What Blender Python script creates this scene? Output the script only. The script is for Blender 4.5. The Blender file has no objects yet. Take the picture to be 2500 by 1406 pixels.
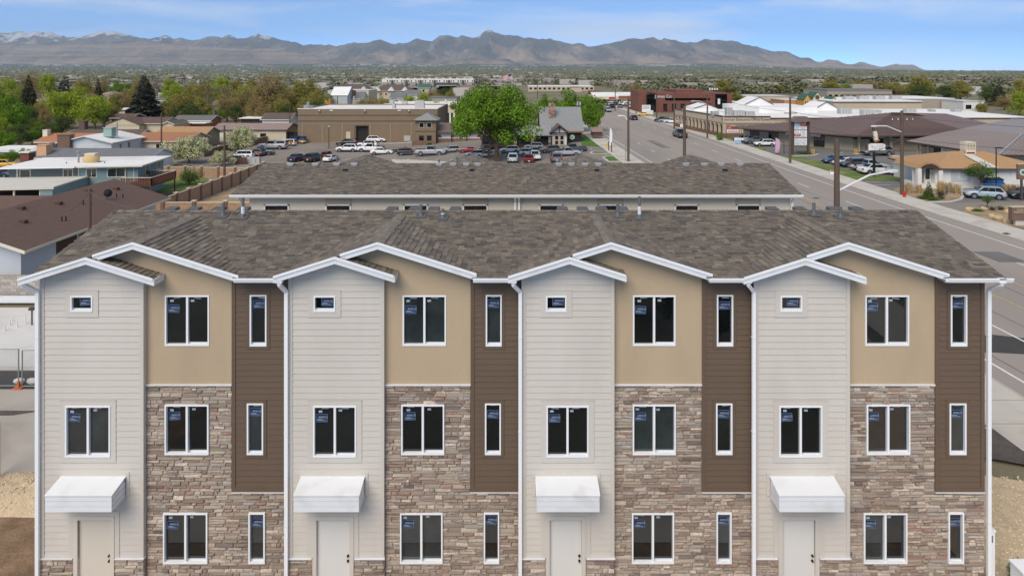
import bpy, bmesh, math, random
from mathutils import Vector as V, Matrix as MX, noise as NZ

# ------------------------------------------------------------------ camera, sky, sun, exposure
F, CX, HY, CZ = 1667.0, 1260.0, 172.0, 14.6       # focal length, vanishing point and eye height of the photograph
scene = bpy.context.scene
col = scene.collection
cam_data = bpy.data.cameras.new('camera')
cam_data.sensor_width = 36.0
cam_data.lens = F / 2500 * 36
cam_data.shift_x = -(CX - 1250) / 2500
cam_data.shift_y = -(703 - HY) / 2500
cam_data.clip_start = 0.1
cam_data.clip_end = 90000
cam = bpy.data.objects.new('camera', cam_data)
cam.location = (0, 0, CZ)
cam.rotation_euler = (math.radians(90), 0, 0)
col.objects.link(cam)
scene.camera = cam

SUN_EL, SUN_AZ = 46.0, 205.0                       # degrees; azimuth clockwise from +Y (the view direction)
world = bpy.data.worlds.new('World')
scene.world = world
world.use_nodes = True
wt = world.node_tree
wt.nodes.clear()
w_out = wt.nodes.new('ShaderNodeOutputWorld')
w_bg = wt.nodes.new('ShaderNodeBackground')
w_sky = wt.nodes.new('ShaderNodeTexSky')
w_sky.sky_type = 'NISHITA'
w_sky.sun_disc = False
w_sky.sun_elevation = math.radians(SUN_EL)
w_sky.sun_rotation = math.radians(SUN_AZ)
w_sky.altitude = 2500
w_sky.air_density = 0.15
w_sky.dust_density = 0.0
w_sky.ozone_density = 1.0
w_bg.inputs['Strength'].default_value = 0.14
# thin streaks of high cloud, everywhere in the sky
w_tc = wt.nodes.new('ShaderNodeTexCoord')
w_sep = wt.nodes.new('ShaderNodeSeparateXYZ')
w_map = wt.nodes.new('ShaderNodeMapping')
w_map.inputs['Scale'].default_value = (2.2, 2.2, 13.0)
w_map.inputs['Location'].default_value = (0.35, 0.0, 0.4)
w_map.inputs['Rotation'].default_value = (0.0, 0.12, 0.3)
w_n = wt.nodes.new('ShaderNodeTexNoise')
w_n.inputs['Scale'].default_value = 1.4
w_n.inputs['Detail'].default_value = 5.0
w_n.inputs['Roughness'].default_value = 0.52
w_n.inputs['Distortion'].default_value = 0.5
w_r = wt.nodes.new('ShaderNodeMapRange')
w_r.inputs['From Min'].default_value = 0.48
w_r.inputs['From Max'].default_value = 0.90
w_r.inputs['To Min'].default_value = 0.09
w_hsv = wt.nodes.new('ShaderNodeHueSaturation')
w_hsv.inputs['Saturation'].default_value = 1.12
w_hsv.inputs['Hue'].default_value = 0.488
w_hsv.inputs['Value'].default_value = 1.6
w_mix = wt.nodes.new('ShaderNodeMix')
w_mix.data_type = 'RGBA'
w_mix.inputs['B'].default_value = (4.3, 4.35, 4.45, 1)
L = wt.links.new
L(w_tc.outputs['Generated'], w_map.inputs['Vector'])
L(w_map.outputs['Vector'], w_n.inputs['Vector'])
L(w_n.outputs['Fac'], w_r.inputs['Value'])
L(w_sky.outputs['Color'], w_hsv.inputs['Color'])
L(w_r.outputs['Result'], w_mix.inputs['Factor'])
L(w_hsv.outputs['Color'], w_mix.inputs['A'])
L(w_mix.outputs['Result'], w_bg.inputs['Color'])
L(w_bg.outputs['Background'], w_out.inputs['Surface'])

sun_data = bpy.data.lights.new('sun', 'SUN')
sun_data.energy = 1.6
sun_data.angle = math.radians(42)
sun_data.color = (1.0, 0.90, 0.775)
sun = bpy.data.objects.new('sun', sun_data)
_e, _a = math.radians(SUN_EL), math.radians(SUN_AZ)
_sd = V((math.sin(_a) * math.cos(_e), math.cos(_a) * math.cos(_e), math.sin(_e)))
sun.rotation_euler = _sd.to_track_quat('Z', 'Y').to_euler()
sun.location = _sd * 100
col.objects.link(sun)

scene.view_settings.view_transform = 'Standard'
scene.view_settings.look = 'None'
scene.view_settings.gamma = 1.0
scene.view_settings.exposure = 0.98
scene.render.engine = 'CYCLES'
scene.cycles.max_bounces = 5
scene.cycles.diffuse_bounces = 2
scene.cycles.glossy_bounces = 3
scene.cycles.transmission_bounces = 4
scene.cycles.transparent_max_bounces = 8
scene.cycles.volume_bounces = 0
scene.cycles.use_denoising = True
scene.cycles.caustics_reflective = False
scene.cycles.caustics_refractive = False

# ------------------------------------------------------------------ measuring
R = random.Random(11)
def terr(x, d):                                   # the left lots lie a little lower than the road
    return -3.2 * min(max((14 - x) / 44, 0), 1) * min(max((d - 48) / 14, 0), 1)
def Xu(u, d): return (u - CX) / F * d
def Zv(v, d): return CZ - (v - HY) / F * d
def P(u, v, d): return V((Xu(u, d), d, Zv(v, d)))
def G(u, v):                                      # the spot of ground seen at a point of the photograph
    d = F * CZ / (v - HY)
    for _ in range(12):
        d = F * (CZ - terr(Xu(u, d), d)) / (v - HY)
    x = Xu(u, d)
    return V((x, d, terr(x, d)))
def GX(u, d):
    x = Xu(u, d)
    return V((x, d, terr(x, d)))
def srgb(r, g, b):
    f = lambda c: (c / 255 / 12.92) if c <= 10 else ((c / 255 + 0.055) / 1.055) ** 2.4
    return (f(r), f(g), f(b))

# ------------------------------------------------------------------ mesh building
INV = {}
class MB:
    def __init__(s, xf=None):
        s.v, s.f, s.m, s.xf = [], [], [], xf
    def add(s, vs, fs, m=0):
        n = len(s.v)
        if s.xf is not None: vs = [s.xf @ V(p) for p in vs]
        s.v += [tuple(p) for p in vs]
        s.f += [tuple(i + n for i in f) for f in fs]
        s.m += [m] * len(fs)
        return s
    def box(s, x0, x1, y0, y1, z0, z1, m=0):
        return s.add([(x0,y0,z0),(x1,y0,z0),(x1,y1,z0),(x0,y1,z0),(x0,y0,z1),(x1,y0,z1),(x1,y1,z1),(x0,y1,z1)],
                     [(0,3,2,1),(4,5,6,7),(0,1,5,4),(1,2,6,5),(2,3,7,6),(3,0,4,7)], m)
    def prism(s, poly, vec, m=0):                  # polygon extruded by a vector
        n = len(poly); vec = V(vec)
        a = [V(p) for p in poly]
        return s.add(a + [p + vec for p in a], [tuple(range(n - 1, -1, -1)), tuple(range(n, 2 * n))] +
                     [(i, (i + 1) % n, n + (i + 1) % n, n + i) for i in range(n)], m)
    def bar(s, p, q, w, h, m=0, up=(0, 0, 1)):     # beam of w x h between two points
        p, q = V(p), V(q); a = (q - p).normalized(); side = a.cross(V(up))
        if side.length < 1e-5: side = V((1, 0, 0))
        side.normalize(); u2 = side.cross(a)
        c = [side * (i * w / 2) + u2 * (j * h / 2) for i, j in ((-1,-1),(1,-1),(1,1),(-1,1))]
        return s.add([p + k for k in c] + [q + k for k in c], [(0,3,2,1),(4,5,6,7),(0,1,5,4),(1,2,6,5),(2,3,7,6),(3,0,4,7)], m)
    def cone(s, p, q, r0, r1, n=8, m=0, caps=True):
        p, q = V(p), V(q); a = (q - p)
        if a.length < 1e-6: return s
        a.normalize(); x = a.orthogonal().normalized(); y = a.cross(x)
        ring = lambda c, r: [c + x * (r * math.cos(2*math.pi*i/n)) + y * (r * math.sin(2*math.pi*i/n)) for i in range(n)]
        fs = [(i, (i+1) % n, n + (i+1) % n, n + i) for i in range(n)]
        if caps: fs += [tuple(range(n-1, -1, -1)), tuple(range(n, 2*n))]
        return s.add(ring(p, r0) + ring(q, r1), fs, m)
    def tube(s, pts, r, n=6, m=0):
        for i in range(len(pts) - 1):
            ra = r if not isinstance(r, (list, tuple)) else r[i]
            rb = r if not isinstance(r, (list, tuple)) else r[i + 1]
            s.cone(pts[i], pts[i + 1], ra, rb, n, m)
        return s
    def quad(s, a, b, c, d, m=0): return s.add([a, b, c, d], [(0, 1, 2, 3)], m)
    def blob(s, c, r, sub=1, jit=0.2, m=0, sc=(1, 1, 1)):
        bm = bmesh.new(); bmesh.ops.create_icosphere(bm, subdivisions=sub, radius=1)
        vs = []
        for w in bm.verts:
            k = 1 + R.uniform(-jit, jit)
            vs.append((c[0] + w.co.x*r*k*sc[0], c[1] + w.co.y*r*k*sc[1], c[2] + w.co.z*r*k*sc[2]))
        s.add(vs, [tuple(x.index for x in f.verts) for f in bm.faces], m); bm.free(); return s
    def text(s, string, xf, size, m=0, align='CENTER'):
        cu = bpy.data.curves.new('writing', 'FONT'); cu.body = string; cu.size = size; cu.align_x = align; cu.align_y = 'CENTER'
        cu.resolution_u = 2
        o = bpy.data.objects.new('writing', cu)
        me = bpy.data.meshes.new_from_object(o)
        s.add([xf @ v.co for v in me.vertices], [tuple(p.vertices) for p in me.polygons], m)
        bpy.data.objects.remove(o); bpy.data.curves.remove(cu); bpy.data.meshes.remove(me); return s
    def mesh(s, name, mats, smooth=None):
        me = bpy.data.meshes.new(name); me.from_pydata(s.v, [], s.f)
        for m in (mats if isinstance(mats, (list, tuple)) else [mats]): me.materials.append(m)
        if any(s.m): me.polygons.foreach_set('material_index', s.m)
        if smooth is not None:
            me.shade_smooth(); me.set_sharp_from_angle(angle=math.radians(smooth))
        me.update(); return me
    def build(s, name, mats, parent=None, smooth=None, kind=None, label=None):
        return link(name, s.mesh(name, mats, smooth), parent, kind, label)

def link(name, me, parent=None, kind=None, label=None):
    o = bpy.data.objects.new(name, me); col.objects.link(o)
    if parent is not None:
        o.parent = parent
        if parent.name in INV: o.matrix_parent_inverse = INV[parent.name]
    if kind: o['kind'] = kind
    if label: o['label'] = label
    return o
def thing(name, label, cat, loc=(0, 0, 0), group=None, rot=0.0, local=False):
    o = bpy.data.objects.new(name, None); col.objects.link(o)
    o.location = loc; o.rotation_euler = (0, 0, rot); o.empty_display_size = 0.3
    if not local: INV[o.name] = (MX.Translation(V(loc)) @ MX.Rotation(rot, 4, 'Z')).inverted()
    return tag(o, label, cat, group)
def tag(o, label, cat, group=None):
    o['label'] = label; o['category'] = cat
    if group: o['group'] = group
    return o
def structure(name, mb, m, parent=None, smooth=None):
    return mb.build(name, m, parent, smooth, None if parent else 'structure')
def copy_tree(src, parent=None):
    c = src.copy(); col.objects.link(c); c.parent = parent
    for ch in src.children: copy_tree(ch, c)
    return c

# ------------------------------------------------------------------ materials
def mat(name, colour=(0.5, 0.5, 0.5), rough=0.75, var=0.10, scale=1.5, bump=0.0, bscale=40.0, metal=0.0, spec=0.4,
        palette=None, coat=0.0, translucent=0.0, stain=None, stain_scale=0.4, stain_amt=0.5, stretch=(1, 1, 1), fine=0.0):
    m = bpy.data.materials.new(name); m.use_nodes = True
    t = m.node_tree; N = t.nodes; K = t.links.new
    b = N['Principled BSDF']
    tc = N.new('ShaderNodeTexCoord'); mp = N.new('ShaderNodeMapping'); mp.inputs['Scale'].default_value = stretch
    K(tc.outputs['Object'], mp.inputs['Vector'])
    if palette:
        ge = N.new('ShaderNodeNewGeometry'); oi = N.new('ShaderNodeObjectInfo')
        ad = N.new('ShaderNodeMath'); ad.operation = 'ADD'; fr = N.new('ShaderNodeMath'); fr.operation = 'FRACT'
        K(ge.outputs['Random Per Island'], ad.inputs[0]); K(oi.outputs['Random'], ad.inputs[1]); K(ad.outputs[0], fr.inputs[0])
        rp = N.new('ShaderNodeValToRGB'); cr = rp.color_ramp
        while len(cr.elements) < len(palette): cr.elements.new(0.5)
        for i, c in enumerate(palette):
            cr.elements[i].position = i / (len(palette) - 1); cr.elements[i].color = (*c, 1)
        K(fr.outputs[0], rp.inputs['Fac']); base = rp.outputs['Color']
    else:
        rgb = N.new('ShaderNodeRGB'); rgb.outputs[0].default_value = (*colour, 1); base = rgb.outputs[0]
    nz = N.new('ShaderNodeTexNoise'); nz.inputs['Scale'].default_value = scale; nz.inputs['Detail'].default_value = 8; nz.inputs['Roughness'].default_value = 0.62
    K(mp.outputs['Vector'], nz.inputs['Vector'])
    mr = N.new('ShaderNodeMapRange'); mr.inputs['From Min'].default_value = 0.25; mr.inputs['From Max'].default_value = 0.75
    mr.inputs['To Min'].default_value = 1 - var; mr.inputs['To Max'].default_value = 1 + var
    K(nz.outputs['Fac'], mr.inputs['Value'])
    mul = N.new('ShaderNodeMix'); mul.data_type = 'RGBA'; mul.blend_type = 'MULTIPLY'; mul.inputs['Factor'].default_value = 1
    K(base, mul.inputs['A']); K(mr.outputs['Result'], mul.inputs['B']); out = mul.outputs['Result']
    if fine:
        n2 = N.new('ShaderNodeTexNoise'); n2.inputs['Scale'].default_value = bscale; n2.inputs['Detail'].default_value = 4
        K(mp.outputs['Vector'], n2.inputs['Vector'])
        r2 = N.new('ShaderNodeMapRange'); r2.inputs['From Min'].default_value = 0.3; r2.inputs['From Max'].default_value = 0.7
        r2.inputs['To Min'].default_value = 1 - fine; r2.inputs['To Max'].default_value = 1 + fine
        K(n2.outputs['Fac'], r2.inputs['Value'])
        m2 = N.new('ShaderNodeMix'); m2.data_type = 'RGBA'; m2.blend_type = 'MULTIPLY'; m2.inputs['Factor'].default_value = 1
        K(out, m2.inputs['A']); K(r2.outputs['Result'], m2.inputs['B']); out = m2.outputs['Result']
    if stain:
        n3 = N.new('ShaderNodeTexNoise'); n3.inputs['Scale'].default_value = stain_scale; n3.inputs['Detail'].default_value = 5; n3.inputs['Distortion'].default_value = 0.6
        K(mp.outputs['Vector'], n3.inputs['Vector'])
        r3 = N.new('ShaderNodeMapRange'); r3.inputs['From Min'].default_value = 0.5; r3.inputs['From Max'].default_value = 0.68
        r3.inputs['To Max'].default_value = stain_amt
        K(n3.outputs['Fac'], r3.inputs['Value'])
        m3 = N.new('ShaderNodeMix'); m3.data_type = 'RGBA'; m3.inputs['B'].default_value = (*stain, 1)
        K(r3.outputs['Result'], m3.inputs['Factor']); K(out, m3.inputs['A']); out = m3.outputs['Result']
    K(out, b.inputs['Base Color'])
    b.inputs['Roughness'].default_value = rough; b.inputs['Metallic'].default_value = metal
    b.inputs['Specular IOR Level'].default_value = spec
    if coat: b.inputs['Coat Weight'].default_value = coat; b.inputs['Coat Roughness'].default_value = 0.06
    if bump:
        n4 = N.new('ShaderNodeTexNoise'); n4.inputs['Scale'].default_value = bscale; n4.inputs['Detail'].default_value = 6
        K(mp.outputs['Vector'], n4.inputs['Vector'])
        bu = N.new('ShaderNodeBump'); bu.inputs['Strength'].default_value = bump; bu.inputs['Distance'].default_value = 0.02
        K(n4.outputs['Fac'], bu.inputs['Height']); K(bu.outputs['Normal'], b.inputs['Normal'])
    if translucent:
        tr = N.new('ShaderNodeBsdfTranslucent'); K(out, tr.inputs['Color'])
        mx = N.new('ShaderNodeMixShader'); mx.inputs['Fac'].default_value = translucent
        K(b.outputs['BSDF'], mx.inputs[1]); K(tr.outputs['BSDF'], mx.inputs[2])
        K(mx.outputs['Shader'], N['Material Output'].inputs['Surface'])
    return m

def glassy(name, colour, var=0.5):
    m = mat(name, colour, rough=0.04, var=var, scale=0.8, spec=0.5)
    return m

mt = {}
def mk(name, *a, **k): mt[name] = mat(name, *a, **k)
# front building
mk('light_siding', srgb(209, 202, 191), 0.6, 0.03, 0.7, 0.06, 60, stain=srgb(199, 191, 180), stain_scale=0.8, stain_amt=0.6, stretch=(1, 1, .3))
mk('tan_stucco', srgb(188, 167, 138), 0.9, 0.06, 0.8, 0.35, 70, fine=0.04, stain=srgb(174, 155, 129), stain_scale=0.7, stain_amt=0.5, stretch=(1, 1, .35))
mk('brown_siding', srgb(105, 87, 71), 0.6, 0.06, 0.9, 0.05, 60)
mk('white_trim', srgb(230, 232, 234), 0.45, 0.03, 1.0, stain=srgb(206, 206, 202), stain_scale=1.3, stain_amt=0.5)
mk('vinyl', srgb(242, 243, 243), 0.35, 0.01, 1.0)
mk('door_paint', srgb(216, 208, 192), 0.5, 0.03, 0.6)
mk('door_white', srgb(222, 220, 214), 0.45, 0.03, 0.6)
mk('mortar', srgb(166, 150, 134), 0.95, 0.15, 6, 0.3, 60)
mk('stone', rough=0.85, var=0.30, scale=11, bump=0.5, bscale=35, fine=0.14,
   palette=[srgb(*c) for c in ((149,132,116),(187,171,153),(161,143,127),(120,106,96),(197,184,165),(168,150,134),(145,121,106),(175,164,153),(155,137,119),(209,195,179),(163,134,117),(136,123,113),(180,164,147),(163,155,148),(191,173,153),(154,138,123),(139,121,106))])
SH = ((108,100,91),(120,111,101),(96,89,83),(113,105,98),(134,125,111),(104,97,90),(89,82,77),(117,110,101),(109,99,89),(128,117,104))
mk('shingle', rough=0.95, var=0.18, scale=9, bump=0.35, bscale=120, fine=0.12, palette=[srgb(*[int(x*1.04) for x in c]) for c in SH])
mk('ridge_cap', rough=0.95, var=0.12, scale=6, bump=0.3, bscale=90, palette=[srgb(*c) for c in ((126,118,110),(136,128,118),(118,110,103))])
mk('roof_deck', srgb(96, 88, 82), 0.95, 0.2, 3)
mk('pipe_grey', srgb(104, 106, 107), 0.6, 0.05)
mk('vent_metal', srgb(92, 93, 94), 0.5, 0.08, 3)
mk('pipe_white', srgb(224, 224, 222), 0.5)
mk('dark_glass', (0.009, 0.011, 0.012), 0.03, 0.6, 0.9, spec=1.0)
mk('grey_glass', (0.028, 0.037, 0.039), 0.03, 0.6, 0.9, spec=1.0)
mk('black_glass', (0.005, 0.006, 0.007), 0.03, 0.4, 1.0, spec=0.9)
mk('sticker_blue', srgb(46, 64, 94), 0.5, 0.1, 8)
mk('sticker_white', srgb(176, 184, 192), 0.5)
mk('knob', srgb(70, 66, 62), 0.3, metal=0.8)
mk('cream_wall', srgb(216, 208, 192), 0.85, 0.04, 0.5, 0.1, 60)
mk('cream_panel', srgb(196, 182, 164), 0.8, 0.03)
# setting
mk('asphalt_road', srgb(156, 148, 141), 0.93, 0.10, 0.12, 0.25, 55, fine=0.07, stain=srgb(134, 128, 123), stain_scale=0.05, stain_amt=0.5, stretch=(1, 0.12, 1))
mk('asphalt_lot', srgb(120, 118, 116), 0.93, 0.13, 0.15, 0.25, 45, fine=0.07, stain=srgb(88, 87, 86), stain_scale=0.09, stain_amt=0.5)
mk('asphalt_brown', srgb(140, 132, 124), 0.93, 0.10, 0.12, 0.25, 45, fine=0.07, stain=srgb(108, 103, 97), stain_scale=0.09, stain_amt=0.5)
mk('asphalt_patch', srgb(70, 69, 68), 0.95, 0.12, 1.0, 0.3, 50, fine=0.08)
mk('concrete', srgb(200, 194, 184), 0.9, 0.08, 0.6, 0.15, 50, fine=0.04, stain=srgb(166, 158, 146), stain_scale=0.35, stain_amt=0.5)
mk('concrete_old', srgb(176, 169, 160), 0.92, 0.10, 0.5, 0.2, 30, fine=0.05, stain=srgb(138, 130, 120), stain_scale=0.3, stain_amt=0.6)
mk('pale_slab', srgb(216, 214, 210), 0.9, 0.06, 0.6, 0.1, 30, fine=0.03, stain=srgb(190, 186, 180), stain_scale=0.5, stain_amt=0.5)
mk('kerb', srgb(186, 180, 170), 0.9, 0.12, 0.8, 0.15, 40, fine=0.06)
mk('paint_white', srgb(226, 224, 218), 0.8, 0.16, 3.0, fine=0.12)
mk('paint_yellow', srgb(196, 166, 112), 0.8, 0.18, 3.0, fine=0.12)
mk('lawn', srgb(96, 118, 54), 0.95, 0.30, 0.5, 0.6, 25, fine=0.22, stain=srgb(150, 140, 84), stain_scale=0.25, stain_amt=0.6)
mk('lawn_bright', srgb(78, 118, 40), 0.95, 0.25, 0.6, 0.6, 25, fine=0.22)
mk('ground', srgb(128, 120, 98), 0.95, 0.25, 0.08, 0.4, 12, fine=0.15, stain=srgb(96, 104, 66), stain_scale=0.035, stain_amt=0.8)
mk('dry_ground', srgb(164, 144, 116), 0.95, 0.25, 0.8, 0.5, 18, fine=0.18, stain=srgb(110, 104, 70), stain_scale=0.5, stain_amt=0.6)
mk('field', srgb(104, 103, 92), 0.95, 0.25, 0.4, 0.5, 18, fine=0.2, stain=srgb(82, 92, 62), stain_scale=0.25, stain_amt=0.8)  # tone of the unseen front ground, chosen for its reflection in the windows
mk('gravel', srgb(200, 180, 150), 0.95, 0.16, 2.5, 0.8, 26, fine=0.20)
mk('dirt', srgb(140, 116, 92), 0.98, 0.30, 1.6, 0.9, 14, fine=0.22, stain=srgb(100, 80, 62), stain_scale=1.2, stain_amt=0.6)
mk('soil_dark', srgb(92, 86, 80), 0.97, 0.35, 1.2, 0.7, 18, fine=0.25)
mk('pebble', rough=0.9, var=0.1, palette=[srgb(*c) for c in ((190,170,142),(212,194,166),(168,148,122),(224,210,186))])
# houses and everything else
for n, c, r in (('roof_brown', (104,84,76), .95), ('roof_rust', (164,116,88), .95), ('roof_tan', (176,140,102), .95), ('roof_grey', (116,118,122), .95),
                ('roof_greygreen', (110,112,108), .95), ('roof_mauve', (150,130,124), .9), ('roof_dark', (100,88,82), .95), ('roof_orange', (176,120,90), .95),
                ('roof_stone', (138,140,140), .9)):
    mk(n, srgb(*c), r, 0.12, 2.0, 0.5, 30, fine=0.10)
mk('roof_white', srgb(236, 235, 232), 0.8, 0.04, 0.25, stain=srgb(206, 202, 196), stain_scale=0.12, stain_amt=0.5)
mk('roof_whitegrey', srgb(206, 204, 196), 0.85, 0.06, 0.4, stain=srgb(176, 172, 160), stain_scale=0.25, stain_amt=0.6, stretch=(0.25, 1, 1))
mk('metal_brown', srgb(122, 102, 94), 0.5, 0.06, 0.3, spec=0.4)
mk('metal_mauve', srgb(148, 138, 134), 0.5, 0.06, 0.3, spec=0.4)
mk('metal_grey', srgb(150, 152, 154), 0.45, 0.08, 0.5)
mk('hvac', srgb(178, 178, 176), 0.6, 0.12, 2.0)
for n, c in (('wall_white', (226,224,218)), ('wall_beige', (206,192,166)), ('wall_sand', (190,176,150)), ('wall_tan', (196,180,156)), ('wall_cream', (224,210,178)),
             ('wall_teal', (132,154,157)), ('wall_slate', (104,112,114)), ('wall_grey', (186,192,196)), ('wall_lightgrey', (208,212,216)), ('wall_khaki', (150,138,118)), ('wall_concrete', (166,156,142)),
             ('wall_darkbrown', (70,54,46)), ('wall_black', (40,36,34)), ('wall_yellow', (214,160,78)), ('wall_salmon', (200,142,104)), ('wall_rust', (150,96,72)),
             ('trim_cream', (222,212,192)), ('trim_brown', (84,70,62)), ('green_roof', (66,104,86)), ('charcoal', (74,76,80)), ('apt_white', (222,218,210)),
             ('wood_dark', (92,64,50)), ('wood_post', (92,74,60)), ('cedar', (112,72,54)), ('pole_wood', (98,82,70)), ('pole_grey', (150,146,140)),
             ('lamp_white', (228,228,226)), ('sign_white', (232,232,230)), ('sign_red', (190,32,36)), ('sign_blue', (150,182,208)), ('sign_teal', (70,110,128)), ('ink_black', (24,22,24)), ('ink_grey', (120,122,128)),
             ('hydrant_red', (184,40,40)), ('dumpster_blue', (28,92,160)), ('bin_blue', (30,60,120)), ('bin_black', (30,32,34)), ('orange', (188,108,70)), ('bollard_yellow', (206,170,70)),
             ('pink_flag', (214,170,196)), ('flag_red', (190,50,60)), ('flag_blue', (50,58,104)), ('flag_white', (232,226,226)), ('tarp', (206,178,124)), ('cooler_green', (150,176,168)), ('tan_chimney', (214,170,132))):
    mk(n, srgb(*c), 0.75, 0.06, 0.7)
mk('brick_red', srgb(124, 78, 66), 0.9, 0.15, 0.6, 0.3, 10, fine=0.10)
mk('brick_dark', srgb(122, 98, 84), 0.9, 0.15, 1.2, 0.3, 14, fine=0.12)
mk('block_khaki', srgb(134, 116, 94), 0.92, 0.08, 0.5, 0.3, 6, fine=0.07)
mk('block_grey', rough=0.95, var=0.14, scale=4, bump=0.3, bscale=30, palette=[srgb(*c) for c in ((176,168,158),(190,182,172),(162,154,146),(184,178,170))])
mk('fence_brick', srgb(168, 138, 112), 0.93, 0.20, 3.0, 0.5, 12, fine=0.16)
mk('fence_cap', srgb(206, 188, 164), 0.9, 0.08, 1.0)
mk('river_stone', rough=0.9, var=0.2, scale=3, palette=[srgb(*c) for c in ((150,112,92),(184,158,138),(116,86,74),(206,190,172),(140,96,80))])
mk('boulder', srgb(196, 172, 136), 0.92, 0.22, 2.2, 0.6, 8, fine=0.12)
mk('chain_link', srgb(150, 152, 152), 0.5, 0.05, metal=0.3)
mk('wire', srgb(86, 82, 80), 0.6)
mk('rubber', srgb(34, 34, 36), 0.8); mk('rim', srgb(150, 152, 156), 0.35, metal=0.6); mk('rim_dark', srgb(50, 50, 54), 0.4, metal=0.4)
mk('car_glass', (0.012, 0.014, 0.017), 0.06, 0.2, spec=0.3); mk('tail_red', srgb(170, 24, 30), 0.25); mk('head_lamp', srgb(220, 224, 228), 0.15)
mk('car_trim', srgb(40, 40, 42), 0.6); mk('plate', srgb(226, 226, 226), 0.5)
CAR_COL = dict(white=(236,237,238), black=(30,31,34), silver=(170,173,176), grey=(104,107,112), darkgrey=(66,69,73), navy=(36,44,66), blue=(46,84,124), red=(168,36,40), maroon=(112,26,34),
               yellow=(232,178,48), iceblue=(166,182,192), darkgreen=(70,78,66), bronze=(120,112,100))
for n, c in CAR_COL.items(): mk('paint_' + n + '_car', srgb(*c), 0.3, 0.03, 1.0, coat=0.7, spec=0.5)
# leaves
def leafy(n, cs, tr=0.25): mk(n, rough=0.75, var=0.25, scale=0.6, translucent=tr, spec=0.2, palette=[srgb(*c) for c in cs])
leafy('leaf_green', ((86,122,22),(114,150,34),(66,98,18),(134,166,46),(96,132,28)))
leafy('leaf_lime', ((140,158,36),(162,178,48),(116,136,34),(176,186,58),(130,150,40)))
leafy('leaf_olive', ((140,134,62),(158,148,74),(124,122,56),(170,156,82),(146,142,68)))
leafy('leaf_gold', ((156,146,60),(144,136,52),(170,158,70),(128,126,50),(150,148,62)))
leafy('leaf_brown', ((152,130,86),(168,144,96),(138,122,78),(158,138,82),(142,136,80)), 0.15)
leafy('leaf_twig', ((152,130,108),(134,114,94),(166,144,122),(140,124,96)), 0.1)
leafy('leaf_dark', ((66,68,46),(80,80,54),(56,60,42),(94,88,62)), 0.1)
leafy('leaf_spruce', ((70,72,62),(84,84,72),(60,64,56),(94,90,76)), 0.1)
leafy('leaf_shade', ((86,102,46),(70,88,40),(100,112,54)), 0.2)
leafy('leaf_blossom', ((226,222,196),(198,200,150),(150,160,84),(238,234,214),(176,180,110),(132,142,70)))
leafy('leaf_shrub', ((92,126,52),(76,108,44),(112,142,66)))
leafy('leaf_darkshrub', ((52,54,42),(66,70,46),(78,84,52)), 0.1)
leafy('leaf_straw', ((214,188,140),(196,168,120),(226,204,160)), 0.2)
mk('bark', srgb(104, 88, 74), 0.95, 0.25, 3.0, 0.6, 12)
mk('far_tree', rough=0.95, var=0.2, scale=0.05, palette=[srgb(*c) for c in ((100,106,74),(118,118,88),(84,94,66),(132,128,100),(106,110,80),(124,114,92),(92,102,70),(112,114,84))])
mk('far_house', rough=0.85, var=0.05, palette=[srgb(*c) for c in ((190,184,176),(164,152,142),(206,202,196),(140,124,112),(176,168,160),(132,128,126))])

# ================================================================== the setting
def lerp_list(pts, t):
    if t <= pts[0][0]: return pts[0][1]
    for (a, b), (c, e) in zip(pts, pts[1:]):
        if t <= c: return b + (e - b) * (t - a) / (c - a)
    return pts[-1][1]
def sheet_mb(poly, lift):
    bm = bmesh.new()
    bm.faces.new([bm.verts.new((p[0], p[1], 0)) for p in poly])
    for co, no in (((-30,0,0),(1,0,0)), ((14,0,0),(1,0,0)), ((0,48,0),(0,1,0)), ((0,62,0),(0,1,0))):
        bmesh.ops.bisect_plane(bm, geom=bm.verts[:] + bm.edges[:] + bm.faces[:], plane_co=co, plane_no=no)
    bm.verts.index_update()
    mb = MB()
    bm.normal_update()
    vs = [(v.co.x, v.co.y, terr(v.co.x, v.co.y) + lift) for v in bm.verts]
    fs = []
    for f in bm.faces:
        ix = [v.index for v in f.verts]
        fs.append(tuple(ix if f.normal.z > 0 else ix[::-1]))
    bm.free(); return mb.add(vs, fs)
def sheet(name, poly, lift, m, parent=None, px=False):
    if px: poly = [(p.x, p.y) for p in (G(*q) for q in poly)]
    return structure(name, sheet_mb(poly, lift), mt[m], parent)
def kerb_line(name, pts, parent, w=0.16, h=0.13, m='kerb'):
    mb = MB()
    for a, b in zip(pts, pts[1:]):
        a, b = V((a[0], a[1], 0)), V((b[0], b[1], 0)); a.z = terr(a.x, a.y); b.z = terr(b.x, b.y)
        n = (b - a).cross(V((0, 0, 1))).normalized() * (w / 2)
        mb.prism([a - n + V((0,0,-.1)), a + n + V((0,0,-.1)), a + n + V((0,0,h)), a - n + V((0,0,h))], b - a)
    return mb.build(name, mt[m], parent)

# the ground
mb = MB()
xs = [-900, -500, -250, -120, -60, -30, -8, 14, 40, 80, 160, 300, 600, 900]; ds = [-300, -60, 0, 20, 34, 48, 62, 90, 140, 220, 350, 550, 900]
vs = [(x, d, terr(x, d) - 0.02) for d in ds for x in xs]; n = len(xs)
mb.add(vs, [(j*n+i, j*n+i+1, (j+1)*n+i+1, (j+1)*n+i) for j in range(len(ds)-1) for i in range(n-1)])
ground = structure('ground', mb, mt['ground'])

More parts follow.
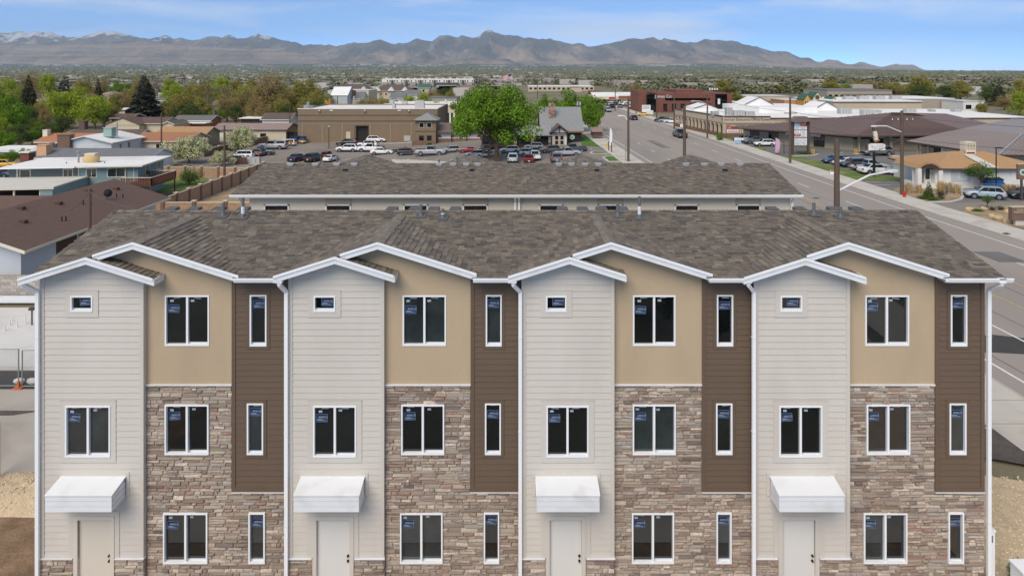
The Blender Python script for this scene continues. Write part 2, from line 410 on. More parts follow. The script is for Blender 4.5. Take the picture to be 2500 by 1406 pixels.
# the valley beyond and the mountains
def valley_z(u, d):
    zend = 127 if u < 1750 else lerp_list([(1750, 127), (2000, 60), (2250, 4), (2600, -10)], u)
    if d < 4000: return -3.8 + 3.8 * max(d - 1200, 0) / 2800
    return zend * ((d - 4000) / 8500) ** 1.3
us = list(range(-700, 3300, 80)); ds = [600, 900, 1300, 2000, 3000, 4000, 5000, 6000, 7000, 8000, 9000, 10000, 11000, 12000, 13500]
mb = MB(); n = len(us)
mb.add([(Xu(u, d), d, valley_z(u, d)) for d in ds for u in us], [(j*n+i, j*n+i+1, (j+1)*n+i+1, (j+1)*n+i) for j in range(len(ds)-1) for i in range(n-1)])
mt['valley'] = mat('valley', srgb(104, 108, 80), 0.95, 0.3, 0.004, stain=srgb(132, 126, 104), stain_scale=0.002, stain_amt=0.6, fine=0.25, bscale=0.02)
structure('valley_floor', mb, mt['valley'])

SKY = [(-700,60),(-300,70),(0,80),(30,75),(60,84),(95,73),(140,86),(180,92),(215,84),(262,76),(310,86),(350,94),(400,90),(450,98),(500,94),(550,87),(600,94),(630,85),(665,92),(700,100),(750,108),(800,112),(850,110),(905,99),(950,106),(980,108),(1015,97),(1060,96),(1100,88),(1150,90),(1195,78),(1240,86),(1290,92),(1340,98),(1380,102),(1450,115),(1500,104),(1550,96),(1592,91),(1640,98),(1680,107),(1727,97),(1790,100),(1850,118),(1900,125),(1950,138),(2000,148),(2060,152),(2110,157),(2160,162),(2200,160),(2225,157),(2250,168),(2270,177),(2300,184),(3300,186)]
FOOT = [(-700,118),(-200,110),(0,104),(80,108),(180,105),(280,103),(350,104),(420,110),(500,114),(560,117),(620,120),(680,121),(720,128),(780,140),(840,150),(900,162),(980,176),(3300,186)]
def ridged(x, y, s):
    return 1 - abs(NZ.fractal(V((x / s, y / s, 3.3)), 0.9, 2.1, 5)) * 2.7
def mountain(name, sky, d0, d1, rows, m, spur, rough_px):
    us = [(-700 + 9 * i) for i in range(440)]; mb = MB(); vs = []
    for u in us:
        vz = lerp_list(sky, u) + (NZ.fractal(V((u / 38.0, d1 / 999.0, 0)), 0.9, 2.0, 4) * rough_px)
        for j in range(rows + 3):
            t = j / rows
            if t <= 1:
                d = d0 + (d1 - d0) * t; x = Xu(u, d)
                base = valley_z(u, 12500) - 8; crest = Zv(vz, d1)
                rg = min(max(ridged(x + 400 * NZ.noise(V((x / 2500, d / 2500, 1))), d * 0.30, spur), 0), 1)
                k = t ** 1.05 * (1 - 0.85 * (1 - t ** 3) * (1 - rg))
                z = base + (crest - base) * k
            else:
                d = d1 + (t - 1) * 6000; x = Xu(u, d1) * d / d1; z = crest - (t - 1) * 3000
            vs.append((x, d, z))
    r = rows + 3
    mb.add(vs, [(i*r+j, (i+1)*r+j, (i+1)*r+j+1, i*r+j+1) for i in range(len(us)-1) for j in range(r-1)])
    return structure(name, mb, m, smooth=75)
def mountain_mat(name, low, high, snow_z, bands=None):
    m = bpy.data.materials.new(name); m.use_nodes = True; t = m.node_tree; N = t.nodes; K = t.links.new; b = N['Principled BSDF']
    tc = N.new('ShaderNodeTexCoord'); sp = N.new('ShaderNodeSeparateXYZ'); K(tc.outputs['Object'], sp.inputs[0])
    n1 = N.new('ShaderNodeTexNoise'); n1.inputs['Scale'].default_value = 0.0016; n1.inputs['Detail'].default_value = 10; n1.inputs['Roughness'].default_value = 0.68; mq = N.new('ShaderNodeMapping'); mq.inputs['Scale'].default_value = (1.0, 0.3, 0.8); K(tc.outputs['Object'], mq.inputs['Vector']); K(mq.outputs['Vector'], n1.inputs['Vector'])
    hr = N.new('ShaderNodeMapRange'); hr.inputs['From Max'].default_value = 620; hr.inputs['To Max'].default_value = 0.5; K(sp.outputs['Z'], hr.inputs['Value'])
    ad = N.new('ShaderNodeMath'); ad.operation = 'MULTIPLY_ADD'; ad.inputs[1].default_value = 2.4; K(n1.outputs['Fac'], ad.inputs[0]); K(hr.outputs['Result'], ad.inputs[2])
    r2 = N.new('ShaderNodeMapRange'); r2.inputs['From Min'].default_value = 1.15; r2.inputs['From Max'].default_value = 1.7; K(ad.outputs[0], r2.inputs['Value'])
    mx = N.new('ShaderNodeMix'); mx.data_type = 'RGBA'; mx.inputs['A'].default_value = (*low, 1); mx.inputs['B'].default_value = (*high, 1); K(r2.outputs['Result'], mx.inputs['Factor']); out = mx.outputs['Result']
    if bands:
        mp = N.new('ShaderNodeMapping'); mp.inputs['Scale'].default_value = (0.0004, 0.0003, 0.02); K(tc.outputs['Object'], mp.inputs['Vector'])
        n3 = N.new('ShaderNodeTexNoise'); n3.inputs['Scale'].default_value = 1; n3.inputs['Detail'].default_value = 6; K(mp.outputs['Vector'], n3.inputs['Vector'])
        r3 = N.new('ShaderNodeMapRange'); r3.inputs['From Min'].default_value = 0.42; r3.inputs['From Max'].default_value = 0.62; K(n3.outputs['Fac'], r3.inputs['Value'])
        m3 = N.new('ShaderNodeMix'); m3.data_type = 'RGBA'; m3.inputs['B'].default_value = (*bands, 1); K(r3.outputs['Result'], m3.inputs['Factor']); K(out, m3.inputs['A']); out = m3.outputs['Result']
    if snow_z:
        n2 = N.new('ShaderNodeTexNoise'); n2.inputs['Scale'].default_value = 0.0022; n2.inputs['Detail'].default_value = 8; n2.inputs['Roughness'].default_value = 0.7; K(tc.outputs['Object'], n2.inputs['Vector'])
        sa = N.new('ShaderNodeMath'); sa.operation = 'MULTIPLY_ADD'; sa.inputs[1].default_value = 1500; K(n2.outputs['Fac'], sa.inputs[0]); K(sp.outputs['Z'], sa.inputs[2])
        xr = N.new('ShaderNodeMath'); xr.operation = 'MULTIPLY_ADD'; xr.inputs[1].default_value = -0.016; K(sp.outputs['X'], xr.inputs[0]); K(sa.outputs[0], xr.inputs[2])
        sr = N.new('ShaderNodeMapRange'); sr.inputs['From Min'].default_value = snow_z; sr.inputs['From Max'].default_value = snow_z + 90; K(xr.outputs[0], sr.inputs['Value'])
        ms = N.new('ShaderNodeMix'); ms.data_type = 'RGBA'; ms.inputs['B'].default_value = (0.8, 0.82, 0.86, 1); K(sr.outputs['Result'], ms.inputs['Factor']); K(out, ms.inputs['A']); out = ms.outputs['Result']
    K(out, b.inputs['Base Color']); b.inputs['Roughness'].default_value = 0.95; b.inputs['Specular IOR Level'].default_value = 0.1
    bu = N.new('ShaderNodeBump'); bu.inputs['Strength'].default_value = 1.0; bu.inputs['Distance'].default_value = 260; K(n1.outputs['Fac'], bu.inputs['Height']); K(bu.outputs['Normal'], b.inputs['Normal'])
    return m
mountain('mountains', SKY, 12200, 18000, 44, mountain_mat('mountain_rock', srgb(194, 174, 150), srgb(102, 100, 96), 1790), 1200, 9.0)
mountain('foothills', FOOT, 11600, 13600, 26, mountain_mat('foothill_soil', srgb(150, 142, 130), srgb(132, 122, 112), None, srgb(176, 156, 138)), 900, 5.0)

# road
ROAD_L = [(-60,27),(20,24.2),(34,23.7),(70,22.5),(106,21.5),(145,20.4),(221,19),(420,16.5),(700,12)]
ROAD_R = [(-60,46),(20,43.4),(34,42.6),(56,41.5),(72,40.5),(100,39.8),(136,39.5),(180,38.6),(221,37.8),(420,33.5),(700,28)]
def rl(d): return lerp_list(ROAD_L, d)
def rr(d): return lerp_list(ROAD_R, d)
st = [-60, -20, 10, 20, 27, 34, 45, 56, 72, 86, 100, 118, 136, 160, 180, 200, 221, 262, 310]
def strip(offa, fa, offb, fb, stations, lift):
    mb = MB(); a = [(fa(d) + offa, d) for d in stations]; b = [(fb(d) + offb, d) for d in stations]
    n = len(stations)
    return mb.add([(x, d, lift) for x, d in a] + [(x, d, lift) for x, d in b], [(i, n+i, n+i+1, i+1) for i in range(n-1)])
road = structure('road', strip(-1.3, rl, 1.7, rr, st, 0.0), mt['asphalt_road'])
def mark(dist_a, dist_b, fx, w, m='paint_white', name='lane_marking', lift=0.006):
    nn = max(2, int((dist_b - dist_a) / 12) + 2); ss = [dist_a + (dist_b - dist_a) * i / (nn - 1) for i in range(nn)]
    strip(-w / 2, fx, w / 2, fx, ss, lift).build(name, mt[m], road)
mark(-20, 300, rl, 0.14, name='edge_line'); mark(-20, 300, rr, 0.14, name='edge_line')
def lane(k): return lambda d: rl(d) + (rr(d) - rl(d)) * k
for k in (0.2, 0.8):
    d = 12.0
    while d < 300:
        mark(d, d + 3.2, lane(k), 0.13, name='lane_dash'); d += 12.2
for k in (0.4, 0.6):
    mark(-20, 300, lambda d, k=k: lane(k)(d) + (0.18 if k < .5 else -.18), 0.11, 'paint_yellow', 'turn_lane_line')
    d = 14.0
    while d < 220:
        mark(d, d + 3.2, lane(k), 0.11, 'paint_yellow', 'turn_lane_dash'); d += 12.2
mb = sheet_mb([tuple(G(*q)[:2]) for q in ((2380, 812), (2435, 818), (2560, 832), (2560, 868), (2380, 858))], 0.004); mb.build('asphalt_patch', mt['asphalt_patch'], road)
for d0, d1, o, w in ((30, 75, 0.55, 0.05), (44, 120, 9.6, 0.06), (38, 66, 5.2, 0.05), (60, 150, 13.1, 0.06)):
    mark(d0, d1, lambda d, o=o: rl(d) + o + 0.35 * math.sin(d * 0.21 + o), w, 'asphalt_patch', 'sealed_crack', 0.005)
for d0, d1, o, w in ((62, 69, 4.6, 1.3), (88, 97, 11.2, 1.5), (128, 142, 7.4, 1.6), (52, 55, 14.8, 2.2)):
    mark(d0, d1, lambda d, o=o: rl(d) + o, w, 'asphalt_lot', 'repair_patch', 0.003)
for d0, o in ((50, 6.6), (78, 12.0), (112, 5.2), (66, 16.0)):
    MB().cone((rl(d0) + o, d0, 0), (rl(d0) + o, d0, .006), .38, .38, 16).build('manhole_cover', mt['asphalt_patch'], road)
# pavements along the road
pave_l = structure('pavement_near_side', strip(-4.9, rl, -1.45, rl, st, 0.12), mt['concrete'])
kerb_line('kerb', [(rl(d) - 1.38, d) for d in st], pave_l, 0.15, 0.125)
mb = MB()
for d in range(16, 60, 2): mb.box(rl(d) - 4.88, rl(d) - 1.5, d - .012, d + .012, 0.1195, 0.1215)
mb.build('pavement_joint', mt['asphalt_patch'], pave_l)
pave_r = structure('pavement_far_side', strip(1.85, rr, 5.0, rr, st, 0.12), mt['concrete'])
kerb_line('kerb', [(rr(d) + 1.78, d) for d in st], pave_r, 0.15, 0.125)

# lots and lawns right of the road
sheet('right_parking_lot', [(44.4, 62), (44.0, 146.6), (125, 146.6), (125, 62)], 0.004, 'asphalt_lot')
sheet('driveway', [(46.3, 56), (45.4, 72), (46, 75), (90, 78), (90, 56)], 0.008, 'asphalt_brown')
sheet('grass_verge', [(1752,338),(1800,338.5),(1800,350),(1828,357),(1872,361),(1866,368),(1830,366)], 0.05, 'lawn', px=True)
sheet('grass_strip', [(1876,383),(1880,378),(1935,382),(2002,394),(2012,402),(2048,410),(2105,424),(2190,433),(2238,437),(2238,442),(2105,441),(2062,437),(2030,432),(1990,420),(1935,402)], 0.05, 'lawn', px=True)
sheet('planting_bed', [(2172,468),(2205,455),(2240,452),(2350,462),(2348,484),(2315,491),(2262,492),(2205,481)], 0.06, 'dry_ground', px=True)
sheet('dry_garden', [(2346,519),(2375,507),(2420,505),(2600,498),(2600,580),(2480,555),(2410,541)], 0.06, 'dry_ground', px=True)
mb = MB()
lot_r = bpy.data.objects['right_parking_lot']
def stripe(a, b, parent, w=0.11, m='paint_white', lift=0.012):
    a, b = G(*a), G(*b); n = (b - a).cross(V((0, 0, 1))).normalized() * (w / 2); l = V((0, 0, lift))
    MB().quad(a - n + l, a + n + l, b + n + l, b - n + l).build('parking_stripe', mt[m], parent)
for a, b in (((2075,445),(2150,445)), ((2085,452),(2175,452)), ((2105,459),(2190,460)), ((2130,467),(2196,468)), ((2180,434),(2250,452)), ((2060,372),(2030,379)), ((2178,398),(2215,396)), ((2170,406),(2212,404)), ((2188,391),(2216,389)), ((1985,391),(2030,400))):
    stripe(a, b, lot_r)
kerb_line('kerb', [(p.x, p.y) for p in (G(*q) for q in ((2348,463),(2352,480),(2346,488),(2320,494),(2262,495),(2200,483)))], bpy.data.objects['planting_bed'], 0.3, 0.14, 'concrete')
kerb_line('kerb', [(p.x, p.y) for p in (G(*q) for q in ((1935,382.5),(1990,379.5),(1999,377)))], lot_r, 0.3, 0.12, 'concrete')
kerb_line('kerb', [(p.x, p.y) for p in (G(*q) for q in ((2085,376),(2100,379),(2112,375)))], lot_r, 0.3, 0.12, 'concrete')
kerb_line('kerb', [(p.x, p.y) for p in (G(*q) for q in ((2180,381),(2230,397),(2260,404)))], lot_r, 1.6, 0.12, 'concrete')
# lots left of the road
lot_l = sheet('left_parking_lot', [(-66, 104), (-68, 178), (-10, 178), (-6, 150), (12, 146), (17.5, 150), (17.6, 104)], 0.004, 'asphalt_brown')
sheet('restaurant_lawn', [(1420,356),(1418,339),(1436,331),(1488,358),(1482,361)], 0.05, 'lawn_bright', px=True)
isl = []
for q in ([(1441,374),(1450,371),(1508,372),(1514,376),(1445,376)], [(1472,386),(1482,383),(1520,383),(1536,395),(1486,396)]):
    o = sheet('grass_island', q, 0.10, 'lawn_bright', px=True); isl.append(o)
    kerb_line('kerb', [(p.x, p.y) for p in (G(*c) for c in q + q[:1])], o, 0.35, 0.13, 'concrete')
for a, b in (((1030,391),(1041,387)), ((991,391),(1001,387)), ((960,391),(963,388)), ((1064,391),(1070,388)), ((1098,393),(1104,389)), ((838,392),(857,387)), ((700,399),(718,393)), ((668,367),(690,365)), ((730,375),(740,372)), ((1400,362),(1407,366)), ((1412,362),(1420,366)), ((1426,362),(1433,366)), ((1440,362),(1446,366)), ((1100,379),(1120,375)), ((1230,379),(1250,376)), ((815,375),(890,373))):
    stripe(a, b, lot_l)
sheet('walkway', [(962,399),(955,390),(1012,391),(1098,396),(1100,402)], 0.05, 'concrete', px=True)
sheet('warehouse_walk', [(740,347.5),(742,345.5),(1012,347),(1012,349)], 0.05, 'concrete', px=True)
sheet('back_lawn', [(372,430),(486,428),(512,440),(452,466),(378,470)], 0.03, 'lawn', px=True)
structure('dry_yard', MB().box(-39.3, -16, 62, 104, -3.4, -1.55), mt['dry_ground'])
sheet('side_lawn', [(-40,470),(-40,420),(30,420),(40,470)], 0.03, 'lawn', px=True)
# ground left of the front building
sheet('old_concrete', [(-60, 24.3), (-13.6, 24.3), (-13.6, 33.4), (-60, 33.4)], 0.004, 'concrete_old')
sheet('asphalt_strip', [(-60, 31.2), (-13.6, 31.3), (-13.6, 33.2), (-60, 33.2)], 0.010, 'asphalt_patch')
sheet('stained_patch', [(-60, 27.6), (-21.3, 28.9), (-20.3, 29.3), (-60, 29.4)], 0.014, 'soil_dark')
sl = MB().box(-60, -21.0, 33.3, 41.6, 0.0, 0.16); slab = structure('foundation_slab', sl, mt['pale_slab'])
mb = MB()
for i in range(5): mb.box(-60, -22, 42.4 + .1 * i, 42.46 + .1 * i, .16 + .05 * i, .26 + .05 * i)
mb.build('form_board', mt['white_trim'], slab)
for u, v, h in ((62, 798, .55), (24, 800, .3), (42, 806, .3), (12, 815, .3), (30, 792, .25)):
    p = G(u, v); MB().cone((p.x, p.y, .16), (p.x, p.y, .16 + h), .035, .035, 8).build('pipe_stub', mt['pipe_white'], slab)
def mound(name, x0, x1, d0, d1, h, m, seed, base=0.0):
    nx, ny = 44, 40; mb = MB(); vs = []
    for j in range(ny + 1):
        for i in range(nx + 1):
            x = x0 + (x1 - x0) * i / nx; d = d0 + (d1 - d0) * j / ny
            e = min(1, 4 * min(i / nx, 1 - i / nx)) * math.sin(math.pi * j / ny)
            z = base + h * e * (0.75 + 0.5 * NZ.fractal(V((x * .5 + seed, d * .5, 0)), 1, 2, 4)) + 0.10 * e * NZ.fractal(V((x * 2.3, d * 2.3, seed)), 1, 2, 5)
            vs.append((x, d, z - 0.03))
    mb.add(vs, [(j*(nx+1)+i, j*(nx+1)+i+1, (j+1)*(nx+1)+i+1, (j+1)*(nx+1)+i) for j in range(ny) for i in range(nx)])
    return structure(name, mb, mt[m], smooth=60)
mound('dirt_mound', -30, -13.3, 15.5, 22.6, 0.55, 'dirt', 4)
gravel_pile = mound('gravel_mound', -27, -12.6, 22.2, 24.8, 0.5, 'gravel', 9)
sheet('unseen_front_ground', [(-60, -60), (60, -60), (60, 2.5), (13, 3), (13, 14.2), (-13, 14.2), (-14, 4), (-60, 4.5)], 0.012, 'field')  # unseen ground, added and toned for what the window glass reflects
sheet('front_walk', [(-13, 15.6), (13, 15.6), (13, 17.2), (-13, 17.2)], 0.02, 'concrete')  # unseen walk, added along with that ground for the window reflections
sheet('bare_earth', [(-60, 2), (13.2, 2), (13.2, 20), (-13.3, 20), (-13.3, 24.3), (-60, 24.3)], 0.003, 'dirt')
# gravel bed and soil right of the front building
sheet('gravel_bed', [(13.2, -20), (rl(-20) - 5.6, -20), (rl(10) - 5.8, 10), (rl(25) - 6.0, 24.2), (13.2, 25.6)], 0.05, 'gravel')
sheet('soil_strip', [(2300,1036),(2412,1045),(2500,1110),(2600,1176),(2600,1182),(2500,1142),(2412,1126),(2300,1118)], 0.13, 'soil_dark', px=True)
sheet('concrete_apron', [(13.2, 29.2), (rl(28) - 4.9, 27.5), (rl(38) - 4.9, 38), (13.2, 40)], 0.07, 'concrete')
def pebbles(name, x0, x1, d0, d1, count, zf, s0, s1, m='pebble'):
    mb = MB()
    for _ in range(count):
        x, d = R.uniform(x0, x1), R.uniform(d0, d1); s = R.uniform(s0, s1); z = zf(x, d)
        a = R.uniform(0, 6.28); ca, sa = math.cos(a) * s, math.sin(a) * s
        mb.add([(x+ca, d+sa, z), (x-sa, d+ca*.8, z), (x-ca, d-sa, z), (x+sa, d-ca*.8, z), (x, d, z + s*.8)], [(0,1,4),(1,2,4),(2,3,4),(3,0,4)])
    o = mb.build(name, mt[m], None, None, 'stuff'); return o
pb = pebbles('loose_gravel', 13.4, 18.0, 17.5, 24.5, 2600, lambda x, d: 0.05, 0.02, 0.05)
pb['label'] = 'tan gravel spread in the bed beside the front building'; pb['category'] = 'gravel'
def gz(x, d):
    j = (d - 22.2) / 2.6; i = (x + 27) / 14.4; e = min(1, 4 * min(i, 1 - i)) * math.sin(math.pi * j)
    return 0.5 * e * (0.75 + 0.5 * NZ.fractal(V((x * .5 + 9, d * .5, 0)), 1, 2, 4)) + 0.10 * e * NZ.fractal(V((x * 2.3, d * 2.3, 9)), 1, 2, 5) - 0.035
pb = pebbles('crushed_stone', -20, -13.2, 22.4, 24.6, 2200, gz, 0.02, 0.05)
pb['label'] = 'crushed tan stone heaped left of the front building'; pb['category'] = 'gravel'

# ================================================================== the townhouse building in front
T = thing('townhouse_building', 'three storey townhouse row with siding, stucco and stone front, nearest the camera', 'building', (0, 22.8, 0))
DW, DT = 18.94, 19.09
U = [dict(wl=-13.21, wr=-10.33, tr=-7.94, br=-6.32), dict(wl=-6.32, wr=-3.66, tr=-1.27, br=0.148),
     dict(wl=0.148, wr=2.727, tr=5.19, br=6.59), dict(wl=6.59, wr=9.26, tr=11.70, br=13.08)]
RX = [-10.49, -3.79, 2.60, 9.09]                   # tan gable ridges
WX = [-11.68, -4.92, 1.447, 7.845]                 # light gable ridges
LE = [-13.52, -6.59, -0.22, 6.18]; RE = [-7.63, -1.12, 5.33, 11.80]; CE = [-9.85, -3.316, 2.97, 9.48]
ZR, SG, SM, D0 = 9.855, 0.314, 0.238, 18.7
ZE = 8.95; DR = 22.76; ZRM = ZE + SM * (DR - D0)
def wx(u): return Xu(u, DW)
def tx(u): return Xu(u, DT)
def wz(v): return Zv(v, DW)
def tz(v): return Zv(v, DT)
TANW = [[(403,511),(983,1089),(1545,1649),(2112,2219)], [(404,511),(980,1085),(1544,1649),(2114,2220)], [(400,508),(977,1081),(1542,1645),(2107,2213)]]
TANZ = [(tz(844), tz(721)), (tz(1108), tz(986)), (tz(1373), tz(1250))]
BRW = [[(611,652),(1186,1225),(1749,1789),(2319,2359)], [(604,644),(1184,1223),(1747,1787),(2316,2357)], [(608,648),(1181,1219),(1748,1785),(2313,2351)]]
BRZ = [(tz(844), tz(719)), (tz(1108), tz(983)), (tz(1373), tz(1249))]
WHW = [[(173,227),(766,819),(1333,1383),(1905,1958)], [(160,270),(765,870),(1334,1437),(1902,2007)]]
WHZ = [(wz(761), wz(722)), (wz(1115), wz(990))]
DOOR = [(190,270),(773,854),(1342,1420),(1910,1990)]
DZ = wz(1268)
CAN = [(152,305),(738,888),(1310,1455),(1882,2032)]
Z_STONE, Z_BRST, Z_BASE = tz(939), tz(1199), wz(1362)

def cells(x0, x1, z0, z1, holes):
    xs = sorted({x0, x1, *[min(max(h[i], x0), x1) for h in holes for i in (0, 1)]})
    zs = sorted({z0, z1, *[min(max(h[i], z0), z1) for h in holes for i in (2, 3)]})
    for za, zb in zip(zs, zs[1:]):
        run = None
        for xa, xb in zip(xs, xs[1:]):
            cx, cz = (xa + xb) / 2, (za + zb) / 2
            if any(h[0] < cx < h[1] and h[2] < cz < h[3] for h in holes):
                if run: yield (*run, za, zb)
                run = None
            else: run = (run[0], xb) if run else (xa, xb)
        if run: yield (*run, za, zb)

# core of the building
core = MB(); core.box(-13.15, 13.02, DT + 0.16, 26.4, -0.3, 8.88)
for u in U: core.box(u['wl'] + .03, u['wr'] - .02, DW + 0.14, DT + 0.2, -0.3, 8.9)
core.build('wall_core', mt['wall_darkbrown'], T)
MB().box(-13.2, 13.07, 26.38, 26.5, -0.3, 8.9).build('rear_wall', mt['cream_wall'], T)
for x in (-13.2, 13.0): MB().box(x, x + .08, DT + .12, 26.4, -0.3, 8.9).build('side_wall', mt['light_siding' if x < 0 else 'brown_siding'], T)

# shared sticker meshes
def flat_xf(x, y, z): return MX.Translation((x, y, z)) @ MX.Rotation(math.radians(90), 4, 'X')
st_mb = MB(); st_mb.box(0, .36, -.002, 0, -.26, 0, 0); st_mb.box(.02, .34, -.003, -.001, -.055, -.02, 2)
st_mb.text('AMSCO', flat_xf(.225, -.0035, -.105), .085, 1); st_mb.box(.03, .2, -.003, -.001, -.185, -.17, 1); st_mb.box(.03, .3, -.003, -.001, -.215, -.205, 1)
for a in ((0, .36, -.012, 0), (0, .36, -.26, -.248), (0, .012, -.26, 0), (.348, .36, -.26, 0)): st_mb.box(a[0], a[1], -.003, -.001, a[2], a[3], 3)
mk('sticker_navy', srgb(22, 34, 70), 0.5); mk('sticker_edge', srgb(96, 122, 160), 0.5)
STICKER = st_mb.mesh('product_sticker', [mt['sticker_blue'], mt['sticker_white'], mt['sticker_navy'], mt['sticker_edge']])
LBL = MB().box(0, .2, -.002, 0, -.03, 0).mesh('paper_label', mt['sticker_white'])
LBL2 = MB().box(0, .1, -.002, 0, -.06, 0).mesh('paper_label', mt['sticker_white'])
def place(name, me, parent, loc, rot=0.0):
    o = link(name, me, parent); o.location = loc; o.rotation_euler = (0, rot, 0); return o
def window(x0, x1, z0, z1, dp, panes, glass, proud=0.03, trim=None, tw=0.15):
    fw = 0.040; f = MB(); y0, y1 = dp - proud, dp + 0.09
    f.box(x0, x0 + fw, y0, y1, z0, z1); f.box(x1 - fw, x1, y0, y1, z0, z1)
    f.box(x0 + fw, x1 - fw, y0, y1, z1 - fw, z1); f.box(x0 + fw, x1 - fw, y0, y1, z0, z0 + fw * 1.3)
    xm = (x0 + x1) / 2
    if panes == 2: f.box(xm - .029, xm + .029, y0 + .012, y1, z0 + fw * 1.3, z1 - fw)
    w = f.build('window', mt['vinyl'], T)
    b = [(x0 + fw, xm - .029), (xm + .029, x1 - fw)] if panes == 2 else [(x0 + fw, x1 - fw)]
    for i, (a, c) in enumerate(b):
        yp = dp + 0.055 if i == 0 else dp + 0.065
        MB().box(a, c, yp, yp + .012, z0 + fw * 1.3, z1 - fw).build('pane', mt[glass if not (i and glass == 'grey_glass') else R.choice(['grey_glass', 'dark_glass'])], w)
        if i == 1 or panes == 1: MB().box(a, c, yp - .02, yp - .002, z0 + fw * 1.3, z0 + fw * 1.3 + .035).build('sash_rail', mt['wall_lightgrey'], w)
        if z1 - z0 > 0.6:
            place('paper_label', LBL, w, (a + R.uniform(.1, .18), yp - .004, z1 - fw - R.uniform(.03, .05)), R.uniform(-.12, .12))
            if panes == 2: place('paper_label', LBL2, w, (a + R.uniform(.04, .1), yp - .004, z1 - fw - R.uniform(.08, .12)), R.uniform(-.1, .1))
        if i == 0:
            lx = a + .03 if panes == 2 else a + max(.005, (c - a - .33) * (.5 if z1 - z0 > .6 else .85))
            o = place('product_sticker', STICKER, w, (lx, yp - .004, z1 - fw - (R.uniform(.18, .27) if panes == 2 else R.uniform(.10, .18) if z1 - z0 > .6 else .03)), R.uniform(-.07, .07))
            o.scale = (.86, 1, .86)
    if trim:
        t = MB(); yt = dp - 0.012
        t.box(x0 - tw, x0, yt, dp + .05, z0 - tw, z1 + tw); t.box(x1, x1 + tw, yt, dp + .05, z0 - tw, z1 + tw)
        t.box(x0, x1, yt, dp + .05, z1, z1 + tw); t.box(x0, x1, yt, dp + .05, z0 - tw, z0); t.box(x0 - tw - .01, x1 + tw + .01, yt - .008, dp, z1 + tw, z1 + tw + .012)
        t.build('window_trim', mt[trim], w)
    return w
GLASS = [['dark_glass','grey_glass','black_glass','dark_glass'], ['black_glass','black_glass','grey_glass','dark_glass'], ['dark_glass','grey_glass','dark_glass','grey_glass']]

board_cache = {}
def boards(part, name, x0, x1, z0, z1, holes, dp, m, top=None, expo=0.1755):
    """lapped boards, each one a piece"""
    z = z0
    while z < z1 - 0.02:
        zt = min(z + expo, z1)
        runs = [(x0, x1)]; fills = []
        for h in holes:
            if h[2] < zt - .004 and h[3] > z + .004:
                nr = []
                for a, b in runs:
                    if h[1] <= a or h[0] >= b: nr.append((a, b)); continue
                    if h[0] > a: nr.append((a, h[0]))
                    if h[1] < b: nr.append((h[1], b))
                runs = nr
                if h[2] > z + .012: fills.append((h[0], h[1], z, h[2]))
                if h[3] < zt - .012: fills.append((h[0], h[1], h[3], zt - .004))
        def lap(mb, a, b, za, zb, ta, tb):
            da, db = dp + .014 * (za - z) / expo, dp + .014 * (zb - z) / expo
            mb.add([(a, da, za), (b, da, za), (b, dp + .05, za), (a, dp + .05, za), (ta, db, zb), (tb, db, zb), (tb, dp + .05, zb), (ta, dp + .05, zb)],
                   [(0,3,2,1),(4,5,6,7),(0,1,5,4),(1,2,6,5),(2,3,7,6),(3,0,4,7)])
        for k, (a, b) in enumerate(runs):
            ta, tb = a, b
            if top:                                  # boards run up into the gable
                a, b = top(z + .03, a, b)
                ta, tb = top(zt - .004, a, b); ta, tb = max(ta, a), min(tb, b)
                if tb <= ta: ta = tb = (a + b) / 2
            if b - a < .05: continue
            mb = MB(); lap(mb, a, b, z, zt - .006, ta, tb)
            if k == 0:                               # the notch above or below a window belongs to the same board
                for q in fills: lap(mb, q[0], q[1], q[2], q[3], q[0], q[1])
            mb.build(name, mt[m], part)
        z = zt
stones = []                                          # x0, x1, z0, z1, depth plane
def stone_rows(x0, x1, z0, z1, holes, dp):
    zb = sorted({z0, z1, *[min(max(h[i], z0), z1) for h in holes for i in (2, 3)]})
    for za, zt in zip(zb, zb[1:]):
        k = max(1, round((zt - za) / 0.093)); hs = [R.uniform(.7, 1.35) for _ in range(k)]; s = sum(hs); z = za
        for h in hs:
            h = h / s * (zt - za); runs = [(x0, x1)]
            for q in holes:
                if q[2] < z + h / 2 < q[3]:
                    nr = []
                    for a, b in runs:
                        if q[1] <= a or q[0] >= b: nr.append((a, b)); continue
                        if q[0] > a: nr.append((a, q[0]))
                        if q[1] < b: nr.append((q[1], b))
                    runs = nr
            for a, b in runs:
                x = a
                while x < b - .01:
                    w = R.choice((R.uniform(.1, .26), R.uniform(.2, .42), R.uniform(.36, .62))) * (1.1 if h < .1 else .85)
                    if b - x - w < .11: w = b - x
                    if h > .11 and R.random() < .3:   # two thin stones in place of a tall one
                        q = R.uniform(.4, .6); stones.append((x, x + w, z, z + h * q, dp)); stones.append((x, x + w, z + h * q, z + h, dp))
                    else: stones.append((x, x + w, z, z + h, dp))
                    x += w
            z += h
light = [MB() for _ in U]
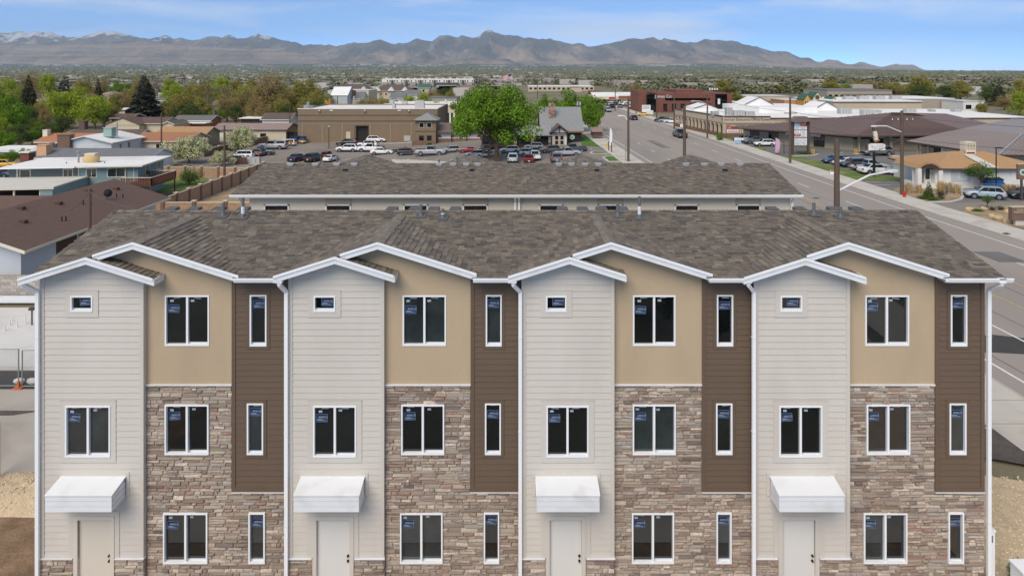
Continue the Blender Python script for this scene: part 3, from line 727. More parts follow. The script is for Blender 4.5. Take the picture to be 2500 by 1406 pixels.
for i, u in enumerate(U):
    # ---- light siding bay
    rects = [(wx(WHW[k][i][0]), wx(WHW[k][i][1]), *WHZ[k]) for k in (0, 1)]
    dx0, dx1 = wx(DOOR[i][0]), wx(DOOR[i][1])
    TW = 0.15
    holes = [(r[0] - TW, r[1] + TW, r[2] - TW, r[3] + TW) for r in rects] + [(dx0 - .24, dx1 + .24, -1, DZ + .22)]
    x0, x1 = u['wl'] + .12, u['wr'] - .10
    back = MB()
    for c in cells(u['wl'], u['wr'] - .006, Z_BASE, 9.0, [(r[0], r[1], r[2], r[3]) for r in rects] + [(dx0, dx1, -1, DZ)]): back.box(c[0], c[1], DW + .03, DW + .15, c[2], c[3])
    part = back.build('light_siding', mt['light_siding'], T)
    gx = WX[i]
    def top(z, a, b, gx=gx, i=i):
        if z < 8.9: return a, b
        zz = ZR - SG * (RX[i] - gx) - .13
        half = max(0, (zz - z) / SG); return max(a, gx - half), min(b, gx + half)
    boards(part, 'light_board', x0, x1, Z_BASE + .02, 9.5, holes, DW, 'light_siding', top)
    MB().prism([(u['wl'] + .004, DW + .05, 8.9), (u['wr'] - .008, DW + .05, 8.9), (u['wr'] - .008, DW + .05, 8.92), (gx, DW + .05, 9.40), (u['wl'] + .004, DW + .05, 8.92)], (0, .09, 0)).build('gable_wall', mt['light_siding'], T)
    MB().box(u['wl'], x0, DW - .012, DW + .16, Z_BASE, 8.93).build('corner_trim', mt['light_siding'], T)
    MB().box(x1, u['wr'], DW - .012, DT + .05, Z_BASE, 8.9).build('corner_trim', mt['light_siding'], T)
    MB().box(u['wl'] - .01, dx0 - .13, DW - .05, DW + .1, Z_BASE - .015, Z_BASE + .012).build('flashing', mt['white_trim'], T)
    MB().box(dx1 + .13, u['wr'] + .02, DW - .05, DW + .1, Z_BASE - .015, Z_BASE + .012).build('flashing', mt['white_trim'], T)
    for k, r in enumerate(rects): window(*r, DW, 1 if k == 0 else 2, ['black_glass', GLASS[1][(i + 2) % 4]][k], trim='light_siding', tw=TW)
    # stone base
    bk = MB()
    for c in cells(u['wl'], u['wr'] - .006, -0.3, Z_BASE, [(dx0 - .1, dx1 + .1, -1, 5)]): bk.box(c[0], c[1], DW + .02, DW + .15, c[2], c[3])
    bk.build('mortar_bed', mt['mortar'], T)
    MB().box(u['wr'] - .006, u['wr'] + .002, DW + .02, DT + .1, -0.3, Z_BASE - .02).build('mortar_return', mt['mortar'], T)
    stone_rows(u['wl'] + .02, u['wr'], 0.3, Z_BASE - .02, [(dx0 - .11, dx1 + .11, -1, 5)], DW + .02)
    # door
    d = MB(); d.box(dx0 - .11, dx0, DW - .03, DW + .12, -0.1, DZ + .1); d.box(dx1, dx1 + .11, DW - .03, DW + .12, -0.1, DZ + .1); d.box(dx0, dx1, DW - .03, DW + .12, DZ, DZ + .1)
    dj = d.build('door_frame', mt['light_siding'] if i else mt['door_paint'], T)
    dr = MB().box(dx0, dx1, DW + .055, DW + .1, 0.0, DZ).build('door', mt['door_white' if i else 'door_paint'], T)
    kx = dx1 - .06
    for kz in (1.12, .98):
        MB().cone((kx, DW + .06, kz), (kx, DW + .035, kz), .035, .032, 10).cone((kx, DW + .035, kz), (kx, DW - .0, kz), .018, .026, 10).build('door_knob', mt['knob'], dr)
    dt = MB(); ty = DW - .012; ex = .135
    dt.box(dx0 - .11 - ex, dx0 - .11, ty, DW + .05, Z_BASE + .02, DZ + .1 + ex); dt.box(dx1 + .11, dx1 + .11 + ex, ty, DW + .05, Z_BASE + .02, DZ + .1 + ex); dt.box(dx0 - .11, dx1 + .11, ty, DW + .05, DZ + .1, DZ + .1 + ex)
    dt.build('door_trim', mt['light_siding'], T)
    # canopy
    c0, c1 = wx(CAN[i][0]), wx(CAN[i][1]); yf = 18.28
    can = MB(); can.prism([(c0, yf + .02, 2.80), (c0, yf + .02, 3.20), (c0, DW - .02, 3.325), (c0, DW - .02, 2.80)], (c1 - c0, 0, 0))
    cn = can.build('door_canopy', mt['white_trim'], T)
    for k in range(3):
        za = 2.785 + k * .145
        MB().box(c0 - .02, c1 + .02, yf, yf + .02, za, za + .137).box(c0 - .02, c0, yf + .02, DW - .02, za, za + .137).box(c1, c1 + .02, yf + .02, DW - .02, za, za + .137).build('fascia_board', mt['white_trim'], cn)
    MB().prism([(c0 - .035, yf - .02, 3.215), (c0 - .035, yf - .02, 3.235), (c0 - .035, DW - .01, 3.36), (c0 - .035, DW - .01, 3.34)], (c1 - c0 + .07, 0, 0)).build('canopy_top', mt['white_trim'], cn)
    tr = MB(); tr.box(c0 - .12, c1 + .12, DW - .012, DW + .03, 3.36, 3.46); tr.box(c0 - .12, c0 - .03, DW - .012, DW + .03, 2.8, 3.36); tr.box(c1 + .03, c1 + .12, DW - .012, DW + .03, 2.8, 3.36)
    tr.build('canopy_trim', mt['light_siding'], cn)
    # ---- tan stucco bay
    tw = [(tx(TANW[k][i][0]), tx(TANW[k][i][1]), *TANZ[k]) for k in range(3)]
    bw = [(tx(BRW[k][i][0]), tx(BRW[k][i][1]), *BRZ[k]) for k in range(3)]
    tl, tr_ = u['wr'] - .02, u['tr']
    tm = MB()
    for c in cells(tl, tr_, Z_STONE, 8.86, [tw[0]]): tm.box(c[0], c[1], DT, DT + .15, c[2], c[3])
    ztop = lambda x: ZR - SG * abs(x - RX[i]) - .10
    tm.prism([(tl, DT, 8.86), (tr_, DT, 8.86), (tr_, DT, max(8.87, ztop(tr_))), (RX[i], DT, ztop(RX[i])), (tl, DT, ztop(tl))], (0, .15, 0))
    tm.prism([(gx + .02, DT + .001, 8.86), (tl, DT + .001, 8.86), (tl, DT + .001, ztop(tl)), (gx + .02, DT + .001, ztop(gx + .02))], (0, .149, 0))
    tm.build('stucco_wall', mt['tan_stucco'], T)
    MB().box(tl, tr_, DT - .05, DT + .05, Z_STONE - .012, Z_STONE + .016).build('flashing', mt['white_trim'], T)
    window(*tw[0], DT, 2, GLASS[0][i], proud=.02)
    # ---- stone field under the stucco and the brown siding
    bk = MB()
    for c in cells(tl, tr_, -0.3, Z_STONE, tw[1:]): bk.box(c[0], c[1], DT + .01, DT + .15, c[2], c[3])
    for c in cells(tr_, u['br'], -0.3, Z_BRST, bw[2:]): bk.box(c[0], c[1], DT + .01, DT + .15, c[2], c[3])
    bk.build('mortar_bed', mt['mortar'], T)
    stone_rows(tl + .02, tr_, Z_BRST, Z_STONE - .012, [tw[1]], DT + .01)
    stone_rows(tl + .02, u['br'], 0.3, Z_BRST, [tw[2], bw[2]] if tw[2][0] < bw[2][0] else [bw[2], tw[2]], DT + .01)
    window(*tw[1], DT, 2, GLASS[1][i], proud=.055); window(*tw[2], DT, 2, GLASS[2][i], proud=.055); window(*bw[2], DT, 1, GLASS[2][(i + 1) % 4], proud=.055)
    # ---- brown siding bay
    b0, b1 = tr_, u['br']
    bm_ = MB()
    for c in cells(b0, b1, Z_BRST, 8.86, bw[:2]): bm_.box(c[0], c[1], DT + .02, DT + .15, c[2], c[3])
    bp = bm_.build('brown_siding', mt['brown_siding'], T)
    TB = .085
    hl = [(r[0] - TB, r[1] + TB, r[2] - TB, r[3] + TB) for r in bw[:2]]
    boards(bp, 'brown_board', b0 + .1, b1 - (.10 if i == 3 else .02), Z_BRST + .11, 8.86, hl, DT - .02, 'brown_siding', None, 0.164)
    MB().box(b0, b0 + .1, DT - .035, DT + .03, Z_BRST, 8.86).build('corner_trim', mt['brown_siding'], T)
    MB().box(b0 + .1, b1, DT - .035, DT + .03, Z_BRST, Z_BRST + .11).build('base_trim', mt['brown_siding'], T)
    if i == 3: MB().box(b1 - .1, b1, DT - .035, DT + .03, Z_BRST + .11, 8.86).build('corner_trim', mt['brown_siding'], T)
    MB().box(b0, b1, DT - .06, DT + .03, Z_BRST - .018, Z_BRST - .002).build('flashing', mt['white_trim'], T)
    for k in range(2): window(*bw[k], DT - .02, 1, ['dark_glass', 'grey_glass', 'black_glass'][(i + k) % 3], trim='brown_siding', tw=TB)

# stones: eight shared shapes, the 300 largest as pieces, the rest joined
def stone_mesh(seed):
    r = random.Random(seed); j = lambda a: r.uniform(-a, a)
    o = [(0.012+abs(j(.02)), 0, 0.03+abs(j(.05))), (.988-abs(j(.02)), 0, .03+abs(j(.05))), (.988-abs(j(.02)), 0, .97-abs(j(.05))), (.012+abs(j(.02)), 0, .97-abs(j(.05)))]
    f = [(.06+j(.03), -1+j(.25), .14+j(.06)), (.94+j(.03), -1+j(.25), .14+j(.06)), (.94+j(.03), -1+j(.25), .86+j(.06)), (.06+j(.03), -1+j(.25), .86+j(.06))]
    c = (.5+j(.2), -1.15+j(.2), .5+j(.15))
    return o + f + [c], [(0,1,5,4),(1,2,6,5),(2,3,7,6),(3,0,4,7),(4,5,8),(5,6,8),(6,7,8),(7,4,8)]
SV = [stone_mesh(k) for k in range(8)]
SM_ = []
for v_, f_ in SV:
    SM_.append(MB().add(v_, f_).mesh('stone', mt['stone']))
field = MB()
field.box(-13.0, -12.99, DT + .1, DT + .11, 0.0, .01)
stones.sort(key=lambda s: -(s[1] - s[0]) * (s[3] - s[2]) * (1.0 if s[2] > 0.5 else .5))
veneer = None
rest = MB()
for k, s in enumerate(stones):
    dep = R.choice((.016, .022, .03, .036, .046)); q = R.randrange(8)
    if k < 300:
        if veneer is None: veneer = link('stone_veneer', SM_[q], T)
        o = veneer if k == 0 else link('stone', SM_[q], veneer)
        if k == 0: base_o = (s, dep); veneer.name = 'stone_veneer'
        if k > 0:
            o.location = (s[0], s[4], s[2]); o.scale = (s[1] - s[0], dep, s[3] - s[2])
        else:                                        # keep the parent itself unscaled
            veneer.data = MB(MX.Translation((s[0], s[4], s[2])) @ MX.Diagonal((s[1]-s[0], dep, s[3]-s[2], 1))).add(*SV[q]).mesh('stone', mt['stone'])
    else:
        rest.xf = MX.Translation((s[0], s[4], s[2])) @ MX.Diagonal((s[1]-s[0], dep, s[3]-s[2], 1)); rest.add(*SV[q])
if rest.v: rest.build('small_stones', mt['stone'], T, None, 'stuff')

# ---- roof
deck = MB()
def valley_d(x, i): return D0 + (ZR - SG * abs(x - RX[i]) - ZE) / SM
edge = []
for i in range(4):
    edge += [(max(LE[i], -13.38), D0 - .03), (RX[i] - .02, valley_d(RX[i], i) - .05), (RE[i], D0 - .03)]
edge += [(13.36, D0 - .03), (13.36, DR), (-13.38, DR)]
deck.prism([(x, d, ZE - .012 + SM * (d - D0)) for x, d in edge], (0, 0, -.1))
deck.prism([(-13.38, DR, ZRM - .012), (13.36, DR, ZRM - .012), (13.36, 27.0, ZE - .1), (-13.38, 27.0, ZE - .1)], (0, 0, -.1))
for i in range(4):
    zz = lambda x: ZR - SG * abs(x - RX[i]) - .012
    l, r = LE[i], RE[i]
    deck.prism([(l, 18.57, zz(l)), (WX[i], 18.57, zz(WX[i])), (WX[i], 18.72, zz(WX[i])), (RX[i], 18.72, zz(RX[i])), (RX[i], valley_d(RX[i], i), zz(RX[i])), (l, max(18.72, valley_d(l, i)), zz(l))], (0, 0, -.08))
    deck.prism([(RX[i], 18.72, zz(RX[i])), (r, 18.72, zz(r)), (r, max(18.74, valley_d(r, i)), zz(r)), (RX[i], valley_d(RX[i], i), zz(RX[i]))], (0, 0, -.08))
    zc = lambda x: zz(WX[i]) - SG * (x - WX[i])
    deck.prism([(WX[i], 18.57, zc(WX[i])), (CE[i], 18.57, zc(CE[i])), (CE[i], DT + .05, zc(CE[i])), (WX[i], DT + .05, zc(WX[i]))], (0, 0, -.08))
roof = deck.build('roof', mt['roof_deck'], T)
tabs = []
def shingles(O, Uv, W, rows, expo, span, wmin=.13, wmax=.34, out=None):
    out = tabs if out is None else out
    O, Uv, W = V(O), V(Uv).normalized(), V(W).normalized(); Nn = Uv.cross(W)
    if Nn.z < 0: Nn = -Nn
    for r in range(rows):
        w0 = r * expo; a, b = span(w0 + expo * .5)
        if b - a < .04: continue
        x = a - R.uniform(0, .3)
        while x < b:
            w = R.uniform(wmin, wmax); xa, xb = max(x, a), min(x + w - .008, b); x += w
            if xb - xa < .03: continue
            t = R.choice((.016, .020, .028, .032)); p = lambda uu, ww, hh: O + Uv * uu + W * ww + Nn * hh
            out.append(([p(xa, w0, 0), p(xb, w0, 0), p(xa, w0, t), p(xb, w0, t), p(xa, w0 + expo + .02, .003), p(xb, w0 + expo + .02, .003)], (xb - xa)))
SF = [(2, 3, 5, 4), (0, 1, 3, 2), (0, 2, 4), (1, 5, 3)]
gable_top = lambda x, d: max([ZR - SG * abs(x - RX[i]) for i in range(4) if LE[i] < x < RE[i] and d < valley_d(x, i)] or [-9])
main = []
shingles((-13.4, D0 - .05, ZE - .025), (1, 0, 0), (0, 1, SM), 32, .1307, lambda w: (0, 26.78), out=main)
for vv, w in main:
    c = sum((V(q) for q in vv), V()) / 6
    e = vv[2].x, vv[3].x
    if gable_top(c.x, c.y) > c.z + .03 and gable_top(e[0], c.y) > c.z and gable_top(e[1], c.y) > c.z: continue
    tabs.append((vv, w))
for i in range(4):
    hyp = math.sqrt(1 + SG * SG)
    def spA(w, i=i):
        x = LE[i] - .02 + w / hyp; f = 18.55 if x < WX[i] else 18.70
        return f, max(f, min(valley_d(x, i) + .12, DR))
    def spB(w, i=i):
        x = RE[i] + .02 - w / hyp; return 18.70, max(18.70, min(valley_d(x, i) + .12, DR))
    la, lb = (RX[i] - LE[i] + .02) * hyp - .03, (RE[i] + .02 - RX[i]) * hyp - .03
    na, nb_ = round(la / .155), round(lb / .155); ex = .155
    shingles((LE[i] - .02, 0, ZR - SG * (RX[i] - LE[i] + .02)), (0, 1, 0), (1, 0, SG), na, la / na, spA, .2, .44)
    shingles((RE[i] + .02, 0, ZR - SG * (RE[i] + .02 - RX[i])), (0, 1, 0), (-1, 0, SG), nb_, lb / nb_, spB, .2, .44)
    zc0 = ZR - SG * (RX[i] - WX[i])
    shingles((CE[i] + .02, 0, zc0 - SG * (CE[i] + .02 - WX[i])), (0, 1, 0), (-1, 0, SG), int((CE[i] - WX[i]) * hyp / ex), ex, lambda w: (18.55, DT - .01), .2, .34)
    # ridge caps
    caps = []
    d = 18.70
    while d < valley_d(RX[i], i) - .05:
        for s in (-1, 1):
            p = [V((RX[i], d, ZR + .04)), V((RX[i], d + .2, ZR + .022)), V((RX[i] + s * .15, d, ZR + .04 - .15 * SG)), V((RX[i] + s * .15, d + .2, ZR + .022 - .15 * SG))]
            q = p if s > 0 else p
            caps.append([q[2] - V((0, 0, .035)), q[0] - V((0, 0, .035)), q[2], q[0], q[3], q[1]])
        d += .145
    cm = MB()
    for q in caps: cm.add(q, SF)
    cm.build('ridge_caps', mt['ridge_cap'], roof, None, 'stuff')
x = -13.38
while x < 13.3:
    for s in (-1, 1):
        tabs.append(([V((x, DR + s * .14, ZRM + .01 - .14 * SM)), V((x, DR, ZRM + .01)), V((x, DR + s * .14, ZRM + .036 - .14 * SM)), V((x, DR, ZRM + .036)), V((x + .2, DR + s * .14, ZRM + .02 - .14 * SM)), V((x + .2, DR, ZRM + .02))], .05))
    x += .15
def share(t):
    c = t[0][0]; return t[1] / c.y ** 2 * (1.3 if abs((t[0][1] - t[0][0]).y) > .1 else 1)
tabs.sort(key=lambda t: -share(t))
rest = MB()
for k, (vv, w) in enumerate(tabs):
    if k < 300: MB().add(vv, SF).build('shingle', mt['shingle'], roof)
    else: rest.add(vv, SF)
rest.build('shingle_field', mt['shingle'], roof, None, 'stuff')

# rakes, gutters, downspouts
for i in range(4):
    def rake(p, q, df, name='rake_board'):
        a, b = V((p[0], df, p[1])), V((q[0], df, q[1]))
        MB().prism([a + V((0, 0, .01)), b + V((0, 0, .01)), b + V((0, 0, -.15)), a + V((0, 0, -.15))], (0, .05, 0)).build(name, mt['white_trim'], T)
        MB().prism([a + V((0, -.025, .05)), b + V((0, -.025, .05)), b + V((0, -.025, -.02)), a + V((0, -.025, -.02))], (0, .025, 0)).build('drip_edge', mt['vinyl'], T)
        MB().prism([a + V((0, .05, -.12)), b + V((0, .05, -.12)), b + V((0, .05, -.15)), a + V((0, .05, -.15))], (0, DT - df - .06, 0)).build('soffit', mt['white_trim'], T)
    zz = lambda x: ZR - SG * abs(x - RX[i])
    rake((LE[i], zz(LE[i])), (WX[i], zz(WX[i])), 18.52); rake((WX[i], zz(WX[i])), (CE[i], zz(WX[i]) - SG * (CE[i] - WX[i])), 18.52)
    rake((WX[i] + .1, zz(WX[i] + .1)), (RX[i], ZR), 18.67); rake((RX[i], ZR), (RE[i] + .04, zz(RE[i] + .04)), 18.67)
    zc = zz(WX[i]) - SG * (CE[i] - WX[i])
    MB().box(CE[i], CE[i] + .03, 18.52, DT - .02, zc - .15, zc + .02).build('fascia', mt['white_trim'], T)
    # gutter along the short eave
    g0 = RE[i] - .05; g1 = (LE[i + 1] + .06) if i < 3 else 13.52
    g = MB(); g.prism([(g0, 18.66, ZE - .12), (g0, 18.56, ZE - .12), (g0, 18.53, ZE - .04), (g0, 18.53, ZE + .005), (g0, 18.545, ZE + .005), (g0, 18.56, ZE - .09), (g0, 18.66, ZE - .09)], (g1 - g0, 0, 0))
    g.build('gutter', mt['vinyl'], T)
    MB().box(g0, min(g1, 13.36), 18.66, 18.7, ZE - .15, ZE - .01).build('fascia', mt['white_trim'], T)
    MB().box(g0, min(g1, 13.36), 18.7, DT, ZE - .15, ZE - .12).build('soffit', mt['white_trim'], T)
def downspout(xg, xw, dwall, zg=8.84):
    d = MB(); w = .085
    pts = [(xg, 18.60, zg), (xg, 18.60, zg - .08), (xw, dwall - .07, zg - .36), (xw, dwall - .07, 0.1)]
    for a, b in zip(pts, pts[1:]): d.bar(a, b, w * 1.15, w, 0, (0, 1, 0.02))
    d.box(xg - .09, xg + .09, 18.53, 18.66, zg - .02, zg + .1)
    ds = d.build('downspout', mt['vinyl'], T)
    for z in (7.2, 4.6, 2.0): MB().box(xw - .053, xw + .053, dwall - .117, dwall + .02, z, z + .025).build('strap', mt['white_trim'], ds)
downspout(-13.42, Xu(96, DW), DW)
for i, uu in ((1, 701), (2, 1270), (3, 1838)): downspout(LE[i] + .14, Xu(uu, DW), DW)
downspout(13.22, Xu(2410, DT), DT)
# vents on the roof
def zmain(d): return ZE + SM * (d - D0)
def pipe(u, v0, v1, d, r=.05, white=False):
    x = Xu(u, d); z0 = zmain(d); z1 = Zv(v0, d)
    p = MB().cone((x, d, z0 - .05), (x, d, z1), r, r, 10); o = p.build('vent_pipe', mt['pipe_grey'], roof)
    if white: MB().cone((x, d, z0), (x, d, z0 + (z1 - z0) * .5), r + .008, r + .008, 10).build('pipe_sleeve', mt['pipe_white'], o) if False else MB().cone((x, d, z0), (x, d, z0 + (z1 - z0) * .55), r + .008, r + .008, 10).build('pipe_sleeve', mt['pipe_white'], roof)
    MB().cone((x, d, z0 - .03), (x, d, z0 + .12), .13, r + .012, 12).build('pipe_boot', mt['vent_metal'], roof)
    MB().prism([(x - .17, d - .2, zmain(d - .2) + .018), (x + .17, d - .2, zmain(d - .2) + .018), (x + .17, d + .15, zmain(d + .15) + .018), (x - .17, d + .15, zmain(d + .15) + .018)], (0, 0, .012)).build('flashing_plate', mt['vent_metal'], roof)
for u, v, d, w in ((545, 495, 22.4, 0), (593, 483, 22.3, 1), (1028, 500, 22.4, 0), (1081, 510, 22.25, 1), (1508, 498, 22.4, 0), (1561, 480, 22.25, 1), (1987, 495, 22.5, 0), (2052, 505, 22.3, 0)):
    pipe(u, v, 0, d, .05, bool(w))
for u in (420, 475, 535, 595, 958, 1013, 1060, 1112, 1373, 1422, 1468, 1519, 1885, 1952, 2035, 2090):
    d = DR + .55; x = Xu(u, d); z = ZRM - SM * .55 - .05
    MB().box(x - .16, x + .16, d - .16, d + .16, z - .06, z + .05).add([(x-.19, d-.2, z+.05), (x+.19, d-.2, z+.05), (x+.19, d+.2, z+.1), (x-.19, d+.2, z+.1), (x-.19, d-.2, z+.16), (x+.19, d-.2, z+.16), (x+.17, d+.17, z+.19), (x-.17, d+.17, z+.19)], [(0,3,2,1),(4,5,6,7),(0,1,5,4),(1,2,6,5),(2,3,7,6),(3,0,4,7)]).build('box_vent', mt['vent_metal'], roof)
# white post and utility box at the corner, low right
p = thing('white_gate_post', 'white vinyl post standing at the right corner of the front building', 'post', (13.4, 19.3, 0))
MB().box(13.33, 13.48, 19.22, 19.36, 0, 1.62).build('post', mt['vinyl'], p); MB().box(13.31, 13.50, 19.2, 19.38, 1.62, 1.67).build('post_cap', mt['vinyl'], p); MB().box(13.385, 13.425, 19.212, 19.222, 1.32, 1.52).build('slot', mt['ink_grey'], p)
p = thing('utility_box', 'white utility box standing on the gravel at the lower right corner', 'utility box', (14.0, 18.6, 0))
MB().box(13.75, 14.6, 18.5, 19.0, 0, .95).build('cabinet', mt['vinyl'], p); MB().box(13.72, 14.63, 18.47, 19.03, .95, 1.0).build('lid', mt['vinyl'], p)

# ================================================================== the second townhouse building, behind
B = thing('townhouse_building', 'cream walled townhouse row behind the front building, seen from its rear', 'building', (0, 36.2, 0))
E2, R2, ZE2, ZR2 = 32.0, 36.2, 8.78, 9.65
S2 = (ZR2 - ZE2) / (R2 - E2)
mb = MB(); mb.box(-12.65, 13.0, 32.4, 39.6, -0.3, 8.75); mb.build('wall', mt['cream_wall'], B)
mb = MB()
mb.prism([(-13.35, E2, ZE2), (13.38, E2, ZE2), (13.38, R2, ZR2), (-13.35, R2, ZR2)], (0, 0, -.1))
mb.prism([(-13.35, R2, ZR2), (13.38, R2, ZR2), (13.38, 40.0, ZE2), (-13.35, 40.0, ZE2)], (0, 0, -.1))
GX2 = [-8.75, -2.6, 3.86, 10.2]
for gx in GX2:
    for s in (-1, 1):
        mb.prism([(gx, R2 + .1, ZR2 - .03), (gx, 40.3, ZR2 - .03), (gx + s * 2.7, 40.3, ZR2 - .03 - 2.7 * .30), (gx + s * 2.7, 39.8, ZR2 - .03 - 2.7 * .30)], (0, 0, -.1))
roof2 = mb.build('roof', mt['roof_deck'], B)
t2 = []
shingles((-13.37, E2 - .03, ZE2 + .003), (1, 0, 0), (0, 1, S2), 29, .1485, lambda w: (0, 26.77), out=t2)
for gx in GX2:
    for s in (-1, 1):
        hy = math.sqrt(1 + .09)
        shingles((gx + s * 2.7, 0, ZR2 - .024 - 2.7 * .30), (0, 1, 0), (-s, 0, .30), 17, .1645, lambda w: (max(R2, 40.25 - 4.1 * (w / hy + .1) / 2.7), 40.3), .2, .5, t2)
x = -13.3
while x < 13.3:
    t2.append(([V((x, R2 - .14, ZR2 - .02)), V((x, R2, ZR2 + .012)), V((x, R2 - .14, ZR2 + .008)), V((x, R2, ZR2 + .04)), V((x + .2, R2 - .14, ZR2 - .01)), V((x + .2, R2, ZR2 + .024))], .05)); x += .16
mb = MB()
for vv, w in t2: mb.add(vv, SF)
mb.build('shingle_field', mt['shingle'], roof2, None, 'stuff')
MB().prism([(-13.4, E2, ZE2 - .13), (-13.4, E2 - .10, ZE2 - .13), (-13.4, E2 - .13, ZE2 - .04), (-13.4, E2 - .13, ZE2 + .01), (-13.4, E2 - .115, ZE2 + .01), (-13.4, E2 - .10, ZE2 - .1), (-13.4, E2, ZE2 - .1)], (26.82, 0, 0)).build('gutter', mt['vinyl'], B)
MB().box(-13.38, 13.38, E2 + .002, E2 + .04, ZE2 - .17, ZE2 - .02).build('fascia', mt['white_trim'], B)
MB().box(-13.38, 13.38, E2 + .04, 32.42, ZE2 - .17, ZE2 - .14).build('soffit', mt['white_trim'], B)
for i, (a, b) in enumerate(((645,706),(795,857),(985,1045),(1130,1191),(1316,1375),(1460,1521),(1647,1706),(1797,1856))):
    x0, x1 = Xu(a, 32.4), Xu(b, 32.4); z1 = Zv(499, 32.4); z0 = z1 - .62
    f = MB(); fw = .06
    f.box(x0, x0 + fw, 32.35, 32.42, z0, z1).box(x1 - fw, x1, 32.35, 32.42, z0, z1).box(x0, x1, 32.35, 32.42, z1 - fw, z1).box(x0, x1, 32.35, 32.42, z0, z0 + fw)
    w = f.build('window', mt['vinyl'], B); MB().box(x0 + fw, x1 - fw, 32.375, 32.398, z0 + fw, z1 - fw).build('pane', mt['black_glass'], w)
    MB().box((x0 + x1) / 2 - .02, (x0 + x1) / 2 + .02, 32.365, 32.376, z0 + fw, z1 - fw).build('mullion', mt['car_trim'], w)
    if i in (1, 3, 5, 7):
        zt = ZE2 - .17; MB().box(x0 - .02, x1 + .02, 32.37, 32.41, z1 + .01, zt).build('wall_panel', mt['cream_panel'], B)
        MB().box(x0 + .08, x1 - .08, 32.362, 32.371, z1 + .06, zt - .02).build('wall_panel', mt['cream_panel'], B)
for u in (592, 1258, 1267, 1934):
    x = Xu(u, 32.3); d = MB(); d.bar((x if u > 700 else x - .12, 31.95, ZE2 - .13), (x, 32.3, ZE2 - .4), .11, .08); d.bar((x, 32.3, ZE2 - .38), (x, 32.3, .2), .11, .08, 0, (0, 1, 0)); d.build('downspout', mt['vinyl'], B)
for u in (709, 770, 822, 865, 1072, 1106, 1138, 1166, 1364, 1395, 1428, 1460, 1674, 1719, 1760, 1806):
    d = R2 - .35; x = Xu(u, d); z = ZR2 - .35 * S2
    MB().cone((x - .17, d, z + .09), (x + .17, d, z + .09), .085, .085, 10).box(x - .13, x + .13, d - .09, d + .12, z - .03, z + .08).build('roll_vent', mt['metal_grey'], roof2)
for u, v in ((843, 415), (1152, 421), (1457, 420), (1770, 420)):
    d = R2 - 1.1; x = Xu(u, d); z = ZR2 - 1.1 * S2; MB().box(x - .11, x + .11, d - .1, d + .1, z, z + .1).build('roof_vent', mt['bin_black'], roof2)
for u, v in ((823, 382), (1072, 390), (1116, 383), (1364, 388), (1406, 384), (1667, 388), (1700, 383)):
    d = R2 + .7; x = Xu(u, d); z = ZR2 - .7 * S2; MB().cone((x, d, z - .05), (x, d, Zv(v, d)), .045, .045, 8).build('vent_pipe', mt['pipe_grey'], roof2)

# ================================================================== houses and other buildings
def ring_window(parent, xf, w, h, frame='wall_white', glass='dark_glass', fw=.07, panes=1, proud=.05):
    """window in the xz plane of xf (facing -y), centred"""
    f = MB(xf); f.box(-w/2 - fw, -w/2, -proud, .02, -h/2 - fw, h/2 + fw).box(w/2, w/2 + fw, -proud, .02, -h/2 - fw, h/2 + fw).box(-w/2, w/2, -proud, .02, h/2, h/2 + fw).box(-w/2, w/2, -proud, .02, -h/2 - fw, -h/2)
    for k in range(1, panes): f.box(-w/2 + w*k/panes - .03, -w/2 + w*k/panes + .03, -proud, .02, -h/2, h/2)
    o = f.build('window', mt[frame], parent)
    for k in range(panes):
        a, b = -w/2 + w*k/panes, -w/2 + w*(k+1)/panes
        MB(xf).box(a + (.03 if k else 0), b - (.03 if k < panes - 1 else 0), -.022, -.004, -h/2, h/2).build('pane', mt[glass], o)
    return o
def face_xf(face, W, D, p, z):
    if face == 'F': return MX.Translation((p, 0, z))
    if face == 'R': return MX.Translation((W/2, p, z)) @ MX.Rotation(math.pi/2, 4, 'Z')
    if face == 'L': return MX.Translation((-W/2, p, z)) @ MX.Rotation(-math.pi/2, 4, 'Z')
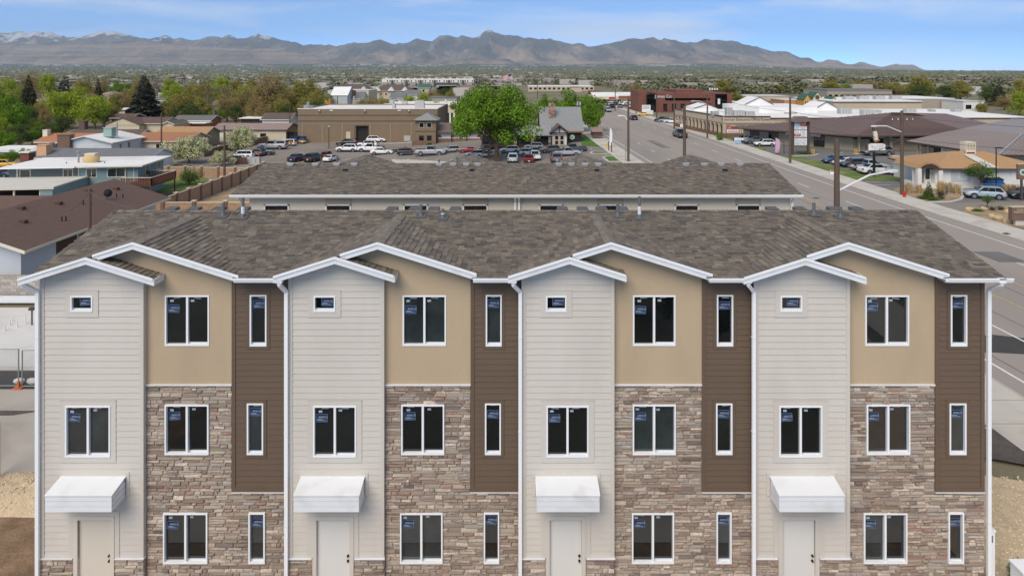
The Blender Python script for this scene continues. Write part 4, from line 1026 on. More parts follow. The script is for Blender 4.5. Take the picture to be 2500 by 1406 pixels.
def house(name, label, loc, W, D, H, kind, pitch, wall, roofm, trim='trim_cream', over=.45, wins=(), rot=0.0, chimney=None, cat='house', group=None, gable=None, extra=None):
    h = thing(name, label, cat, loc, group, rot, local=True)
    MB().box(-W/2, W/2, 0, D, -1.0, H).build('wall', mt[wall], h)
    o = over; t = .12; r = MB(); fb = MB()
    if kind == 'gx':
        rise = (D/2 + o) * pitch; zr = H + D/2 * pitch; ze = H - o * pitch
        for s in (0, 1):
            ye = -o if s == 0 else D + o
            r.prism([(-W/2 - o, ye, ze), (W/2 + o, ye, ze), (W/2 + o, D/2, zr), (-W/2 - o, D/2, zr)], (0, 0, t))
        MB().prism([(-W/2, 0, H - .02), (-W/2, D, H - .02), (-W/2, D/2, zr)], (W, 0, 0)).build('gable', mt[gable or wall], h)
        fb.box(-W/2 - o, W/2 + o, -o - .04, -o, ze - .06, ze + t)
        for x in (-W/2 - o - .03, W/2 + o):
            for s in (0, 1):
                ye = -o if s == 0 else D + o
                fb.prism([(x, ye, ze - .08), (x, ye, ze + t + .01), (x, D/2, zr + t + .01), (x, D/2, zr - .08)], (.03, 0, 0))
    elif kind == 'gy':
        zr = H + W/2 * pitch; ze = H - o * pitch
        for s in (-1, 1):
            xe = s * (W/2 + o); r.prism([(xe, -o, ze), (xe, D + o, ze), (0, D + o, zr), (0, -o, zr)], (0, 0, t))
            fb.prism([(xe, -o - .03, ze - .08), (0, -o - .03, zr - .08), (0, -o - .03, zr + t + .01), (xe, -o - .03, ze + t + .01)], (0, .03, 0))
            fb.box(xe - .03 * (s < 0), xe + .03 * (s > 0), -o, D + o, ze - .05, ze + t)
        MB().prism([(-W/2, 0, H - .02), (W/2, 0, H - .02), (0, 0, zr)], (0, D, 0)).build('gable', mt[gable or wall], h)
    elif kind == 'hip':
        m_ = min(W, D) / 2; zr = H + m_ * pitch; ze = H - o * pitch
        a = [(-W/2 - o, -o, ze), (W/2 + o, -o, ze), (W/2 + o, D + o, ze), (-W/2 - o, D + o, ze)]
        if W >= D: b = [(-W/2 + m_, D/2, zr), (W/2 - m_, D/2, zr)]; fs = [(0,1,5,4),(1,2,5),(2,3,4,5),(3,0,4)]
        else: b = [(0, m_, zr), (0, D - m_, zr)]; fs = [(0,1,4),(1,2,5,4),(2,3,5),(3,0,4,5)]
        r.add(a + b, fs + [(0,3,2,1)])
        fb.box(-W/2 - o - .02, W/2 + o + .02, -o - .04, -o, ze - .14, ze + .03).box(-W/2 - o - .03, -W/2 - o, -o, D + o, ze - .14, ze + .03).box(W/2 + o, W/2 + o + .03, -o, D + o, ze - .14, ze + .03)
    else:
        r.box(-W/2 - o, W/2 + o, -o, D + o, H, H + .16); fb.box(-W/2 - o - .03, W/2 + o + .03, -o - .03, -o, H - .04, H + .15).box(W/2 + o, W/2 + o + .03, -o, D + o, H - .04, H + .15)
        zr = H + .16
    rf = r.build('roof', mt[roofm], h)
    if fb.v: fb.build('fascia', mt[trim], h)
    for wd in wins:
        face, p, z, w, hh = wd[:5]; ring_window(h, face_xf(face, W, D, p, z), w, hh, *(wd[5:] or ('trim_cream',)))
    if chimney:
        for cx, cy, cw, cz, cm in ([chimney] if not isinstance(chimney, list) else chimney):
            c = MB().box(cx - cw/2, cx + cw/2, cy - cw/2, cy + cw/2, H - .2, cz); c.box(cx - cw/2 - .06, cx + cw/2 + .06, cy - cw/2 - .06, cy + cw/2 + .06, cz, cz + .1); c.build('chimney', mt[cm], rf)
    return h
def at(u0, u1, d): return GX((u0 + u1) / 2, d), (u1 - u0) / F * d
def roof_bits(h, spots, m='vent_metal', size=(.3, .3, .14), name='roof_vent'):
    for x, y, z in spots: MB().box(x - size[0]/2, x + size[0]/2, y - size[1]/2, y + size[1]/2, z - .1, z + size[2]).build(name, mt[m], h)

# brown roofed house by the left edge
h = house('ranch_house', 'low house with dark brown shingle roof beside the front building, at left', (-36.4, 44.4, 0), 8.4, 16.6, 3.27, 'gy', .33, 'wall_lightgrey', 'roof_brown', 'trim_cream', .9,
          [('R', 6.2, 2.2, .9, 1.2, 'wall_white'), ('R', 10.5, 2.2, 1.6, 1.0, 'wall_white'), ('R', 14.2, 2.2, .9, 1.0, 'wall_white')])
MB().box(4.18, 4.23, 3.4, 5.6, .4, 3.2).build('wall_panel', mt['wood_dark'], h); MB().box(4.18, 4.23, 7.0, 9.4, .4, 3.2).build('wall_panel', mt['wood_dark'], h); MB().box(4.18, 4.23, 11.6, 13.5, .4, 3.2).build('wall_panel', mt['wood_dark'], h)
zs = lambda x: 3.27 + (4.2 - x) * .33 + .12
for x, y in ((.6, 5.0), (1.3, 8.0), (.7, 12.5), (1.6, 15.0), (2.2, 3.0)): roof_bits(h, [(x, y, zs(x))], 'wood_dark', (.4, .4, .16))
for x, y in ((2.3, 9.4), (2.6, 9.9), (3.0, 13.6), (3.4, 5.2), (3.5, 5.5), (2.7, 13.2)): MB().cone((x, y, zs(x) - .1), (x, y, zs(x) + .32), .045, .045, 8).build('vent_pipe', mt['bin_black'], h)
for x, y in ((2.6, 12.0),): MB().cone((x, y, zs(x)), (x + .1, y, zs(x) + .55), .02, .02, 6).cone((x + .1, y - .02, zs(x) + .55), (x + .18, y - .1, zs(x) + .58), .33, .02, 14).build('satellite_dish', mt['bin_black'], h)
wing = MB(); wing.prism([(-.4, 9.2, 3.0), (-.4, 12.2, 4.22), (-.4, 15.2, 3.0)], (-17, 0, 0)); wing.prism([(-5.1, 10, -1), (-17, 10, -1), (-17, 14.4, -1), (-5.1, 14.4, -1)], (0, 0, 4)); wing.build('roof_wing', mt['roof_brown'], h)
# block wall in front of it
w = thing('block_wall', 'grey concrete block wall below the brown roofed house', 'wall', (-33, 43.2, 0))
wb = MB().box(-48, -22, 43.2, 43.4, 0, 1.62).build('wall_body', mt['mortar'], w)
BLK = MB().add([(.006,0,.006),(.394,0,.006),(.394,0,.194),(.006,0,.194),(.012,-.012,.012),(.388,-.012,.012),(.388,-.012,.188),(.012,-.012,.188)], [(0,1,5,4),(1,2,6,5),(2,3,7,6),(3,0,4,7),(4,5,6,7)]).mesh('block', mt['block_grey'])
rest = MB()
for r_ in range(8):
    for c in range(-7, 60):
        x = -26.2 - c * .4 + (.2 if r_ % 2 else 0)
        if -34.6 < x < -28.6: o = link('block', BLK, wb); o.location = (x, 43.2, r_ * .2)
# turquoise house
loc, W = at(10, 335, 92.8)
loc = V((-60.3, 93.2, -3.2)); HR = math.radians(7)
h = house('flat_roof_house', 'turquoise two level house with a white flat roof, left', loc, 16.4, 9.0, 4.62, 'flat', 0, 'wall_teal', 'roof_white', 'trim_cream', .85,
          [('F', 2.2, 3.75, 1.2, 1.1, 'trim_cream', 'grey_glass', .1, 2), ('F', 5.4, 3.75, 2.2, 1.1, 'trim_cream', 'grey_glass', .1, 2), ('F', -.8, 3.75, 1.1, 1.1, 'trim_cream', 'grey_glass', .1, 2), ('F', -6.2, 3.6, 1.2, 1.4, 'trim_cream', 'grey_glass', .1, 1), ('R', 3.0, 3.7, 1.0, 1.6, 'trim_cream', 'grey_glass', .1, 1), ('R', 7.2, 3.75, 1.2, 1.1, 'trim_cream', 'grey_glass', .1, 2)], HR)
MB().box(-8.2, .55, -.02, .02, 2.3, 4.6).build('slate_wall', mt['wall_slate'], h)
MB().box(.5, .62, -.06, 0, 2.0, 4.6).build('corner_trim', mt['trim_cream'], h); MB().box(7.6, 7.72, -.06, 0, 0, 4.6).build('corner_trim', mt['trim_cream'], h); MB().box(6.6, 6.68, -.2, -.1, .5, 4.6).build('downspout', mt['trim_cream'], h); MB().box(-7.3, -7.1, -.06, 0, 2.3, 4.6).build('corner_trim', mt['trim_cream'], h)
MB().box(-9.05, .6, -1.3, -.85, 4.62, 4.79).build('roof_step', mt['roof_white'], h)
cp = MB().box(-11.5, 1.9, -9.0, -.02, 3.18, 3.36).build('carport_roof', mt['roof_whitegrey'], h); MB().box(-11.6, 2.0, -9.06, -9.0, 3.08, 3.34).build('carport_fascia', mt['trim_cream'], h)
for x in (-6.6, -2.7, .3): MB().box(x - .09, x + .09, -8.8, -8.6, 0, 3.2).build('carport_post', mt['trim_cream'], h)
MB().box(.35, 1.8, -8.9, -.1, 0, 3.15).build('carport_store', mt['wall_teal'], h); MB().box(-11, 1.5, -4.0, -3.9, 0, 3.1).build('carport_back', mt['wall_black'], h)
st_ = thing('white_stairs', 'white open stair leaning under the carport of the turquoise house', 'stairs', tuple(h.matrix_basis @ V((-9.4, -8.0, 0))), rot=HR, local=True)
for k in range(9): MB().box(-.5, .5, .25 * k, .25 * k + .24, .3 * k, .3 * k + .06).build('step', mt['trim_cream'], st_)
for x in (-.52, .5): MB().prism([(x, 0, -.1), (x, 0, .15), (x, 2.3, 2.8), (x, 2.3, 2.5)], (.05, 0, 0)).build('stringer', mt['trim_cream'], st_)
tp = thing('covered_cooler', 'cooler wrapped in a tan tarp on the white flat roof', 'cooler', tuple(h.matrix_basis @ V((.6, 3.4, 4.78))), rot=HR, local=True)
mb = MB()
for k, (r0, z) in enumerate(((.95, 0), (1.08, .35), (1.02, .8), (.82, 1.1))):
    for i in range(12): mb.v.append((r0 * math.cos(i * math.pi / 6) * (1 + R.uniform(-.09, .09)), r0 * .8 * math.sin(i * math.pi / 6), z))
    if k: mb.f += [((k-1)*12+i, (k-1)*12+(i+1) % 12, k*12+(i+1) % 12, k*12+i) for i in range(12)]
mb.f.append(tuple(range(36, 48))); mb.m = [0] * len(mb.f); mb.build('tarp', mt['tarp'], tp, 60); MB().box(-.7, .7, -.55, .55, 1.1, 1.28).build('cooler_top', mt['trim_cream'], tp)
MB().cone((-1.0, 3.2, 4.7), (-1.0, 3.2, 6.3), .13, .13, 8).cone((-1.0, 3.2, 6.3), (-1.0, 3.2, 6.5), .24, .24, 8).build('flue', mt['metal_grey'], h)
for x, y in ((1.9, 3.0), (-2.2, 2.4), (2.9, 2.2)): MB().cone((x, y, 4.7), (x, y, 4.98), .06, .06, 6).build('vent_pipe', mt['bin_black'], h)
dk = thing('wooden_deck', 'dark red wooden deck with railing at the side of the turquoise house', 'deck', (-50.2, 95, -3.2))
dx0, dx1, dy0, dy1 = -52.6, -48.6, 91.0, 97.5
MB().box(dx0, dx1, dy0, dy1, -.9, -.72).build('deck_floor', mt['wood_dark'], dk)
for a, b in (((dx0, dy0), (dx1, dy0)), ((dx1, dy0), (dx1, dy1)), ((dx0, dy1), (dx1, dy1))):
    A, C_ = V((*a, 0)), V((*b, 0)); MB().bar(A + V((0,0,.3)), C_ + V((0,0,.3)), .1, .07).build('rail', mt['trim_cream' if a[0] != b[0] or 1 else 'cedar'], dk)
    n_ = int((C_ - A).length / .22)
    for k in range(n_ + 1):
        p_ = A.lerp(C_, k / n_); MB().box(p_.x - .06, p_.x + .06, p_.y - .03, p_.y + .03, -.72, .28).build('baluster', mt['cedar'], dk)
for x, y in ((dx0 + .1, dy0 + .1), (dx1 - .1, dy0 + .1), (dx1 - .1, dy1 - .1)): MB().box(x - .07, x + .07, y - .07, y + .07, -3.2, -.9).build('deck_post', mt['cedar'], dk)
# houses beyond, nearest first
def add(u0, u1, d, *a, name='house', **k):
    loc, W = at(u0, u1, d); return house(name, a[0], loc, W, *a[1:], **k)
GRP = 'small houses left of the warehouse'
h = add(92, 366, 119, 'grey gabled house just behind the white flat roof', 8.0, 2.55, 'gx', .28, 'wall_white', 'roof_grey', 'wall_white', .4, group=GRP, chimney=(-9.6, 1.5, 1.7, 4.6, 'tan_chimney'))
h = add(145, 272, 133, 'pale grey house with low white gable and brown chimney', 11.0, 3.75, 'gy', .24, 'wall_lightgrey', 'roof_white', 'wall_white', .5, group=GRP,
        wins=[('R', 3, 2.6, .7, 1.0, 'wall_white'), ('R', 6, 2.6, .7, 1.0, 'wall_white')])
MB().box(-4.9, -2.5, -.9, .6, 0, 5.2).box(-5.0, -2.4, -1.0, .7, 5.2, 5.35).build('chimney', mt['brick_dark'], h); MB().box(-6.8, -5.4, -.3, .5, 0, 3.7).build('side_panel', mt['charcoal'], h)
MB().box(2.0, 3.6, 2.5, 4.1, 4.6, 6.3).build('cooler', mt['cooler_green'], h); MB().box(1.9, 3.7, 2.4, 4.2, 6.3, 6.42).build('cooler_top', mt['hvac'], h); MB().cone((4.3, 3.2, 4.6), (4.3, 3.2, 7.4), .13, .13, 8).build('flue', mt['metal_grey'], h)
for k in range(5): MB().box(1.6, 2.4, -.09, -.03, 1.2 + .5 * k, 1.26 + .5 * k).build('ladder_rung', mt['wall_white'], h)
add(92, 290, 141, 'house with orange brown roof behind the brown chimney', 8.5, 3.05, 'gx', .30, 'wall_beige', 'roof_orange', 'trim_cream', .5, group=GRP, chimney=(-8.6, 3.0, 1.0, 5.2, 'trim_cream'))
add(155, 325, 151, 'house with grey brown shingles and white gable edge, behind the orange roof', 9.5, 2.6, 'gx', .34, 'wall_white', 'roof_dark', 'wall_white', .6, group=GRP, chimney=(-6.6, 5.2, 1.4, 6.1, 'roof_brown'))
h = add(328, 458, 144, 'cream house with long rust coloured roof, left of the blossom trees', 9.5, 2.95, 'gx', .27, 'wall_cream', 'roof_rust', 'trim_cream', .55, group=GRP,
        wins=[('F', -.3, 1.7, 1.4, 1.1, 'trim_cream', 'dark_glass', .08, 2), ('F', 4.2, 1.7, 1.6, 1.2, 'trim_cream', 'grey_glass', .08, 2)])
MB().box(-2.9, -1.9, -.05, 0, .1, 2.1).build('door', mt['wall_lightgrey'], h)
add(380, 495, 157, 'tan roofed house behind the rust roof, gable to the right', 9.0, 2.9, 'gx', .33, 'wall_khaki', 'roof_tan', 'trim_cream', .6, group=GRP)
h = add(285, 395, 192, 'beige gabled house with dark brown roof below the tall spruce', 10.0, 2.9, 'gx', .26, 'wall_beige', 'roof_brown', 'trim_cream', .5, group=GRP)
MB().prism([(-7.8, -3, 2.6), (-3, -3, 4.4), (1.6, -3, 2.6)], (0, 6, 0)).build('front_gable', mt['wall_beige'], h); MB().prism([(-8.2, -3.2, 2.55), (-3, -3.2, 4.5), (2, -3.2, 2.55), (2, -3.2, 2.75), (-3, -3.2, 4.7), (-8.2, -3.2, 2.75)], (0, 7, 0)).build('roof_wing', mt['roof_brown'], h); MB().box(-7.8, 1.6, -2.9, 0, 0, 2.6).build('wall_wing', mt['wall_beige'], h)
add(398, 424, 190, 'small beige gable end right of the brown roof', 8.0, 2.9, 'gy', .42, 'wall_beige', 'roof_dark', 'trim_cream', .4, group=GRP)
h = add(424, 512, 203, 'grey roofed house with a white carport left of the mauve roof', 8.0, 2.9, 'gx', .30, 'wall_rust', 'roof_greygreen', 'wall_white', .5, group=GRP, chimney=(4.5, 5.0, .9, 5.6, 'roof_dark'))
MB().box(-1, 6.5, -5, -.6, 2.35, 2.5).build('carport_roof', mt['roof_white'], h)
h = add(520, 698, 169, 'long cream house with mauve roof beside the warehouse', 9.0, 3.1, 'gx', .26, 'wall_beige', 'roof_mauve', 'trim_brown', .4, group=GRP,
        wins=[('F', 3.4, 1.7, 1.5, 1.0, 'wall_white'), ('F', -2.0, 1.7, 1.2, 1.0, 'wall_white')])
MB().box(-7.4, -6.2, -.06, 0, .2, 2.3).build('door', mt['wall_white'], h)
add(588, 640, 212, 'small white sheds with dark eaves behind the mauve roof', 7.0, 2.8, 'flat', 0, 'wall_darkbrown', 'roof_white', 'wall_white', .7, group=GRP)
add(640, 706, 206, 'house with brown roof and white gable behind the mauve roof', 9.0, 3.0, 'gx', .35, 'wall_white', 'roof_dark', 'wall_white', .5, group=GRP)
add(270, 305, 235, 'low building with bluish white roof behind the lime tree', 10, 4.2, 'flat', 0, 'wall_beige', 'roof_white', 'trim_cream', .6, group=GRP)
add(272, 318, 215, 'dark brown shed roof left of the tall spruce', 8, 2.8, 'gx', .25, 'wall_darkbrown', 'roof_brown', 'wall_white', .5, group=GRP)
FAR = 'far houses among the trees'
for u0, u1, d, lab, hh, w_, r_ in ((-30, 50, 300, 'far grey roofed house at the left edge among trees', 5.2, 'wall_cream', 'roof_grey'), (193, 232, 310, 'far white house with grey hip roof above the lime tree', 5.6, 'wall_white', 'roof_grey'),
                            (248, 276, 330, 'far house with pinkish walls left of the tall spruce', 6.4, 'wall_tan', 'roof_mauve'), (382, 408, 300, 'far grey house right of the tall spruce', 5.6, 'wall_grey', 'roof_dark'),
                            (452, 486, 310, 'far house with white gable in the middle of the trees', 5.4, 'wall_white', 'roof_grey'), (80, 112, 290, 'far tan roofed house between the two dark conifers', 5.0, 'wall_cream', 'roof_mauve')):
    loc, W = at(u0, u1, d); house('far_house', lab, loc, W, 9, hh, 'hip', .4, w_, r_, 'trim_cream', .4, [('F', -W/4, 3.6, 1.2, 1.2), ('F', W/4, 3.6, 1.2, 1.2)], group=FAR)
# things between the left edge and the orange roof
o = thing('white_carport_roof', 'long white flat roof at the left edge behind the jeep', 'roof', tuple(GX(40, 140))); x0, x1 = Xu(-40, 140), Xu(92, 140)
MB().box(x0, x1, 140, 143, Zv(372, 140), Zv(366, 140)).build('fascia', mt['wall_white'], o); MB().box(x0, x1, 140, 147, Zv(366, 140), Zv(366, 140) + .15).build('roof', mt['roof_white'], o); MB().box(x0, x1, 141, 146, -3.2, Zv(372, 140)).build('wall', mt['wall_lightgrey'], o)
o = thing('brick_shed', 'small red brick shed with white cap left of the tan chimney', 'shed', tuple(GX(60, 121))); x0, x1 = Xu(49, 121), Xu(70, 121)
MB().box(x0, x1, 121, 122.6, -3.2, Zv(374, 121)).build('wall', mt['brick_red'], o); MB().box(x0 - .2, x1 + .2, 120.8, 122.8, Zv(374, 121), Zv(371, 121)).build('cap', mt['wall_white'], o)
# precast brick-pattern fence, panels between posts
def fence(label, pts, h, name='brick_fence', cap='fence_cap', step=3.0, group=None, m='fence_brick'):
    f = thing(name, label, 'fence', tuple(pts[0]), group)
    for a, b in zip(pts, pts[1:]):
        a, b = V(a), V(b); n = max(1, round((b - a).length / step)); t = (b - a).normalized()
        for k in range(n + 1):
            p = a.lerp(b, k / n)
            if k < n:
                q = a.lerp(b, (k + 1) / n); MB().bar(p + V((0, 0, h/2 - .08)), q + V((0, 0, h/2 - .08)), .12, h - .16).build('panel', mt[m], f); MB().bar(p + V((0, 0, h - .06)), q + V((0, 0, h - .06)), .17, .1).build('coping', mt[cap], f)
            MB().bar(p + V((0, 0, -.2)), p + V((0, 0, h + .06)), .34, .34, 0, (0, 1, 0)).build('post', mt['brick_dark' if m == 'fence_brick' else m], f)
            MB().bar(p + V((0, 0, h + .06)), p + V((0, 0, h + .16)), .46, .46, 0, (0, 1, 0)).build('post_cap', mt[cap], f)
    return f
def gp(u, d, x=None): p = GX(u, d); return (p.x, p.y, p.z)
fence('brick pattern fence running back along the lawn towards the parking lot', [(-39.6, 70.5, -1.6), (-39.2, 106, -1.6)], 1.9)
fence('brick pattern fence behind the back lawn, facing the camera', [(-61, 114.5, -3.2), (-40.5, 112, -3.2)], 1.75)
fence('low brick fence between the two townhouse rows at left', [(-39.2, 69.6, -1.6), (-20, 69.6, -1.6)], 2.8)
fence('brown wall behind the parked pickups at the left lot edge', [(-64, 140, -3.2), (-61, 176, -3.2)], 1.6, step=6, m='brick_dark')
# wooden fence by the rust roofed house
f = thing('wooden_fence', 'weathered dark wooden fence below the cream house', 'fence', gp(320, 138))
x0, x1 = Xu(316, 138), Xu(404, 138); k = 0
while x0 + k * .3 < x1:
    hh = 1.75 + R.uniform(-.06, .06); MB().box(x0 + k*.3, x0 + k*.3 + .28, 138, 138.04, -3.2, -3.2 + hh).build('plank', mt['wood_post'], f); k += 1
MB().box(x0, x1, 138.04, 138.1, -2.0, -1.9).build('rail', mt['wood_post'], f)

# ================================================================== commercial buildings
def cells_build(mb, x0, x1, z0, z1, holes, y0, y1, m=0):
    for c in cells(x0, x1, z0, z1, holes): mb.box(c[0], c[1], y0, y1, c[2], c[3], m)
    return mb
# brown block warehouse
d = 168.0; X0, X1 = Xu(727, d), Xu(1068, d); Z0, Z1 = -3.4, Zv(267, d)
w = thing('warehouse', 'long brown block warehouse with flat roof behind the left parking lot', 'warehouse', ((X0 + X1) / 2, d, -3.2))
ox0, ox1, oz = Xu(868, d), Xu(898, d), Zv(309, d)
mb = MB(); cells_build(mb, X0, X1, Z0, Z1, [(ox0, ox1, -5, oz)], d, d + .4); mb.box(X0, X0 + .4, d + .4, d + 26, Z0, Z1).box(X1 - .4, X1, d + .4, d + 26, Z0, Z1).box(X0, X1, d + 25.6, d + 26, Z0, Z1)
mb.build('wall', mt['block_khaki'], w)
MB().box(X0 + .4, X1 - .4, d + .4, d + 25.6, Z1 - .45, Z1 - .3).build('roof', mt['roof_white'], w)
MB().box(X0 - .1, X1 + .1, d - .08, d + .45, Z1, Z1 + .18).build('parapet_cap', mt['wall_white'], w)
for v in (282, 296): z = Zv(v, d); MB().box(X0, X1, d - .05, d, z - .08, z + .08).build('band', mt['trim_brown'], w)
z = Zv(302, d)
for u in (738, 787, 836, 868, 904, 953, 1004): x = Xu(u, d); MB().box(x - .12, x + .12, d - .06, d, Z0, z).build('pilaster', mt['wall_khaki'], w)
MB().box(X0 + 1.1, X1, d - .055, d, z - .08, z + .06).build('band', mt['wall_khaki'], w)
MB().box(ox0, ox1, d + .6, d + 8, Z0, oz).build('bay_interior', mt['wall_black'], w)
MB().box(ox0 - .2, ox0, d - .1, d + .1, Z0, oz + .2).box(ox1, ox1 + .2, d - .1, d + .1, Z0, oz + .2).box(ox0, ox1, d - .1, d + .1, oz, oz + .25).build('bay_frame', mt['wall_darkbrown'], w)
x = Xu(845, d); MB().box(x, x + 1.05, d - .05, d + .02, -3.2, Zv(322, d)).build('door', mt['wall_beige'], w)
for u in (780, 891, 999): x = Xu(u, d); z = Zv(273, d); MB().cone((x, d - .35, z), (x, d - .02, z + .5), .3, .08, 8).build('wall_light', mt['hvac'], w)
for u in (809, 975): x = Xu(u, d); z = Zv(268.5, d); MB().box(x - .4, x + .4, d - .12, d - .02, z - .3, z - .05).build('scupper', mt['wall_white'], w)
for u, uw, hh in ((750, 12, .9), (758, 8, .7), (962, 7, 1.3), (1025, 22, 1.6)):
    x = Xu(u, d + 7); ww = uw / F * (d + 7); MB().box(x - ww/2, x + ww/2, d + 6, d + 8, Z1 - .3, Z1 - .3 + hh).build('roof_unit', mt['hvac'], w)
x = Xu(752, d + 5); MB().cone((x, d + 5, Z1), (x, d + 5, Z1 + 1.6), .35, .35, 8).build('flue', mt['metal_grey'], w)
for k in range(3):
    x = Xu(728, d) + k * 1.3; MB().tube([(x, d + 2, Z1), (x, d + 2, Z1 + .8), (x + 1.2, d + 2, Z1 + .8)], .04, 5).build('roof_rail', mt['metal_grey'], w)
# two storey entry tower
d2 = 158.0; a, b = Xu(1014, d2), Xu(1064, d2); zt = Zv(291, d2)
g = terr((a + b) / 2, d2)
t = house('entry_tower', 'two storey brown block tower with grey hip roof at the warehouse corner', ((a + b) / 2, d2, g), b - a, b - a + 1, zt - g, 'hip', .55, 'block_khaki', 'roof_stone', 'trim_brown', .55, cat='tower',
          wins=[('F', -.95, Zv(306, d2) - g, .95, 1.0, 'hvac', 'dark_glass', .1, 1), ('F', .85, Zv(306, d2) - g, .95, 1.0, 'hvac', 'dark_glass', .1, 1), ('F', -.95, Zv(338, d2) - g, .95, 1.1, 'trim_brown', 'dark_glass', .1, 1), ('F', .85, Zv(338, d2) - g, .95, 1.1, 'trim_brown', 'dark_glass', .1, 1)])
zb = Zv(321, d2) - g; MB().box(-(b-a)/2 - .03, (b-a)/2 + .03, -.04, 0, zb - .08, zb + .08).build('band', mt['trim_brown'], t)
MB().box(-2.9, 2.6, -1.6, -1.2, -.2, 1.0).build('planter_wall', mt['brick_dark'], t)
# shed roofed wing with the red and white mural
d3 = 160.0; a, b = Xu(1066, d3), Xu(1190, d3); g = terr(a + 4, d3)
s = thing('mural_wing', 'low wing with brown shed roof and red and white painted wall beside the tower', 'building', ((a + b) / 2, d3, g))
MB().box(a, b, d3, d3 + 10, g - .5, Zv(322, d3)).build('wall', mt['wall_white'], s)
MB().prism([(a, d3 - 1.2, Zv(322, d3 - 1.2)), (a, d3 + 7, Zv(300, d3 + 7)), (a, d3 + 7, Zv(302, d3 + 7)), (a, d3 - 1.2, Zv(324, d3 - 1.2))], (b - a, 0, 0)).build('roof', mt['metal_brown'], s)
for u in (1069, 1100, 1132, 1165): x = Xu(u, d3); MB().prism([(x, d3 - .03, g + 1.0), (x + 1.0, d3 - .03, g + 1.0), (x + .6, d3 - .03, Zv(330, d3)), (x + .1, d3 - .03, Zv(330, d3))], (0, .02, 0)).build('painted_panel', mt['sign_red'], s)
MB().box(a, b, d3 - .6, d3 - .3, g - .3, g + .75).build('low_wall', mt['brick_dark'], s)
for k in range(4): x = a + .2 + k * 3.4; MB().box(x - .09, x + .09, d3 - 1.1, d3 - .92, g, Zv(324, d3 - 1)).build('porch_post', mt['wall_black'], s)
for k in range(26): MB().box(a + .3 + k * .4, a + .5 + k * .4, d3 - .58, d3 - .5, g + .75, g + .95).build('scalloped_edge', mt['wall_white'], s)
# beige building behind
d4 = 214.0; a, b = Xu(932, d4), Xu(1135, d4); g = terr(a + 10, d4); zt = Zv(258, d4)
s = thing('beige_store', 'beige flat roofed store with white columns behind the warehouse', 'store', ((a + b) / 2, d4, g))
MB().box(a, b, d4, d4 + 22, g - .5, zt).build('wall', mt['wall_beige'], s); MB().box(a - .2, b + .2, d4 - .2, d4 + 22.2, zt, zt + .3).build('roof', mt['roof_white'], s)
for k in range(9):
    x = Xu(1068, d4) + k * 1.25; MB().box(x, x + .55, d4 - .9, d4 - .4, g, Zv(276, d4)).build('column', mt['wall_white'], s)
MB().box(Xu(1066, d4), b, d4 - .1, d4, g, Zv(276, d4)).build('shop_glass', mt['dark_glass'], s)
for u, uw, hh in ((957, 10, 1.2), (988, 12, .9), (1025, 20, 1.1)): x = Xu(u, d4 + 5); ww = uw / F * d4; MB().box(x - ww/2, x + ww/2, d4 + 4, d4 + 6, zt, zt + hh + .3).build('roof_unit', mt['hvac'], s)
x = Xu(1089, d4 + 3); MB().cone((x, d4 + 3, zt), (x, d4 + 3, zt + 1.0), .06, .06, 6).cone((x, d4 + 3, zt + 1.2), (x + .25, d4 + 2.9, zt + 1.3), .7, .1, 12).build('satellite_dish', mt['wall_white'], s)
# restaurant lodge
d = 140.0; g = terr(8, d)
L_ = thing('restaurant_lodge', 'dark timber lodge with steep grey roof and round emblem behind the parked cars', 'restaurant', (6, d, g))
a, b = Xu(1318, d), Xu(1424, d); ze = Zv(322, d - .5); dr_ = d + 6.5; zr = Zv(263, dr_)
MB().box(a + .3, b - .4, d, d + 13, g - .5, ze + .2).build('wall', mt['wall_black'], L_)
MB().prism([(a + .35, d, ze), (a + .35, d + 13, ze), (a + .35, dr_, zr - .3)], (b - a - .75, 0, 0)).build('gable', mt['wall_black'], L_)
rr_ = MB(); b2 = Xu(1428, dr_) ; rr_.prism([(a, d - .6, ze), (b + .1, d - .6, ze), (b + .1, dr_, zr), (a, dr_, zr)], (0, 0, .15)); rr_.prism([(a, dr_, zr), (b + .1, dr_, zr), (b + .1, d + 13.6, ze), (a, d + 13.6, ze)], (0, 0, .15))
lr = rr_.build('roof', mt['roof_stone'], L_); MB().box(a, b + .1, d - .66, d - .6, ze - .18, ze + .12).build('fascia', mt['wall_rust'], L_)
mb = MB(); cx0, cx1 = Xu(1340, d + 3.5), Xu(1353, d + 3.5)
for k in range(13):
    for j in range(3): mb.box(cx0 + j * .4 + R.uniform(-.05, .05), cx0 + j * .4 + .4 + R.uniform(-.05, .05), d + 3.0 + R.uniform(-.06, .06), d + 4.2, ze + 2.0 + k * .28, ze + 2.26 + k * .28)
mb.build('chimney', mt['river_stone'], lr)
a2, b3 = Xu(1176, d - 2), Xu(1346, d - 2); zp = Zv(330, d - 3)
MB().prism([(a2, d - 4, Zv(330, d - 4)), (a2, d + .4, Zv(307, d)), (a2, d + .4, Zv(309, d)), (a2, d - 4, Zv(332, d - 4))], (b3 - a2, 0, 0)).build('porch_roof', mt['metal_grey'], L_)
for k in range(int((b3 - a2) / .6)): x = a2 + k * .6; MB().prism([(x, d - 4, Zv(330, d - 4) + .05), (x, d + .4, Zv(307, d) + .05), (x, d + .4, Zv(307, d) - .02), (x, d - 4, Zv(330, d - 4) - .02)], (.05, 0, 0)).build('roof_seam', mt['metal_grey'], L_)
MB().box(a2, b3, d - 3, d + 8, g - .4, Zv(331, d)).build('porch_room', mt['wall_darkbrown'], L_)
MB().box(a2, a + 1, d + 2, d + 9, g, Zv(309, d) ).build('back_room', mt['wall_black'], L_)
